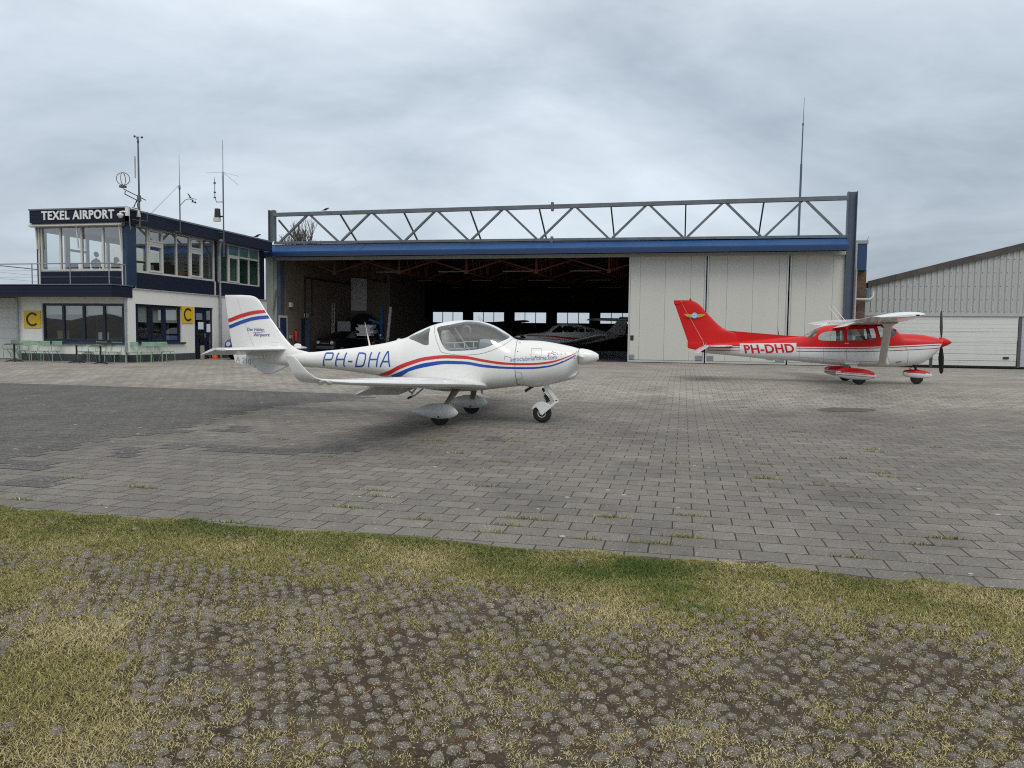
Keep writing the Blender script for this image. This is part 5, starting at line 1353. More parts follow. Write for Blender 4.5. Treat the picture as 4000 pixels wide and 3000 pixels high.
# panel lines
fz.mat(3)
cowl = [(-2.971,1.517),(-2.945,1.417),(-2.942,1.281),(-2.934,1.098),(-2.925,0.914),(-2.917,0.772),(-2.921,0.688)]
for side in (-1,1):
    H_.line(fz, smoothpoly(cowl, 5, False), .008, side); H_.line(fz, hood, .006, side)
H_.line(fz, [(-2.656,1.367),(-2.489,1.369),(-2.473,1.351),(-2.478,1.228),(-2.491,1.219),(-2.644,1.221),(-2.655,1.239),(-2.656,1.367)], .004)
H_.line(fz, [(-2.929,0.947),(-2.833,0.943),(-2.812,0.921),(-2.809,0.831),(-2.829,0.821),(-2.927,0.825)], .004)
H_.line(fz, [(-3.119,1.228),(-3.121,1.169)], .006); H_.line(fz, [(-3.119,1.228),(-2.999,1.198)], .006)
for px in ([(-2.899,1.468),(-2.900,1.313),(-2.894,0.801),(-2.573,1.231),(-2.887,0.710),(-1.900,1.206),(-2.112,1.145)]): H_.line(fz, [(px[0]-.006,px[1]),(px[0]+.006,px[1])], .014)
# registration: thin slanting strokes, bent with the hull
def stroke(pts, w, mi, out=.0035):
    fz.mat(mi); pts = dens(pts, .02, False)
    n = len(pts); L_ = []
    for i in range(n):
        a = pts[max(i-1,0)]; b = pts[min(i+1,n-1)]; d = Vector((b[0]-a[0], b[1]-a[1])).normalized(); nn = Vector((-d.y,d.x))*w/2
        L_ += [H_.pt(pts[i][0]+nn.x, pts[i][1]+nn.y, -1, out), H_.pt(pts[i][0]-nn.x, pts[i][1]-nn.y, -1, out)]
    fz.add(L_, [(2*i,2*i+1,2*i+3,2*i+2) for i in range(n-1)])
def regfit(P): return P
RG = [  # strokes traced in the plane of the fuselage side
 (False,[(-6.825,0.958),(-6.823,1.004),(-6.786,1.208),(-6.768,1.218)]),
 (True,[(-6.787,1.210),(-6.643,1.213),(-6.619,1.197),(-6.616,1.143),(-6.634,1.103),(-6.662,1.090),(-6.781,1.087)]),
 (False,[(-6.551,0.955),(-6.553,0.995),(-6.510,1.199),(-6.494,1.224)]), (False,[(-6.369,0.955),(-6.372,1.000),(-6.336,1.202),(-6.319,1.227)]), (False,[(-6.520,1.096),(-6.338,1.100)]),
 (False,[(-6.275,1.062),(-6.172,1.065)]),
 (False,[(-6.109,0.957),(-6.094,1.008),(-6.050,1.208),(-6.039,1.238)]), (True,[(-6.052,1.225),(-5.971,1.227),(-5.917,1.219),(-5.890,1.193),(-5.887,1.120),(-5.917,1.017),(-5.952,0.987),(-6.000,0.976),(-6.100,0.973)]),
 (False,[(-5.816,0.966),(-5.807,1.016),(-5.778,1.214),(-5.764,1.248)]), (False,[(-5.637,0.972),(-5.631,1.021),(-5.602,1.218),(-5.586,1.257)]), (False,[(-5.778,1.113),(-5.603,1.118)]),
 (False,[(-5.556,0.974),(-5.419,1.265),(-5.399,1.266),(-5.343,0.986)]), (False,[(-5.493,1.080),(-5.364,1.083)])]
for cl_, P in RG: stroke(P, .030, 2)
def hull_text(s, x0, z0, w, h, mi, ang=0., out=.004, **k):
    vs, fs = refine(*fit_text(s, w, h, **k), 1); fz.mat(mi); ca, sa = math.cos(ang), math.sin(ang)
    fz.add([H_.pt(x0+x*ca-y*sa, z0+x*sa+y*ca, -1, out) for x, y in vs], fs)
q = [(-3.018,1.127),(-2.243,1.226),(-2.352,1.261),(-2.043,1.264),(-2.278,1.326),(-2.363,1.229)]
hull_text('aeroclubmaritime.com', q[0][0], q[0][1]+.006, .82, .075, 4, ang=.065)
hull_text('QUILA', q[4][0], q[2][1], q[3][0]-q[4][0], .047, 5, ang=-.03, shear=.25); hull_text('A', q[2][0]+.02, q[2][1], .075, .07, 5, shear=.25)
stroke([(-2.354,1.229),(-2.337,1.298)], .018, 1); stroke([(-2.367,1.288),(-2.328,1.298)], .010, 1)
m_txtb = M('letter_blue', (.08,.17,.40), .5)
fus = fz.build('fuselage', [m_gel, m_red, m_blue, m_gap, m_txtb, m_grey], aq, smooth=50, weld=True)
cg = parts['g'].build('canopy', m_can, fus, smooth=60, weld=True)
# cockpit behind the glass
def hullx(px, py): return None
ck = MB(); q = [(-5.169,1.184),(-3.055,1.221)]
ck.box(q[0][0]+.2, AY-.5, .86, q[1][0]-.1, AY+.5, .90); ck.build('cockpit_floor', M('cockpit_grey', (.33,.34,.36), .8), aq)
m_seat = M('sheepskin', (.46,.40,.34), .95, var=.25, scale=14, bump=.5)
for yy, q in ((AY-.27, [(-4.285,1.659),(-4.237,1.229)]), (AY+.27, [(-4.437,1.667),(-4.373,1.227)])):
    s = MB(); x, zt_ = q[0]; 
    s.loft([[(xx+dx_, yy+dy_*w_, zz) for dx_, dy_ in ((-.05,-1),(.03,-1),(.06,-.6),(.06,.6),(.03,1),(-.05,1))] for xx, zz, w_ in ((x+.12,.93,.22),(x+.03,1.12,.22),(x-.02,1.32,.21),(x-.03,1.40,.13),(x-.03,zt_-.02,.12),(x-.02,zt_+.02,.08))])
    s.loft([[(xx, yy+dy_*.22, zz+dz_) for dy_, dz_ in ((-1,-.05),(1,-.05),(1,.04),(-1,.04))] for xx, zz in ((x+.08,.98),(x+.50,1.0))])
    s.build('seat', m_seat, aq, smooth=50, bevel=.02)
p = [(-3.619,1.518),(-3.229,1.504),(-3.597,1.317)]
pn = MB(); pn.loft([[(xx, AY+dy_*w_, zz) for dy_, zz in ((-1,z0),(1,z0),(1,z1-.06),(.85,z1),(-.85,z1),(-1,z1-.06))] for xx, z0, z1, w_ in ((p[0][0],.95,p[0][1],.44),(p[0][0]+.05,.95,p[0][1]+.012,.45),(p[1][0]+.05,1.0,p[1][1]-.04,.42))])
pn.build('instrument_panel', M('panel_grey', (.26,.285,.31), .7), aq, smooth=40)
r_ = MB(); q = [(-4.316,1.707),(-4.097,1.386),(-4.021,1.325)]
r_.tube([(q[0][0],AY+.30,q[0][1]+.02),(q[1][0],AY+.38,q[1][1]),(q[2][0],AY+.45,q[2][1]-.06)], .018, 8); r_.build('roll_bar', m_gelp, aq, smooth=60)
q = [(-4.274,1.451),(-3.907,1.457),(-3.917,1.481),(-3.648,1.484),(-4.298,1.330),(-3.672,1.369),(-3.922,1.495),(-3.732,1.478),(-4.092,1.454)]
cb = MB()
for a, b_ in ((q[0],q[1]),(q[2],q[3]),(q[4],q[5]),((q[1][0],q[1][1]),(q[1][0],q[4][1])),((q[7][0],q[7][1]),(q[7][0],q[5][1]+.02)),((q[8][0],q[8][1]),(q[8][0],q[4][1]))): cb.beam((a[0],AY-.41,a[1]),(b_[0],AY-.41,b_[1]),.016)
cb.build('control_lock', M('pvc_white', (.62,.62,.58), .5), aq)
hs = MB(); q = [(-4.069,1.686)][0]; hs.tube([(q[0]+.08*math.cos(a), AY+.28+.02*math.sin(a), q[1]+.075*math.sin(a)) for a in np.linspace(-.6,3.7,14)], .022, 8); hs.build('headset', m_seat, aq, smooth=60)
# spinner and propeller
q = [(-1.848,1.228),(-1.511,1.225)]
sx_, sz_ = q[0]; tipx = q[1][0]; Ls = tipx-sx_
sp_ = MB(); sp_.lathe([(.0,.0),(.142,.0),(.150,.02),(.148,.06),(.137,.14),(.115,.22),(.08,.30),(.045,.35),(.015,Ls)], (sx_+.005,AY,sz_+.0), (1,0,0), 28); sp_.build('spinner', m_gel, aq, smooth=50)
bl = MB()
for s_ in (-1,1):
    secs = []
    for r0, c0, tw, th in ((.10,.09,70,.55),(.18,.12,58,.28),(.32,.14,42,.14),(.55,.125,28,.11),(.75,.09,20,.10),(.86,.045,18,.10)):
        a = R(tw); dz = -s_*r0*.10
        d = Vector((math.sin(a), 0, math.cos(a)*s_)); 
        le = Vector((sx_+.07, AY+s_*r0, sz_+dz))+d*c0*.4; te = le-d*c0
        secs.append((le, te, th, Vector((math.cos(a),0,-math.sin(a)*s_))))
    b_ = MB(); foil(b_, secs, n=8); b_.build('propeller_blade', m_gelp, aq, smooth=50)
# air intakes, exhaust
q = [(-1.867,0.961),(-1.944,0.823)]
ik = MB(); c0 = Vector(((q[0][0]+q[1][0])/2+.012, AY, (q[0][1]+q[1][1])/2)); d = Vector((q[1][0]-q[0][0],0,q[1][1]-q[0][1])).normalized(); hh = .075; n_ = 24
ring = lambda k, e: [c0+d*math.cos(a)*hh*k+Vector((0,1,0))*math.sin(a)*.13*k+Vector((e,0,e*.3)) for a in np.linspace(0,2*math.pi,n_,endpoint=False)]
ik.loft([ring(.75,-.36), ring(1.0,-.2), ring(1.12,-.07), ring(1.08,-.005), ring(1.0,.008), ring(.88,.0), ring(.8,-.08)], False); ik.mat(1); ik.add(ring(.82,-.06), [tuple(range(n_))]); ik.build('air_intake', [m_gel, m_dark], fus, smooth=50)
ik = MB(); q = [(-1.892,1.045)][0]
for s_ in (-1,1):
    ik = MB(); ik.lathe([(.045,-.05),(.055,.0),(.04,.012),(.036,-.02),(.0,-.02)], (q[0]-.03,AY+s_*.15,q[1]-.02), (.9,s_*.35,0), 16); ik.build('air_intake', m_dark, fus, smooth=50)
ex = MB(); q = [(-2.822,0.578),(-2.697,0.657)]; ex.tube([(q[1][0]+.05,AY-.12,q[1][1]+.03),(q[0][0],AY-.12,q[0][1])], .026, 10); ex.build('exhaust', m_dark, aq, smooth=50)
an_ = MB(); q = [(-3.649,0.584),(-3.709,0.573),(-3.668,0.487)]; an_.prism([q[0],q[1],(q[2][0]-.015,q[2][1]),(q[2][0]+.015,q[2][1])], 'y', AY-.012, AY+.012); an_.build('blade_antenna', m_gelp, aq)
an_ = MB(); q = [(-5.931,1.369),(-5.979,1.567),(-6.000,1.656),(-6.037,1.824)]; an_.tube([(q[0][0],AY,q[0][1]-.02),(q[1][0],AY,q[1][1])], [.020,.012], 8); an_.tube([(q[1][0],AY,q[1][1]),(q[3][0],AY,q[3][1])], [.005,.003], 5); an_.build('whip_antenna', m_gelp, aq, smooth=50)
an_ = MB(); q = [(-5.310,1.491)][0]; an_.ball((q[0]-.02,AY,q[1]), (.05,.03,.022)); an_.build('beacon', m_gelp, aq, smooth=60)
# fin, rudder, ventral fin
finL = [(-7.038,1.171),(-7.230,1.228),(-7.451,1.265),(-7.650,1.404),(-7.761,1.520),(-7.899,1.699),(-8.041,1.878),(-8.155,2.032),(-8.233,2.153),(-8.288,2.234),(-8.345,2.282),(-8.407,2.315),(-8.509,2.336),(-8.680,2.345)]
fle = pchip([(z,x) for x, z in finL])
finT = [(-9.059,2.340),(-8.905,1.283),(-8.811,0.963)]; fte = pchip([(z,x) for x, z in finT])
fhg = pchip([(z,x) for x, z in [(-8.794,2.346),(-8.504,1.217),(-8.365,0.885)]])
zs = [1.08,1.14,1.20,1.27,1.36,1.47,1.60,1.75,1.90,2.05,2.16,2.23,2.27,2.30,2.32,2.335,2.345]
fin = MB(); rud = MB(); s1 = []; s2 = []
for i, z in enumerate(zs):
    l, t_, h = max(fle(z), fte(z)+.1), fte(z), fhg(z); c = l-t_; cut = (l-h)/c
    th = .085 if z > 1.3 else .085+.03*(1.3-z)/.2
    if z > 2.28: th *= max(.3, 1-((z-2.28)/.065)**2*.7)
    s1.append(((l,AY,z),(t_,AY,z),th,(0,1,0)))
us = lambda sec: sec
# the fin runs to the rudder hinge, the rudder behind it
foil(fin, s1, 0, .62, 12); foil(rud, s1, .626, 1., 8)
finS = lambda x, z: min(.085*(fle(z)-fte(z))*.5+.002, .2)
def finy(x, z, out=.003):
    l, t_ = fle(z), fte(z); c = l-t_; u = min(max((l-x)/c,0),1); th = .085 if z > 1.3 else .085+.03*(1.3-z)/.2
    return AY-(5*(.2969*math.sqrt(u)-.126*u-.3516*u*u+.2843*u**3-.1015*u**4)+.008)*c*th-out
def finband(mb, U, L_, x0, x1, n=24):
    u, l = pchip(U), pchip(L_)
    vs = []
    for i in range(n+1):
        x = x0+(x1-x0)*i/n
        for k in range(3):
            z = l(x)+(u(x)-l(x))*k/2; xe = min(max(x, fte(z)+.004), fle(z)-.012); vs.append((xe, finy(xe,z), z))
    mb.add(vs, [(i*3+k, i*3+k+1, i*3+k+4, i*3+k+3) for i in range(n) for k in range(2)])
RU = [(-8.967,1.872),(-8.655,1.972),(-8.370,2.032),(-8.132,2.051)]; RL_ = [(-8.957,1.794),(-8.656,1.895),(-8.371,1.963),(-8.110,1.995)]
BU = [(-8.951,1.743),(-8.657,1.843),(-8.371,1.912),(-8.077,1.944)]; BL_ = [(-8.935,1.671),(-8.658,1.771),(-8.372,1.845),(-8.032,1.884)]
hx = lambda z: fle(z)-.623*(fle(z)-fte(z))
for mb, x0, x1 in ((rud, RU[0][0]-.05, -8.63), (fin, -8.63, RU[-1][0]+.1)):
    mb.mat(1); finband(mb, RU, RL_, x0, x1); mb.mat(2); finband(mb, BU, BL_, x0, x1)
fin.mat(2)
def fin_text(s, x0, z0, w, h, mi, **k):
    vs, fs = fit_text(s, w, h, **k); fin.mat(mi); fin.add([(x0+x, finy(x0+x, z0+y, .004), z0+y) for x, y in vs], fs)
q = [(-8.545,1.628),(-8.164,1.689),(-8.410,1.512),(-8.052,1.603),(-8.059,1.404),(-7.851,1.422),(-8.060,1.352)]
fin_text('Den Helder', q[0][0], q[0][1], q[1][0]-q[0][0], .062, 4, bold=.012); fin_text('Airport', q[2][0], q[2][1]-.008, q[3][0]-q[2][0], .08, 4, shear=.22, bold=.02)
fin_text('composites holland', q[4][0], q[4][1], .19, .012, 3); fin_text('maintenance and repair', q[4][0]+.03, q[6][1]-.01, .16, .010, 3)
fin.mat(1); P = [(-8.403,1.558),(-8.409,1.584),(-8.374,1.599),(-8.272,1.595),(-8.204,1.606),(-8.148,1.622)]
for a, b_ in zip(P[:-1], P[1:]): fin.quad(*[(x, finy(x,z,.0045), z) for x, z in ((a[0],a[1]-.004),(b_[0],b_[1]-.004),(b_[0],b_[1]+.004),(a[0],a[1]+.004))])
fin.build('fin', [m_gel, m_red, m_blue, m_gap, m_txtb], aq, smooth=40, fix=True)
rud.build('rudder', [m_gel, m_red, m_blue], aq, smooth=40)
lr = MB(); P = [(-8.382,0.887),(-8.507,1.178),(-8.867,1.139),(-8.828,0.989)]
lr.prism(P, 'y', AY-.035, AY+.035); vs, fs = fit_text('A 210', .42, .115, bold=.0); q = [(-8.805,1.005),(-8.495,0.954)]; lr.mat(1)
lr.add([(q[0][0]-.0+x*.80, AY-.038, q[0][1]+y-.15*x) for x, y in vs], fs); lr.build('rudder_foot', [m_gelp, m_grey], aq, bevel=.006)
vf = MB(); P = smoothpoly([(-7.066,0.927),(-7.370,0.936),(-7.595,0.942),(-7.693,0.921),(-7.867,0.846),(-7.980,0.792),(-8.110,0.762),(-8.224,0.774),(-8.280,0.825),(-8.365,0.885),(-8.493,1.176),(-7.814,1.198),(-7.258,1.136)], 3)
vf.prism(P, 'y', AY-.03, AY+.03)
vf.build('ventral_fin', m_gelp, aq, bevel=.02)
# tail boom end, stabiliser and elevators
q = [(-7.785,1.270),(-8.038,1.276)]
for s_ in (-1,1):
    st_ = MB(); el = MB(); secs = []
    for f_, yy in ((0.,.02),(.5,.75),(.88,1.32),(.97,1.46),(1.,1.50)):
        le = Vector((-7.68-.30*f_-(.10*(f_-.88)/.12 if f_ > .88 else 0), AY+s_*yy, 1.275)); te = Vector((-8.42+.02*f_, AY+s_*yy, 1.275))
        secs.append((le, te, .13 if f_ < .95 else .10, (0,0,1)))
    foil(st_, secs, 0, .64, 10); o_ = st_.build('stabiliser', m_gel, aq, smooth=40)
    se = []
    for le, te, th, up in secs:
        h = le+(te-le)*.65; cc_ = .44-.10*(le.y-AY)*s_/1.5; se.append((h+Vector((.02,0,.03)), h+Vector((-cc_*math.cos(R(19))*.98,0,-cc_*math.sin(R(19))*.9)), .12, (math.sin(R(19))*-1,0,1)))
    foil(el, se, 0, 1, 8); el.build('elevator', m_gel, o_, smooth=40)
    if s_ == 1: 
        bw = MB(); bw.ball((-8.05, AY+1.1, 1.32), (.09,.015,.05)); bw.build('balance_horn', m_gel, o_, smooth=60)
# wings
for s_ in (-1,1):
    W = MB(); secs = []
    #      span  leading x  trailing x   z     thickness
    T = [(.40,-3.44,-4.98,.675,.13),(.60,-3.54,-4.98,.698,.15),(.90,-3.60,-4.97,.726,.16),(2.0,-3.68,-4.90,.796,.165),(3.3,-3.86,-4.83,.876,.155),(4.2,-4.03,-4.79,.935,.14),(4.75,-4.19,-4.77,.972,.12),(4.96,-4.31,-4.765,.995,.12)]
    for y, l, t_, z, th in T: secs.append(((l,AY+s_*y,z),(t_,AY+s_*y,z-.015),th,(0,-s_*.08,1)))
    for y, l, t_, z, th, k in ((5.06,-4.42,-4.765,1.015,.12,.4),(5.12,-4.49,-4.77,1.05,.12,1.),(5.15,-4.57,-4.79,1.12,.11,2.5),(5.17,-4.66,-4.83,1.22,.10,6),(5.185,-4.72,-4.855,1.295,.09,9),(5.19,-4.77,-4.86,1.315,.06,9)):
        secs.append(((l,AY+s_*y,z),(t_,AY+s_*y,z),th,(0,-s_*k,1)))
    foil(W, secs, 0, 1, 14)
    W.mat(1)
    for ya, yb in ((.75,2.74),(2.78,4.65)):
        pts = []
        for i in range(13):
            y = ya+(yb-ya)*i/12; l = np.interp(y, [t[0] for t in T], [t[1] for t in T]); tt = np.interp(y, [t[0] for t in T], [t[2] for t in T]); z = np.interp(y, [t[0] for t in T], [t[3] for t in T]); th = np.interp(y, [t[0] for t in T], [t[4] for t in T])
            c = l-tt; u = .76; zz = z-.015*u+(5*(.2969*u**.5-.126*u-.3516*u*u+.2843*u**3-.1015*u**4)+.008)*c*th+.02*c*math.sin(math.pi*u)+.002
            pts.append((l-c*u, AY+s_*y, zz))
        for a, b_ in zip(pts[:-1], pts[1:]): W.quad((a[0]-.004,a[1],a[2]-.001),(b_[0]-.004,b_[1],b_[2]-.001),(b_[0]+.004,b_[1],b_[2]+.001),(a[0]+.004,a[1],a[2]+.001))
    wing = W.build('wing', [m_gel, m_gap], aq, smooth=50)
    nl_ = MB(); nl_.ball((-4.44,AY+s_*5.07,.985), (.045,.05,.032), 10, 8); nl_.build('navigation_light', glass('clear_lens', (.8,.8,.8), 2.), wing, smooth=60)
    nl_ = MB(); nl_.lathe([(.03,0),(.028,.05),(.0,.06)], (-4.36,AY+s_*5.02,.985), (.85,s_*.5,0), 12); nl_.build('strobe_light', m_alum, wing, smooth=60)
    # lowered flap on its brackets
    F_ = MB(); secs = []
    for y, z in ((.72,.655),(2.72,.802)):
        le = Vector((-4.70+.03*(y-.7)/2.6,AY+s_*y,z)); secs.append((le, le+Vector((-.36,0,-.165)), .10, (-.4,0,1)))
    foil(F_, secs, 0, 1, 8); fl_ = F_.build('flap', m_gelp, aq, smooth=40)
    for y in (.95,1.65,2.4):
        z = .67+.19*(y-.7)/2.6; b_ = MB(); b_.beam((-4.58,AY+s_*y,z+.03),(-4.72,AY+s_*y,z-.14),.018,.03); b_.beam((-4.90,AY+s_*y,z-.02),(-4.72,AY+s_*y,z-.14),.018,.03); b_.ball((-4.72,AY+s_*y,z-.15), .022, 8, 6); b_.build('flap_bracket', m_gelp, fl_)
    # undercarriage: spring leg, spat, wheel
    x0, yw = -4.165, AY+s_*1.04
    l = MB(); secs2 = [(-3.98,.50,.68,.10,.06),(-4.0,.62,.60,.08,.04),(-4.06,.80,.44,.06,.022),(-4.13,.97,.30,.045,.018),(-4.15,1.0,.24,.042,.018)]
    l.loft([[(x+a*cw,AY+s_*(y+b_*tk*.6),z+b_*tk*.6) for a, b_ in ((-1,0),(-.7,.8),(.7,.8),(1,0),(.7,-.8),(-.7,-.8))] for x, y, z, cw, tk in secs2])
    l.build('gear_leg', M('leg_beige', (.33,.29,.21), .5, var=.2, dirt=.5), aq, smooth=50)
    sp2 = MB(); rg = []; zc = .225
    for u, r in ((-.545,.006),(-.46,.05),(-.33,.105),(-.18,.148),(-.02,.162),(.10,.152),(.20,.115),(.27,.07),(.315,.008)):
        rg.append([(x0+.02+u, yw+r*.62*math.cos(a), zc+(r*(1.02 if math.sin(a) > 0 else .78))*math.sin(a)-.02*(1-(r/.16))*0) for a in np.linspace(0,2*math.pi,20,endpoint=False)])
    sp2.loft(rg); o_ = sp2.build('wheel_spat', m_gelp, aq, smooth=50)
    for z in (.10,.155):
        b_ = MB(); b_.ball((x0+.0,yw-s_*0-.097*1,z), (.016,.010,.016), 8, 6); b_.build('bolt', m_dark, o_)
    w_ = MB(); w_.lathe([(.06,-.05),(.13,-.055),(.165,-.045),(.178,-.015),(.178,.015),(.165,.045),(.13,.055),(.06,.05)], (x0,yw,.178), (0,1,0), 28); o_ = w_.build('wheel', m_tyre, aq, smooth=50)
    st2 = MB(); st2.box(-3.50,AY+s_*.5,.64,-3.30,AY+s_*.7,.66)
st2 = MB(); q = [(-4.808,0.447),(-4.653,0.516),(-4.518,0.579)]; st2.tube([(q[2][0],13.05,q[2][1]+.06),(q[1][0],13.02,q[1][1]),(q[0][0],13.0,q[0][1])], .016, 8); st2.mat(1); st2.tube([(q[0][0]+.02,13.0,q[0][1]+.008),(q[0][0]+.09,13.01,q[0][1]+.04)], .019, 8); st2.build('boarding_step', [m_gelp, m_dark], aq, smooth=50)
# nose leg
q = dict(c=[(-2.507,0.169)][0], a=[(-2.462,0.676)][0], e=[(-2.234,0.404)][0], s=[(-2.495,0.614)][0], s2=[(-2.386,0.366)][0], f=[(-2.507,0.163)][0], k=[(-2.408,0.574)][0])
ny_ = AY-.05
g_ = MB()
for s_ in (-1,1): g_.beam((q['a'][0],ny_+s_*.055,q['a'][1]+.05),(q['e'][0],ny_+s_*.055,q['e'][1]),.022,.055); 
g_.beam((q['a'][0],ny_,q['a'][1]),(q['k'][0]+.01,ny_,q['k'][1]),.11,.06); g_.box(q['e'][0]-.03,ny_-.066,q['e'][1]-.03,q['e'][0]+.03,ny_+.066,q['e'][1]+.03)
g_.prism([(q['k'][0]-.07,q['k'][1]-.01),(q['k'][0]+.02,q['k'][1]+.05),(q['k'][0]+.06,q['k'][1]-.06),(q['k'][0]+.03,q['k'][1]-.10)], 'y', ny_-.05, ny_+.05)
g_.build('nose_leg', m_gelp, aq, bevel=.004)
g_ = MB()
for s_ in (-1,1): g_.beam((q['e'][0],ny_+s_*.085,q['e'][1]),(q['f'][0],ny_+s_*.085,q['f'][1]),.022,.05)
g_.build('nose_fork', m_gelp, aq, bevel=.004)
g_ = MB(); a, b_ = Vector((q['s'][0],ny_,q['s'][1])), Vector((q['s2'][0],ny_,q['s2'][1])); d = (b_-a); Ld = d.length
g_.tube([a, b_], .016, 8); g_.mat(1); prof = [(.018,Ld*.36)]
for k in range(4): t0_ = Ld*(.40+.13*k); prof += [(.03,t0_),(.047,t0_+.012),(.047,t0_+Ld*.085),(.03,t0_+Ld*.105)]
g_.lathe(prof+[(.018,Ld*.93)], a, d, 16); g_.ball(a, .028, 8, 6); g_.ball((a+d*.12), .022, 8, 6); g_.build('shock_strut', [m_alum, m_rubber], aq, smooth=40)
g_ = MB(); cx_, cz_ = q['c']; n = 22; Rr_ = .205
arc = [R(158)-R(120)*i/n for i in range(n+1)]
rim_ = [(cx_+Rr_*math.cos(a), cz_+Rr_*math.sin(a)) for a in arc]
rings = [[(x,ny_-.075,z-.0),(x,ny_-.055,z+.012),(x,ny_+.055,z+.012),(x,ny_+.075,z),(x,ny_+.055,z-.004),(x,ny_-.055,z-.004)] for x, z in rim_]
g_.loft(rings)
for s_ in (-1,1):
    P = rim_+[(cx_+.07,cz_+.03),(cx_+.02,cz_-.03),(cx_-.02,cz_-.02),(cx_-.05,cz_+.06),(cx_-.10,cz_+.12)]
    g_.prism(P, 'y', ny_+s_*.072, ny_+s_*.078)
g_.build('mudguard', m_gelp, aq, smooth=40)
w_ = MB(); w_.lathe([(.075,-.05),(.12,-.055),(.155,-.048),(.172,-.02),(.174,0),(.172,.02),(.155,.048),(.12,.055),(.075,.05)], (cx_,ny_,.174), (0,1,0), 36); o_ = w_.build('wheel', m_tyre, aq, smooth=50)
w_ = MB(); w_.lathe([(.0,-.040),(.03,-.040),(.03,-.034),(.06,-.034),(.064,-.05),(.078,-.052),(.082,-.04),(.082,.04),(.078,.052),(.0,.05)], (cx_,ny_,.174), (0,1,0), 28); w_.build('rim', M('rim_white', (.6,.6,.6), .4, .2), o_, smooth=30)
for k in range(3):
    a = k*2.09+.4; b_ = MB(); b_.ball((cx_+.048*math.cos(a),ny_-.036,.174+.048*math.sin(a)), (.012,.008,.012), 8, 6); b_.build('bolt', m_dark, o_)

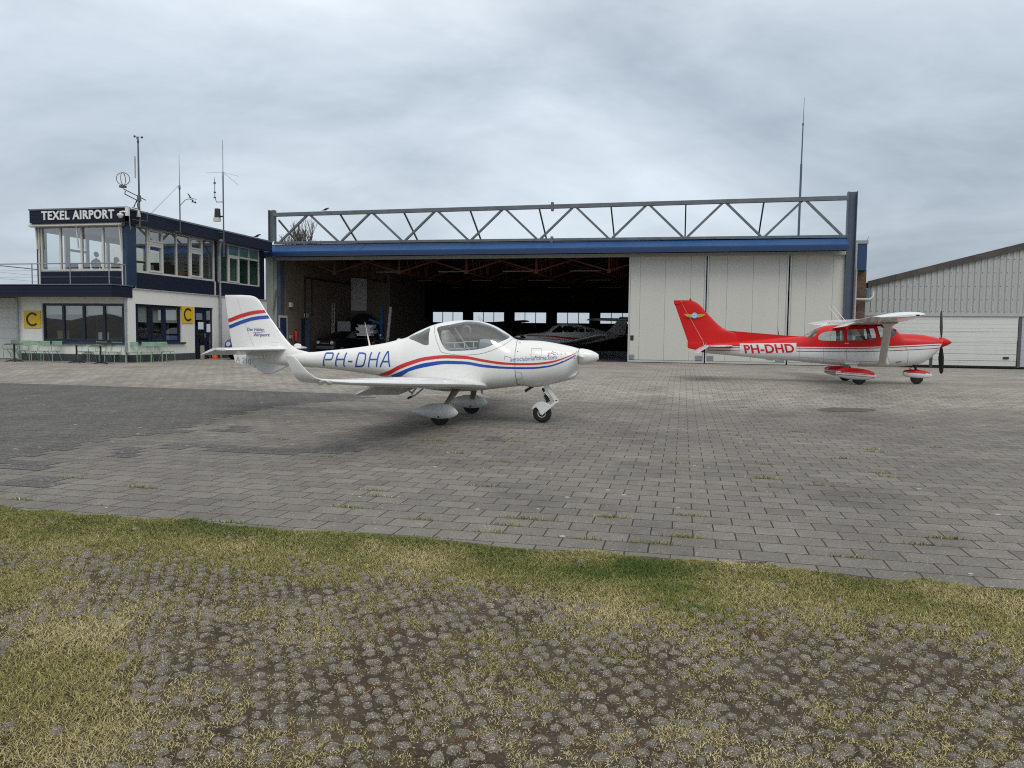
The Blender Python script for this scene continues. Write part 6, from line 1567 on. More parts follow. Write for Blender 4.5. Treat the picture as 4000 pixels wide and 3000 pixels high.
# ------------------------------------------------------------------ high wing aircraft
m_cred = M('aircraft_red', (.56,.008,.007), .42, var=.06, scale=2., spec=.3, coat=.05, dirt=.06)
m_cwhite = M('aircraft_white', (.72,.735,.74), .3, var=.03, scale=2., coat=.4, dirt=.10)
m_line = M('stripe_dark', (.12,.01,.012), .4)
m_cabg = glass('cabin_glass', (.80,.84,.84), 1.2)
m_prop = M('prop_black', (.014,.014,.016), .45)
m_strut = M('strut_white', (.60,.585,.55), .45, dirt=.1)
CY = 25.5
def highwing(label, red, white, reg, prop_up=True):
    r = thing('high_wing_aircraft', label, 'aircraft', (5.14,CY,G))
    top = [(0.715,1.407),(1.373,1.465),(2.155,1.537),(2.926,1.610),(3.641,1.677),(3.760,1.730),(3.945,1.844),(4.115,1.933),(4.352,2.007),(4.871,2.051),(5.606,2.066),(5.898,2.061),(6.059,2.031),(6.191,1.977),(6.311,1.877),(6.401,1.792),(6.940,1.767),(7.269,1.717),(7.520,1.647),(7.571,1.613)]
    bot = [(0.724,1.086),(1.622,1.020),(2.484,0.947),(3.179,0.906),(3.866,0.855),(4.440,0.802),(4.918,0.784),(5.510,0.765),(5.935,0.762),(6.521,0.790),(6.729,0.813),(7.020,0.870),(7.180,0.963),(7.379,1.130),(7.506,1.310),(7.577,1.466)]
    x0, x1 = top[0][0], top[-1][0]
    X = lambda px: ((px-2757)/(3671-2757))*(x1-x0)+x0
    hw = [(x0,.07),(X(2850),.16),(X(2980),.29),(X(3134),.46),(X(3230),.55),(X(3440),.56),(X(3520),.53),(X(3600),.47),(X(3650),.40),(x1,.30)]
    nn = [(x0,2.3),(X(3134),2.8),(X(3230),5.5),(X(3430),5.5),(X(3500),3.2),(x1,2.3)]
    nl = [(x0,2.3),(X(3134),3.2),(X(3480),4.),(X(3600),2.8),(x1,2.1)]
    zw = [(x0,.5),(X(3000),.55),(X(3150),.5),(X(3230),.42),(X(3450),.42),(X(3520),.55),(x1,.55)]
    h = Hull(CY, top, bot, zw, hw, nn, nl)
    split = pchip([(0.714,1.330),(1.431,1.324),(3.409,1.342),(4.838,1.353),(5.901,1.393),(6.619,1.438),(7.451,1.494)])
    redp = [(x0+.001,split(x0))]+[(x, split(x)) for x in np.linspace(x0+.05, x1-.02, 60)]+[(x1-.001,split(x1))]
    redp += [(x, h.top(x)+.5) for x in np.linspace(x1-.001, x0+.001, 60)]
    w1 = smoothpoly([(4.024,1.615),(4.050,1.701),(4.128,1.772),(4.236,1.812),(4.455,1.842),(4.681,1.852),(4.718,1.833),(4.738,1.694),(4.735,1.569),(4.707,1.538),(4.429,1.542),(4.173,1.546),(4.061,1.568)], 3)
    w2 = smoothpoly([(4.848,1.850),(4.898,1.878),(5.215,1.904),(5.552,1.921),(5.595,1.897),(5.637,1.758),(5.648,1.651),(5.628,1.612),(5.299,1.577),(4.925,1.549),(4.866,1.571),(4.846,1.711)], 3)
    w3 = smoothpoly([(5.693,1.959),(5.756,1.990),(5.940,2.015),(6.026,1.985),(6.159,1.879),(6.255,1.792),(6.187,1.719),(6.068,1.668),(5.820,1.645),(5.768,1.699)], 3)
    w4 = [(3.629,1.696),(3.851,1.809),(4.059,1.897),(4.032,1.834),(3.928,1.692),(3.829,1.612),(3.726,1.642)]
    parts = h.mesh(x0, x1, 110, 53, [('r',redp),('g',w1),('g',w2),('g',w3),('g',w4)])
    f = parts[None]; f.join(parts['r'], 0)
    k = len(parts['r'].m); f.m[-k:] = [1]*k
    off = lambda F_, d: (lambda x: F_(x)-d)
    pa, pb = X(2765), X(3664)
    for side in (-1,1):
        f.mat(2); h.strip(f, off(split,.030), off(split,.045), pa, pb, 90, side, .003); f.mat(1); h.strip(f, off(split,.045), off(split,.052), pa, pb, 90, side, .003)
        f.mat(2); h.strip(f, off(split,.128), off(split,.140), pa, pb, 90, side, .003); f.mat(1); h.strip(f, off(split,.140), off(split,.147), pa, pb, 90, side, .003)
    f.mat(3)
    for P in ([(4.832,1.307),(4.850,1.012),(4.911,0.935),(5.827,0.929)], [(6.486,1.371),(6.569,1.273),(6.578,0.890),(6.544,0.835)], [(6.434,1.768),(6.457,1.577),(6.455,1.439)], [(5.693,1.951),(5.785,1.630),(6.061,0.942)]): h.line(f, P, .007)
    for P in ([(2.212,1.519),(2.235,1.262),(2.228,1.004)], [(3.480,1.615),(3.514,1.285),(3.519,0.921)], [(3.515,1.024),(4.816,0.949)], [(1.443,1.427),(1.462,1.070)], [(4.174,1.500),(4.212,0.859)]): h.line(f, P, .004)
    q = [(4.797,1.469),(4.942,1.471),(6.255,0.922),(6.397,0.940)]
    f.mat(4); h.line(f, [q[0],(q[0][0]+.09,q[0][1])], .03); f.mat(3); h.line(f, [q[2],q[3]], .03)
    q = [(1.753,1.100),(1.743,1.415),(3.405,1.460),(3.415,1.156)]
    if reg:
        f.mat(0); h.strip(f, lambda x: q[1][1]+(q[2][1]-q[1][1])*(x-q[1][0])/(q[2][0]-q[1][0]), lambda x: q[0][1]+(q[3][1]-q[0][1])*(x-q[0][0])/(q[3][0]-q[0][0]), q[0][0], q[3][0], 30, -1, .006)
        t = [(1.926,1.103),(1.840,1.376),(3.296,1.423),(3.349,1.155)]
        vs, fs = fit_text(reg, t[2][0]-t[1][0], t[1][1]-t[0][1]-.01, shear=-.26, bold=.025, spacing=1.05); vs, fs = refine(vs, fs, 2); f.mat(5); sl_ = (t[3][1]-t[0][1])/(t[3][0]-t[0][0])
        f.add([h.pt(t[0][0]+x, t[0][1]+y+sl_*x+.01, -1, .011) for x, y in vs], fs)
    fu = f.build('fuselage', [white, red, m_line, m_gap, m_alum, m_cred], r, smooth=45, weld=True)
    parts['g'].build('window', m_cabg, fu, smooth=60, weld=True)
    # cabin
    c = MB(); c.box(X(3200), CY-.45, h.bot(X(3300))+.18, X(3500), CY+.45, h.bot(X(3300))+.24); c.build('cabin_floor', m_dark, r)
    for px, yy in ((3385,-.24),(3385,.24),(3255,0)):
        x = X(px); ww_ = .2 if yy else .42; zb_ = h.bot(x)+.55
        s = MB(); s.loft([[(x+dx_, CY+yy+dy_*ww_, zz) for dx_, dy_ in ((-.05,-1),(.05,-1),(.05,1),(-.05,1))] for x, zz in ((x+.02,zb_-.3),(x-.05,zb_+.1),(x-.10,zb_+(.38 if yy else .18)))]); s.box(x,CY+yy-ww_,zb_-.3,x+.45,CY+yy+ww_,zb_-.16)
        s.build('seat', M('seat_dark', (.05,.05,.055), .85), r, smooth=50, bevel=.02)
    c = MB(); x = X(3478); c.box(x,CY-.46,h.bot(x)+.5,x+.12,CY+.46,h.top(X(3510))+.10); c.build('instrument_panel', m_dark, r, bevel=.03)
    c = MB(); c.tube([(X(3462)-.05,CY-.25+.13*math.cos(a),1.80+.13*math.sin(a)) for a in np.linspace(.5,5.8,16)], .014, 6); c.build('control_yoke', m_dark, r)
    for s_ in (-1,1):
        c = MB(); c.beam((X(3300),CY+s_*.50,h.bot(X(3300))+.8),(X(3301),CY+s_*.44,h.top(X(3301))-.05),.05,.05); c.build('door_post', m_strut, r)
    # fin and rudder
    fle = pchip([(z,x) for x, z in [(1.766,1.454),(1.544,1.806),(1.386,1.828),(1.266,1.881),(1.121,1.981),(0.728,2.371),(0.335,2.750),(0.221,2.791)]])
    ft_ = sorted([(z,x) for x, z in [(0.700,1.094),(0.642,1.455),(0.002,2.552),(-0.100,2.757)]]); fte = lambda z: float(np.interp(z, [a for a,_ in ft_], [b for _,b in ft_]))
    zt_ = [(0.221,2.783)][0][1]; zb_ = [(0.691,1.415)][0][1]
    fin = MB(); rs_ = sorted([(z,x) for x, z in [(0.692,1.090),(0.437,1.180),(0.141,1.258),(0.143,1.470),(-0.283,2.625),(-0.324,2.674)]]); rt0 = lambda z: float(np.interp(z, [a for a,_ in rs_], [b for _,b in rs_]))
    def fsec(z, fa, fb):
        l, t_ = fle(z), rt0(z); u = (l-fte(z))/(l-t_)
        return ((l,CY,z),(t_,CY,z),min(.085,.13/(l-t_)) if z < zt_-.05 else .045,(0,1,0),fa+(u-.006)*(fa == 0) if 0 else (0 if fa == 0 else u+.004),(u-.004 if fa == 0 else 1))
    foil(fin, [fsec(z,0,0) for z in np.linspace(zb_, zt_, 20)], 0, 1, 10)
    dz = [(1.441,1.825),(1.544,1.810),(2.459,1.739),(3.237,1.680),(3.611,1.664),(2.926,1.592),(2.077,1.516),(1.057,1.420)]
    fin.prism(dz, 'y', CY-.022, CY+.022)
    rl_ = pchip([(z,x) for x, z in [(0.675,1.102),(0.630,1.455),(-0.010,2.552),(-0.050,2.692)]]); rt_ = pchip([(z,x) for x, z in [(0.692,1.090),(0.437,1.180),(0.141,1.258),(0.143,1.470),(-0.283,2.625),(-0.324,2.674)]])
    z0, z1 = [(0.691,1.102)][0][1], [(-0.260,2.691)][0][1]
    rd_ = MB(); foil(rd_, [fsec(z,1,1) for z in np.linspace(zb_+.002, zt_, 22)], 0, 1, 8); foil(rd_, [((rl_(z),CY,z),(min(rt_(z),rl_(z)-.01),CY,z),.12,(0,1,0)) for z in np.linspace(z0+.01, zb_, 8)], 0, 1, 8)
    q = [(-0.324,2.650),(0.143,2.709),(0.142,2.741),(-0.309,2.691)]; rd_.prism(q, 'y', CY-.03, CY+.03)
    if red is m_cred:
        y_ = CY-.085; q = [(0.339,2.295)][0]
        def em(P, mi): fin.mat(mi); fin.add([(x, y_-.0005*mi, z) for x, z in P], [tuple(range(len(P)))])
        c0 = q; ry_ = .092
        # wings of the badge and its round centre
        for side in (-1,1):
            P = [(c0[0]+side*a, c0[1]+b) for a, b in ((.07,.035),(.20,.045),(.335,.05),(.30,.0),(.24,-.035),(.15,-.065),(.07,-.06))]
            em(P if side > 0 else P[::-1], 1)
        em([(c0[0]+ry_*math.cos(a), c0[1]+ry_*math.sin(a)) for a in np.linspace(0,2*math.pi,28,endpoint=False)], 2)
        em([(c0[0]+.055*math.cos(a), c0[1]+.05*math.sin(a)) for a in np.linspace(0,2*math.pi,24,endpoint=False)], 3)
        em([(c0[0]-.05,c0[1]-.008),(c0[0]+.0,c0[1]-.012),(c0[0]+.05,c0[1]-.002),(c0[0]+.01,c0[1]+.012)], 4)
    fin.build('fin', [red, M('badge_gold', (.45,.33,.05), .5), M('badge_blue', (.22,.50,.72), .5), M('badge_pale', (.42,.62,.74), .5), M('badge_dark', (.10,.20,.35), .5)], r, smooth=40)
    rd_.build('rudder', red, r, smooth=40)
    q = [(0.197,2.782)][0]; b = MB(); b.lathe([(.035,0),(.035,.05),(.02,.085),(0,.09)], (q[0],CY,q[1]-.01), n=12); b.build('beacon', m_cred, r, smooth=40)
    # tailplane
    zs_ = 1.335; xl = [(1.338,1.293),(0.782,1.285)]
    for s_ in (-1,1):
        st_ = MB(); el = MB(); sec = []
        for yy, dl in ((.04,0),(1.45,-.30),(1.64,-.38),(1.68,-.46)):
            sec.append(((xl[0][0]+.24+dl,CY+s_*yy,zs_),(xl[1][0]-.02,CY+s_*yy,zs_),.09,(0,0,1)))
        foil(st_, sec, 0, 1, 8); o_ = st_.build('stabiliser', white, r, smooth=40)
        el_s = [((xl[1][0]-.01,CY+s_*yy,zs_+.01),(xl[1][0]-.50+dl,CY+s_*yy,zs_-.21),.10,(-.3,0,1)) for yy, dl in ((.08,0),(1.5,.10),(1.68,.16))]
        foil(el, el_s, 0, 1, 8); el.build('elevator', white, o_, smooth=40)
    # wings
    zr = [(5.091,2.085)][0][1]
    for s_ in (-1,1):
        W = MB(); sec = []
        dih = math.tan(R(1.0))
        for yy, le, ch, th in ((0.,6.06,1.63,.12),(.5,6.06,1.63,.12),(2.6,6.04,1.63,.12),(5.0,5.72,1.20,.12)):
            a = R(1.5+ (0 if yy < 3 else -1.5)); z = zr+dih*yy+.02
            sec.append(((le,CY+s_*yy,z+.02),(le-ch*math.cos(a),CY+s_*yy,z-.04-ch*math.sin(a)),th,(.03,-s_*.03,1)))
        foil(W, sec, 0, .72, 12)
        wg = W.build('wing', white, r, smooth=50)
        T_ = MB(); sec2 = [sec[-1]]
        le, te, th, up = sec[-1]
        for d, c0, c1, t2, dz_ in ((.16,.02,.02,.11,.0),(.30,.07,.06,.09,-.008),(.38,.18,.16,.055,-.02)):
            sec2.append(((le[0]-c0,le[1]+s_*d,le[2]+dih*d+dz_),(te[0]+c1,te[1]+s_*d,te[2]+dih*d+dz_),t2,up))
        foil(T_, sec2, 0, 1, 12); T_.build('wing_tip', m_cwhite if red is m_cred else white, wg, smooth=50)
        nl_ = MB(); nl_.ball((le[0]-.25,le[1]+s_*.37,le[2]-.02), (.06,.025,.02), 8, 6); nl_.build('navigation_light', m_dark, wg)
        A_ = MB(); sa = [tuple(list(sec[2][:2])+[.10,sec[2][3]]), tuple(list(sec[3][:2])+[.10,sec[3][3]])]; foil(A_, sa, .725, 1, 6); A_.build('aileron', white, wg, smooth=40)
        Fl = MB(); sf = []
        for k in (1,2):
            le, te, th, up = sec[k]; L0 = Vector(le)+(Vector(te)-Vector(le))*.73; sf.append((L0+Vector((-.02,0,.0)), L0+Vector((-.43,0,-.135)), .11, (-.3,0,1)))
        foil(Fl, sf, 0, 1, 8); Fl.build('flap', white, wg, smooth=40)
        # strut
        S = MB(); a = Vector((5.86,CY+s_*.55,.90)); b = Vector((5.52,CY+s_*2.5,zr+dih*2.5-.05)); n = 14
        def ring(c, k): return [c+Vector((.105*k*math.cos(t),0,.0))+Vector((0,.028*k*math.sin(t)*1,.028*k*math.sin(t))) for t in np.linspace(0,2*math.pi,n,endpoint=False)]
        d = b-a
        S.loft([ring(a-d*.02,1.9), ring(a+d*.03,1.05), ring(a+d*.5,1), ring(b-d*.10,1.05), ring(b-d*.04,1.6), ring(b,2.4)]); S.build('wing_strut', m_strut, r, smooth=60)
        # main gear
        gx, gy_ = 5.14, CY+s_*.99
        l = MB(); l.loft([[(x+u*cw,CY+s_*(y+v*tk),z+v*tk*.6) for u, v in ((-1,-1),(1,-1),(1,1),(-1,1))] for x, y, z, cw, tk in ((5.02,.35,G+.60,.12,.02),(5.04,.48,G+.60,.11,.02),(5.10,.80,G+.40,.075,.014),(5.14,.95,G+.26,.07,.014))]); l.build('gear_leg', m_strut, r, smooth=40, bevel=.004)
        l = MB(); l.ball((5.02,CY+s_*.50,G+.60), (.22,.10,.05)); l.build('gear_fairing', m_strut, r, smooth=60)
        spat(r, gx-.09, gy_, .20, red, white, True)
        w_ = MB(); w_.lathe([(.06,-.06),(.15,-.065),(.185,-.05),(.20,0),(.185,.05),(.15,.065),(.06,.06)], (gx,gy_,G+.20), (0,1,0), 28); w_.build('wheel', m_tyre, r, smooth=50)
    nx_ = 6.98
    spat(r, nx_+.02, CY, .18, red, white, False)
    w_ = MB(); w_.lathe([(.06,-.05),(.14,-.06),(.17,-.045),(.18,0),(.17,.045),(.14,.06),(.06,.05)], (nx_,CY,G+.18), (0,1,0), 28); w_.build('wheel', m_tyre, r, smooth=50)
    n_ = MB(); n_.tube([(nx_-.10,CY,h.bot(6.8)+.05),(nx_,CY,G+.36)], .035, 10); n_.tube([(nx_-.05,CY,G+.58),(nx_-.22,CY,G+.47),(nx_-.02,CY,G+.38)], .014, 6); n_.build('nose_leg', m_dark, r, smooth=50)
    # spinner, propeller
    q = [(7.574,1.535),(7.904,1.548)]; sx, sz = q[0]; ln = q[1][0]-sx
    s = MB(); s.lathe([(0,0),(.155,0),(.16,.02),(.145,.08),(.10,.20),(.05,ln*.85),(.008,ln)], (sx,CY,sz), (1,0,.0), 24); s.build('spinner', red, r, smooth=50)
    th = R(97) if prop_up else R(20)
    for e in (1,-1):
        b = MB(); secs = []; ax = Vector((-.02,.08 if prop_up else .97, .99 if prop_up else .2)).normalized()*e
        for r0, c0, tw, t2 in ((.12,.05,50,.5),(.22,.10,48,.2),(.45,.17,46,.12),(.70,.16,42,.10),(.88,.13,40,.09),(.95,.06,40,.09)):
            a = R(tw); tv = ax.cross(Vector((1,0,0))).normalized(); d = (Vector((1,0,0))*math.sin(a)+tv*math.cos(a)*1.).normalized()
            c = Vector((sx+.045,CY,sz))+ax*r0; secs.append((c+d*c0*.45, c-d*c0*.55, t2, d.cross(ax)))
        foil(b, secs, n=8); b.build('propeller_blade', m_prop, r, smooth=50)
    # antennas, step, intake
    for px, py, qx, qy in ((3295,1256,3243,1211),(3317,1255,3262,1208)):
        q = [(X(px+4), zr+.12),(X(qx+6), zr+.55)]; t = MB(); t.tube([(q[0][0],CY+.1,q[0][1]-.1),(q[1][0],CY+.25,q[1][1])], [.012,.006], 6); t.build('whip_antenna', m_cwhite, r)
    q = [(2.948,1.624),(2.919,1.809),(2.899,1.945)]; t = MB(); t.tube([(q[0][0],CY,q[0][1]-.02),(q[1][0],CY,q[1][1])], [.014,.012], 6); t.tube([(q[1][0],CY,q[1][1]),(q[2][0],CY,q[2][1])], [.006,.003], 5); t.build('whip_antenna', m_dark, r)
    q = [(2.530,0.955),(2.825,0.928),(2.780,0.886),(2.609,0.899)]; t = MB(); t.prism(q, 'y', CY-.06, CY+.06); t.build('belly_antenna', m_cwhite, r, bevel=.01)
    return r
def spat(r, x0, yw, wr, red, white, lines):
    s = MB(); rg = []; zc = G+.30
    L_ = [(-.57,.02),(-.555,.085),(-.45,.135),(-.25,.175),(-.02,.19),(.18,.185),(.36,.15),(.50,.095),(.56,.02)] if lines else [(-.42,.02),(-.41,.075),(-.33,.115),(-.15,.140),(.02,.148),(.20,.128),(.34,.085),(.42,.012)]
    n = 24
    for u, q in L_:
        rg.append([(x0+u, yw+q*.75*math.copysign(abs(math.cos(a))**.8,math.cos(a)), zc+q*math.sin(a)*(1.0 if math.sin(a) > 0 else .85)-u*.06) for a in np.linspace(0,2*math.pi,n,endpoint=False)])
    o = len(s.f); s.loft(rg)
    for i, f in enumerate(s.f):
        zz = sum(s.v[j][2]-zc+.06*(s.v[j][0]-x0) for j in f)/len(f)
        s.m[i] = 1 if zz > .045 else 0
    if lines:
        for e, mi in ((.020,1),(-.045,2)):
            for i in range(1, len(L_)-2):
                for sd in (-1,1):
                    P = []
                    for (u, q), dz in ((L_[i],0),(L_[i],.014),(L_[i+1],.014),(L_[i+1],0)):
                        z = e+dz; t = min(abs(z)/(q*(1 if z > 0 else .85)), .98); y = q*.75*((1-t*t)**.5)**.8+.003
                        P.append((x0+u, yw+sd*y, zc+z-u*.06))
                    s.mat(mi); s.quad(*P)
    s.build('wheel_spat', [white, red, m_line], r, smooth=50)
cess = highwing('red and white high wing aircraft with PH-DHD on its side, parked before the closed doors', m_cred, m_cwhite, 'PH-DHD')

# ------------------------------------------------------------------ what stands in the hangar
# white high wing machine half behind the doors, and a copy with shade painted into its colour
hwb = highwing('white high wing aircraft inside the hangar beside the sliding door', m_cwhite, m_cwhite, None, False)
hwb.location = (.7, 47.0, G); hwb.rotation_euler = (0,0,R(90)); hwb.scale = (1.2,1.2,1.2); hwb['group'] = 'aircraft parked in the hangar'
hwc = copy_tree(hwb); hwc['label'] = 'shade coloured high wing aircraft at the back of the hangar before the windows'
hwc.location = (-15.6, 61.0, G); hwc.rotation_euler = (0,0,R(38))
m_shade = M('painted_shade_grey', (.07,.07,.075), .6)  # dark grey puts the hangar's shade into the rear copy's colour
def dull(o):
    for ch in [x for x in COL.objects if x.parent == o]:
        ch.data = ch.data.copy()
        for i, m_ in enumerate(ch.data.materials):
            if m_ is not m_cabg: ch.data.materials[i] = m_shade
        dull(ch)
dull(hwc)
def lowwing(label, loc, rz):
    r = thing('low_wing_aircraft', label, 'aircraft', (0,0,0), 'aircraft parked in the hangar')
    top = [(-2.9,1.32),(-2.3,1.44),(-1.9,1.48),(-1.35,1.52),(-.95,1.66),(-.55,1.95),(-.1,2.08),(.9,2.06),(2.0,1.86),(3.2,1.62),(4.3,1.48)]
    bot = [(-2.9,1.10),(-2.6,.92),(-2.0,.78),(-1.2,.70),(0,.66),(1.4,.74),(2.8,.98),(4.3,1.30)]
    h = Hull(0, top, bot, [(-2.9,.5),(4.3,.5)], [(-2.9,.22),(-2.3,.42),(-1.2,.54),(0,.60),(1.0,.56),(2.4,.34),(4.3,.06)], [(-2.9,2.4),(0,2.8),(4.3,2.2)], [(-2.9,2.4),(0,3),(4.3,2.2)])
    W = [smoothpoly(p, 3) for p in ([(-1.0,1.54),(-.55,1.87),(-.35,1.95),(-.28,1.58),(-.6,1.52)],[(-.2,1.56),(-.2,1.92),(.45,1.93),(.5,1.58)],[(.62,1.58),(.60,1.91),(1.15,1.85),(1.2,1.58)],[(1.42,1.58),(1.40,1.78),(1.95,1.72),(1.98,1.56)])]
    P = h.mesh(-2.9, 4.3, 80, 41, [('g', w) for w in W]); f = P[None]
    for side in (-1,1):
        f.mat(1); h.strip(f, pchip([(-2.6,1.33),(-1.2,1.32),(.5,1.22),(3.0,1.32)]), pchip([(-2.6,1.27),(-1.2,1.24),(.5,1.08),(3.0,1.29)]), -2.6, 3.0, 60, side)
        f.mat(2); h.strip(f, pchip([(-2.0,1.20),(.5,1.05),(3.0,1.25)]), pchip([(-2.0,1.18),(.5,1.0),(3.0,1.23)]), -2.0, 3.0, 60, side)
    fu = f.build('fuselage', [m_gelp, m_red, m_blue], r, smooth=50, weld=True); P['g'].build('window', m_cabg, fu, weld=True)
    s = MB(); s.lathe([(.0,0),(.20,0),(.19,.08),(.13,.26),(.05,.38),(.005,.42)], (-2.9,0,1.21), (-1,0,0), 20); s.build('spinner', m_alum, r, smooth=50)
    for e in (-1,1):
        b = MB(); foil(b, [((-3.0-.03,e*r0,1.21+c*.5),(-3.0+.05,e*r0,1.21-c*.5),.2,(1,0,.4)) for r0, c in ((.15,.10),(.5,.15),(.85,.10),(.93,.04))], n=6); b.build('propeller_blade', m_prop, r)
        w_ = MB(); foil(w_, [((-.75,e*.4,.86),(.95,e*.4,.80),.14,(0,-e*.1,1)),((-.30,e*1.9,1.0),(.95,e*1.9,.96),.14,(0,-e*.1,1)),((-.2,e*5.0,1.36),(.62,e*5.0,1.34),.13,(0,-e*.1,1)),((0,e*5.2,1.39),(.5,e*5.2,1.38),.1,(0,-e*.1,1))], n=8); w_.build('wing', m_gelp, r, smooth=50)
        t_ = MB(); foil(t_, [((3.5,e*.05,1.42),(4.4,e*.05,1.42),.1,(0,0,1)),((3.7,e*1.6,1.42),(4.4,e*1.6,1.42),.1,(0,0,1))], n=6); t_.build('stabiliser', m_gelp, r, smooth=50)
        for x, y, z in ((.35,e*1.5,.95),) if e else (): 
            l = MB(); l.tube([(x,y,.2),(x,y,z)], .05, 8); l.build('gear_leg', m_dark, r)
            l = MB(); l.lathe([(.06,-.07),(.19,-.06),(.21,0),(.19,.06),(.06,.07)], (x,y,.21), (0,1,0), 20); l.build('wheel', m_tyre, r, smooth=50)
    l = MB(); l.tube([(-2.1,0,.2),(-2.0,0,.85)], .05, 8); l.build('nose_leg', m_dark, r)
    l = MB(); l.lathe([(.06,-.06),(.17,-.05),(.19,0),(.17,.05),(.06,.06)], (-2.1,0,.19), (0,1,0), 20); l.build('wheel', m_tyre, r, smooth=50)
    fn = MB(); foil(fn, [((2.9,0,1.5),(4.5,0,1.45),.07,(0,1,0)),((3.5,0,1.9),(4.55,0,1.9),.07,(0,1,0)),((4.05,0,2.6),(4.7,0,2.6),.06,(0,1,0))], n=8); fn.build('fin', m_gelp, r, smooth=50)
    r.location = loc; r.rotation_euler = (0,0,rz); return r
q = [(-8.596,1.579)][0]
lw = lowwing('white low wing aircraft with red stripes standing inside the dark hangar', (-7.5,48.8,G), R(33))

# left part of the hangar: doors, signs and pipes on the side wall
IX = XL+.0
def wallbox(name, y0, y1, z0, z1, d, m, label, cat):
    b = MB(); b.box(IX, y0, z0, IX+d, y1, z1); return tag(b.build(name, m, bevel=.005), label, cat)
W_ = [(39.971,2.421),(40.752,2.440),(42.621,2.377),(43.598,2.398),(41.091,3.326),(41.327,3.052),(42.946,2.725),(43.434,2.504),(41.459,1.615),(41.820,1.071),(41.065,1.404),(41.363,1.224),(47.550,2.348),(49.568,2.387)]
dr = thing('hangar_door', 'open blue door with a pale frame in the tan hangar wall', 'door', (IX,W_[0][0]+.5,G))
b = MB(); b.box(IX, W_[0][0]-.05, G, IX+.03, W_[1][0]+.12, W_[0][1]+.12); b.build('frame', M('door_frame_pale', (.60,.58,.54), .7), dr)
b = MB(); b.box(IX+.03, W_[0][0]+.05, G, IX+.06, W_[1][0]-.05, W_[0][1]); b.build('door_leaf', M('door_blue', (.022,.04,.085), .5), dr)
dr = thing('hangar_door', 'narrow blue door below the green exit sign in the hangar', 'door', (IX,W_[2][0]+.5,G))
b = MB(); b.box(IX, W_[2][0]-.08, G, IX+.03, W_[3][0]+.08, W_[2][1]+.05); b.build('frame', MATS['door_blue'], dr)
b = MB(); b.box(IX+.03, (W_[2][0]+W_[3][0])/2, G, IX+.05, W_[3][0], W_[2][1]); b.build('door_leaf', M('door_slate', (.12,.17,.28), .5), dr)
wallbox('wall_box', W_[4][0], W_[5][0], W_[5][1], W_[4][1], .15, m_frame, 'small white box high on the tan hangar wall', 'box')
wallbox('switch_box', W_[10][0], W_[11][0], W_[11][1], W_[10][1], .12, MATS['cable_grey'], 'pale switch box low on the wall beside the fire extinguisher', 'box')
b = MB(); b.box(IX, W_[6][0], W_[7][1], IX+.04, W_[7][0], W_[6][1]); b.mat(1)
y0, z0, sy, sz = W_[6][0], W_[7][1], W_[7][0]-W_[6][0], W_[6][1]-W_[7][1]
for P in ([(.12,.1),(.42,.1),(.42,.9),(.12,.9)], [(.55,.55),(.72,.75),(.72,.55)], [(.55,.25),(.88,.25),(.88,.35),(.55,.35)], [(.6,.35),(.75,.35),(.8,.6),(.62,.6)]):
    b.add([(IX+.042, y0+u*sy, z0+v*sz) for u, v in P], [tuple(range(len(P)))])
tag(b.build('exit_sign', [M('exit_white', (.62,.68,.60), .5), M('exit_green', (.02,.16,.07), .5)]), 'green and white emergency exit sign above the narrow blue door', 'sign')
fx = thing('fire_extinguisher', 'red fire extinguisher hanging on the hangar wall', 'fire extinguisher', (IX+.15,(W_[8][0]+W_[9][0])/2,W_[9][1]))
b = MB(); b.lathe([(0,0),(.09,.01),(.095,.05),(.095,.52),(.06,.60),(.03,.62)], (IX+.15,(W_[8][0]+W_[9][0])/2,W_[9][1]), n=16); b.build('cylinder', M('extinguisher_red', (.50,.02,.015), .35), fx, smooth=40)
b = MB(); c = (IX+.15,(W_[8][0]+W_[9][0])/2,W_[9][1]+.62); b.box(c[0]-.03,c[1]-.03,c[2],c[0]+.03,c[1]+.03,c[2]+.09); b.tube([(c[0],c[1]+.03,c[2]+.04),(c[0]+.08,c[1]+.09,c[2]-.05),(c[0]+.09,c[1]+.05,c[2]-.4)], .014, 6); b.build('valve', m_dark, fx)
b = MB(); yy = [W_[4][0]+1.9, W_[4][0]+2.6]
b.tube([(IX+.05,yy[0],G),(IX+.05,yy[0],4.9),(IX+.05,52.8,4.9)], .05, 8); b.tube([(IX+.05,yy[0]+.9,4.9),(IX+.05,yy[0]+.9,2.6)], .035, 8)
tag(b.build('wall_pipe', M('pipe_brown', (.035,.028,.022), .6), smooth=50), 'dark pipe running up and along the tan hangar wall', 'pipe')
# wall panel, ladder, tube, blue hoist
def facing(y, *p): return None
q = [(-22.403,5.366),(-21.256,5.362),(-21.256,3.129),(-22.407,3.124)]
b = MB(); b.box(q[0][0],49.50,q[3][1],q[1][0],49.57,q[0][1]); tag(b.build('wall_panel', M('panel_lilac', (.70,.69,.72), .8, dirt=.2)), 'pale upright panel on the partition in the hangar corner', 'panel')
q = [(-22.192,2.338),(-21.289,2.345),(-21.291,1.175),(-22.196,1.163)]
b = MB(); b.box(q[0][0],46.9,G,q[1][0],46.95,q[0][1]); tag(b.build('sheet_panel', M('sheet_grey', (.45,.44,.45), .8)), 'grey sheet standing behind the ladder in the hangar', 'panel')
q = [(-22.509,3.521),(-22.067,1.250),(-22.329,3.521),(-21.959,1.251)]
ld = thing('ladder', 'tall aluminium ladder leaning in the hangar corner', 'ladder', (q[1][0],45.9,G))
for a, b_ in ((q[0],q[1]),(q[2],q[3])):
    b = MB(); b.beam((a[0],46.8,a[1]),(b_[0],45.8,G),.06,.04); b.build('rail', M('ladder_alu', (.50,.47,.42), .5, 0), ld)
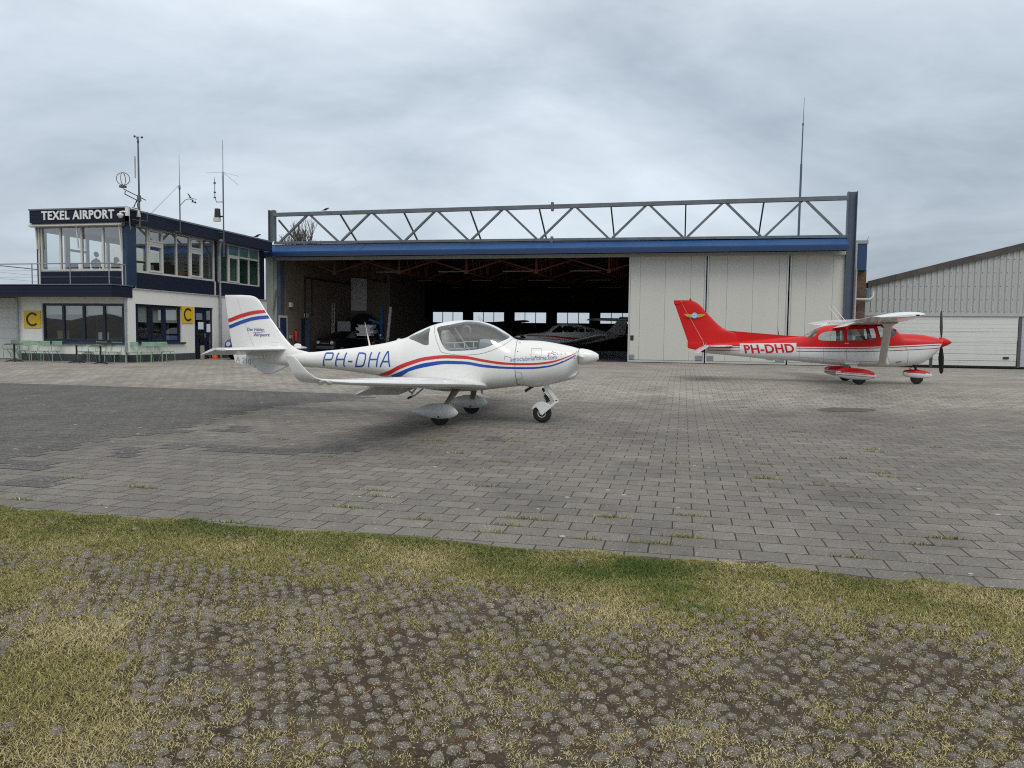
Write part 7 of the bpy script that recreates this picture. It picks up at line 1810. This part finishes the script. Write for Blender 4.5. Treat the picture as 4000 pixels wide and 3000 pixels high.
for i in range(13):
    t_ = .05+i*.073; b = MB(); b.beam((q[0][0]+(q[1][0]-q[0][0])*t_,46.8-t_,q[0][1]+(G-q[0][1])*t_),(q[2][0]+(q[3][0]-q[2][0])*t_,46.8-t_,q[2][1]+(G-q[2][1])*t_),.03); b.build('rung', MATS['ladder_alu'], ld)
q = [(-18.282,3.274),(-18.433,0.972)]
b = MB(); b.tube([(q[0][0],46.4,q[0][1]),(q[1][0],46.0,G)], .10, 12); tag(b.build('tube', M('tube_grey', (.62,.62,.66), .5, 0), smooth=50), 'long pale tube standing upright beside the blue hoist', 'tube')
q = [(-19.324,3.376),(-19.464,0.944),(-20.040,2.787),(-19.626,1.783)]
ho = thing('engine_hoist', 'blue steel hoist standing in the hangar', 'hoist', (q[1][0],47.5,G)); m_hb = M('hoist_blue', (.03,.13,.36), .45)
b = MB(); b.box(q[0][0]-.09,47.4,G,q[0][0]+.09,47.6,q[0][1]); b.build('post', m_hb, ho)
b = MB(); b.beam((q[0][0],47.5,q[0][1]-1.2),(q[2][0]-.1,47.3,q[2][1]-.3),.10,.14); b.build('jib', m_hb, ho)
b = MB(); b.beam((q[0][0],47.5,G+.9),(q[2][0]+.1,47.4,q[2][1]-.45),.07); b.build('ram', m_hb, ho)
for s_ in (-1,1):
    b = MB(); b.beam((q[0][0],47.5+s_*.3,G+.1),(q[0][0]-1.3,47.3+s_*.45,G+.08),.10); b.build('leg', m_hb, ho)
q = [(-21.269,1.864)][0]
b = MB(); b.lathe([(.0,-.12),(1.15,-.12),(1.2,0),(1.15,.12),(0,.12)], (q[0],49.0,1.75), (.1,1,0), 40); tag(b.build('cable_reel', M('reel_black', (.012,.012,.013), .6), smooth=30), 'big dark cable reel behind the white boxes in the hangar', 'reel')
# boxes and stacked trays
m_wb = M('carton_white', (.72,.72,.72), .8, var=.1)
q = [(-20.808,1.687),(-20.048,1.695),(-20.809,1.236)]
for i in range(2):
    b = MB(); w_ = (q[1][0]-q[0][0])/2; b.box(q[0][0]+i*w_,45,q[2][1]-.1,q[0][0]+(i+1)*w_-.03,45.5,q[0][1]); b.mat(1); b.box(q[0][0]+i*w_+w_*.42,44.995,q[2][1]-.1,q[0][0]+i*w_+w_*.5,45.505,q[0][1]+.003)
    tag(b.build('carton', [m_wb, MATS['cable_grey']], bevel=.01), ['white carton behind the motorcycle, the one beside the round mirror', 'white carton behind the motorcycle, the one nearer the stacked trays'][i], 'carton', 'white cartons in the hangar')
q = [(-19.751,1.410),(-18.850,1.421),(-19.750,2.108)]; hz_ = (q[2][1]-q[0][1])/4
rn = random.Random(8)
lb = ['lowest white tray of the stack in the hangar', 'second white tray from the bottom of the stack', 'second white tray from the top of the stack', 'topmost white tray of the stack in the hangar']
for i in range(4):
    dx_ = rn.uniform(-.12,.12); b = MB(); z0 = q[0][1]+i*hz_
    b.box(q[0][0]+dx_,44.6,z0,q[1][0]+dx_,45.2,z0+hz_*.72); b.box(q[0][0]+dx_-.08,44.57,z0+hz_*.72,q[1][0]+dx_+.06,45.23,z0+hz_*.97); tag(b.build('tray', m_wb, bevel=.01), lb[i], 'tray', 'white trays stacked in the hangar')
q = [(-20.090,1.374),(-18.807,1.389)]
tb = thing('workbench', 'dark workbench below the white cartons and trays', 'workbench', (-18,45,G)); b = MB(); b.box(q[0][0]-2.3,44.5,q[0][1]-.16,q[1][0]+.3,45.6,q[0][1]-.10); b.build('top', m_dark, tb)
for x in (q[0][0]-2.2,q[1][0]+.2):
    b = MB(); b.box(x-.05,44.6,G,x+.05,45.5,q[0][1]-.16); b.build('leg', m_dark, tb)
# little black car facing out, motorcycle
def car(name, label, loc, rz, paint, L=3.6, Wd=1.6, Hh=1.45, van=False, glassm=None):
    r = thing(name, label, 'car', (0,0,0))
    prof = [(-L/2,.35),(-L/2,.62),(-L/2+.06,.80),(-L/2+.25,.90),(-L/2+.85,.99),(-L/2+1.35,Hh-.12),(-L/2+1.75,Hh),(L/2-.75,Hh-.02),(L/2-.25,Hh-.20),(L/2-.06,1.0),(L/2,.7),(L/2,.35)] if not van else \
           [(-L/2,.35),(-L/2,.60),(-L/2+.05,.85),(-L/2+.30,1.0),(-L/2+.85,1.12),(-L/2+1.40,Hh-.12),(-L/2+1.75,Hh),(L/2-.25,Hh),(L/2-.08,Hh-.25),(L/2,1.0),(L/2,.35)]
    b = MB(); ys = np.linspace(-1,1,11)
    rings = []
    for y in ys:
        k = abs(y)
        ring = []
        for x, z in prof:
            inset = (.10*max(0,(z-.95))/(Hh-.95)) if z > .95 else 0
            ring.append((x*(1-.05*k**4), y*(Wd/2-inset), z-.05*k**4*(z > .8)))
        rings.append(ring+[(L/2*.97,y*Wd/2*.96,.24),(-L/2*.97,y*Wd/2*.96,.24)])
    b.loft(rings); bd = b.build('body', paint, r, smooth=35)
    g = MB(); a, c = prof[4], prof[5]
    g.add([(a[0]+.02,-Wd*.40,a[1]+.05),(a[0]+.02,Wd*.40,a[1]+.05),(c[0]+.03,Wd*.37,c[1]-.0),(c[0]+.03,-Wd*.37,c[1]-.0)], [(0,1,2,3)])
    g.v = [(v[0]-.05, v[1], v[2]+.03) for v in g.v]; g.build('windscreen', glassm or MATS['dark_pane'], bd, fix=False)
    for s_ in (-1,1):
        g = MB(); g.add([(-L/2+1.05,s_*(Wd/2+.004),1.02),(L/2-.4,s_*(Wd/2+.004),1.02),(L/2-.6,s_*(Wd/2-.07),Hh-.16),(-L/2+1.55,s_*(Wd/2-.07),Hh-.16)], [(0,1,2,3)]); g.build('side_window', MATS['dark_pane'], bd, fix=False)
        h = MB(); h.lathe([(0,.0),(.105,.0),(.11,-.04),(.09,-.09)], (-L/2-.005,s_*Wd*.36,.74), (-1,0,0), 18); h.build('headlight', M('headlight_lens', (.62,.64,.66), .15), bd, smooth=30)
        m_ = MB(); m_.ball((-L/2+1.05,s_*(Wd/2+.11),1.08), (.07,.11,.09)); m_.tube([(-L/2+1.05,s_*Wd/2*.95,1.04),(-L/2+1.05,s_*(Wd/2+.1),1.06)], .03, 6); m_.build('mirror', m_dark, bd, smooth=60)
        for x in (-L/2+.68,L/2-.62):
            w_ = MB(); w_.lathe([(.10,-.08),(.26,-.09),(.295,-.06),(.295,.06),(.26,.09),(.10,.08)], (x,s_*(Wd/2-.09),.295), (0,1,0), 24); o_ = w_.build('wheel', m_tyre, r, smooth=50)
            w_ = MB(); w_.lathe([(0,.05),(.05,.075),(.17,.08),(.18,.05),(.0,.0)], (x,s_*(Wd/2-.06),.295), (0,s_,0), 18); w_.build('rim', m_alum, o_, smooth=40)
    bp = MB(); bp.box(-L/2-.05,-Wd*.44,.34,-L/2+.10,Wd*.44,.54); bp.build('bumper', M('bumper_grey', (.10,.11,.13), .6), bd, bevel=.03)
    gr_ = MB(); gr_.box(-L/2-.03,-Wd*.2,.66,-L/2+.02,Wd*.2,.73); gr_.build('grille', m_alum if not van else m_dark, bd)
    r.location = loc; r.rotation_euler = (0,0,rz); return r
p = [(-20.494,40.777)][0]
car('parked_car', 'small black car facing out of the hangar with round headlights', (-20.6,44.5,G), R(72), M('car_black', (.010,.010,.012), .25, coat=.4), 3.4, 1.55, 1.45)
vp = [(-20.497,32.079)][0]
car('parked_van', 'blue van parked beside the office, mostly hidden by the white tail fin', (-20.75,34.6,G), R(95), M('van_blue', (.03,.06,.28), .3, coat=.4), 3.4, 1.6, 1.58, True)
mo = thing('motorcycle', 'dark motorcycle with a red tail light and yellow plate in the hangar', 'motorcycle', (0,0,0))
for x in (-.72,.72):
    b = MB(); b.lathe([(.22,-.05),(.29,-.06),(.32,0),(.29,.06),(.22,.05)], (x,0,.32), (0,1,0), 26); b.build('wheel', m_tyre, mo, smooth=50)
b = MB(); b.ball((.1,0,.78), (.34,.15,.16)); b.box(-.25,-.14,.35,.3,.14,.66); b.build('engine', m_dark, mo, smooth=50)
b = MB(); b.ball((-.45,0,.84), (.42,.14,.09)); b.build('saddle', m_rubber, mo, smooth=60)
b = MB(); b.tube([(.72,.1,.32),(.5,.1,.95)], .025, 8); b.tube([(.72,-.1,.32),(.5,-.1,.95)], .025, 8); b.tube([(.38,-.36,1.02),(.5,-.15,1.05),(.5,.15,1.05),(.38,.36,1.02)], .016, 8); b.build('handlebar', m_alum, mo, smooth=50)
b = MB(); b.ball((.40,.34,1.22), (.03,.09,.08)); b.tube([(.40,.3,1.03),(.40,.33,1.18)], .01, 6); b.build('mirror', m_alum, mo, smooth=60)
b = MB(); b.ball((-.93,0,.78), (.05,.12,.05)); b.build('tail_light', M('tail_red', (.5,.02,.02), .3), mo, smooth=60)
b = MB(); b.box(-1.02,-.11,.50,-1.0,.11,.64); b.build('number_plate', M('plate_yellow', (.62,.34,.02), .5), mo)
b = MB(); b.box(-.95,-.24,.5,-.45,.24,.72); b.build('pannier', m_dark, mo, bevel=.03)
p = [(-20.517,43.958)][0]; mo.location = (-17.9,43.9,G); mo.rotation_euler = (0,0,R(80))
# banner low on the right of the dark car area
# wooden post and cone by the office door
q = [(-22.335,32.530)][0]; b = MB(); b.box(q[0]-.07,q[1]-.07,G,q[0]+.07,q[1]+.07,G+.66); tag(b.build('bollard', M('post_wood', (.30,.275,.26), .85, var=.2), bevel=.015), 'stubby pale wooden post in front of the navy office door', 'bollard')
q = [(-22.459,33.744)][0]; co = thing('traffic_cone', 'orange traffic cone beside the navy office door', 'cone', (q[0],q[1],G))
b = MB(); b.lathe([(.13,.03),(.03,.42),(.0,.43)], (q[0],q[1],G), n=20); b.build('body', M('cone_orange', (.75,.11,.015), .5), co, smooth=40)
b = MB(); b.box(q[0]-.18,q[1]-.18,G,q[0]+.18,q[1]+.18,G+.03); b.build('base', MATS['cone_orange'], co, bevel=.01)
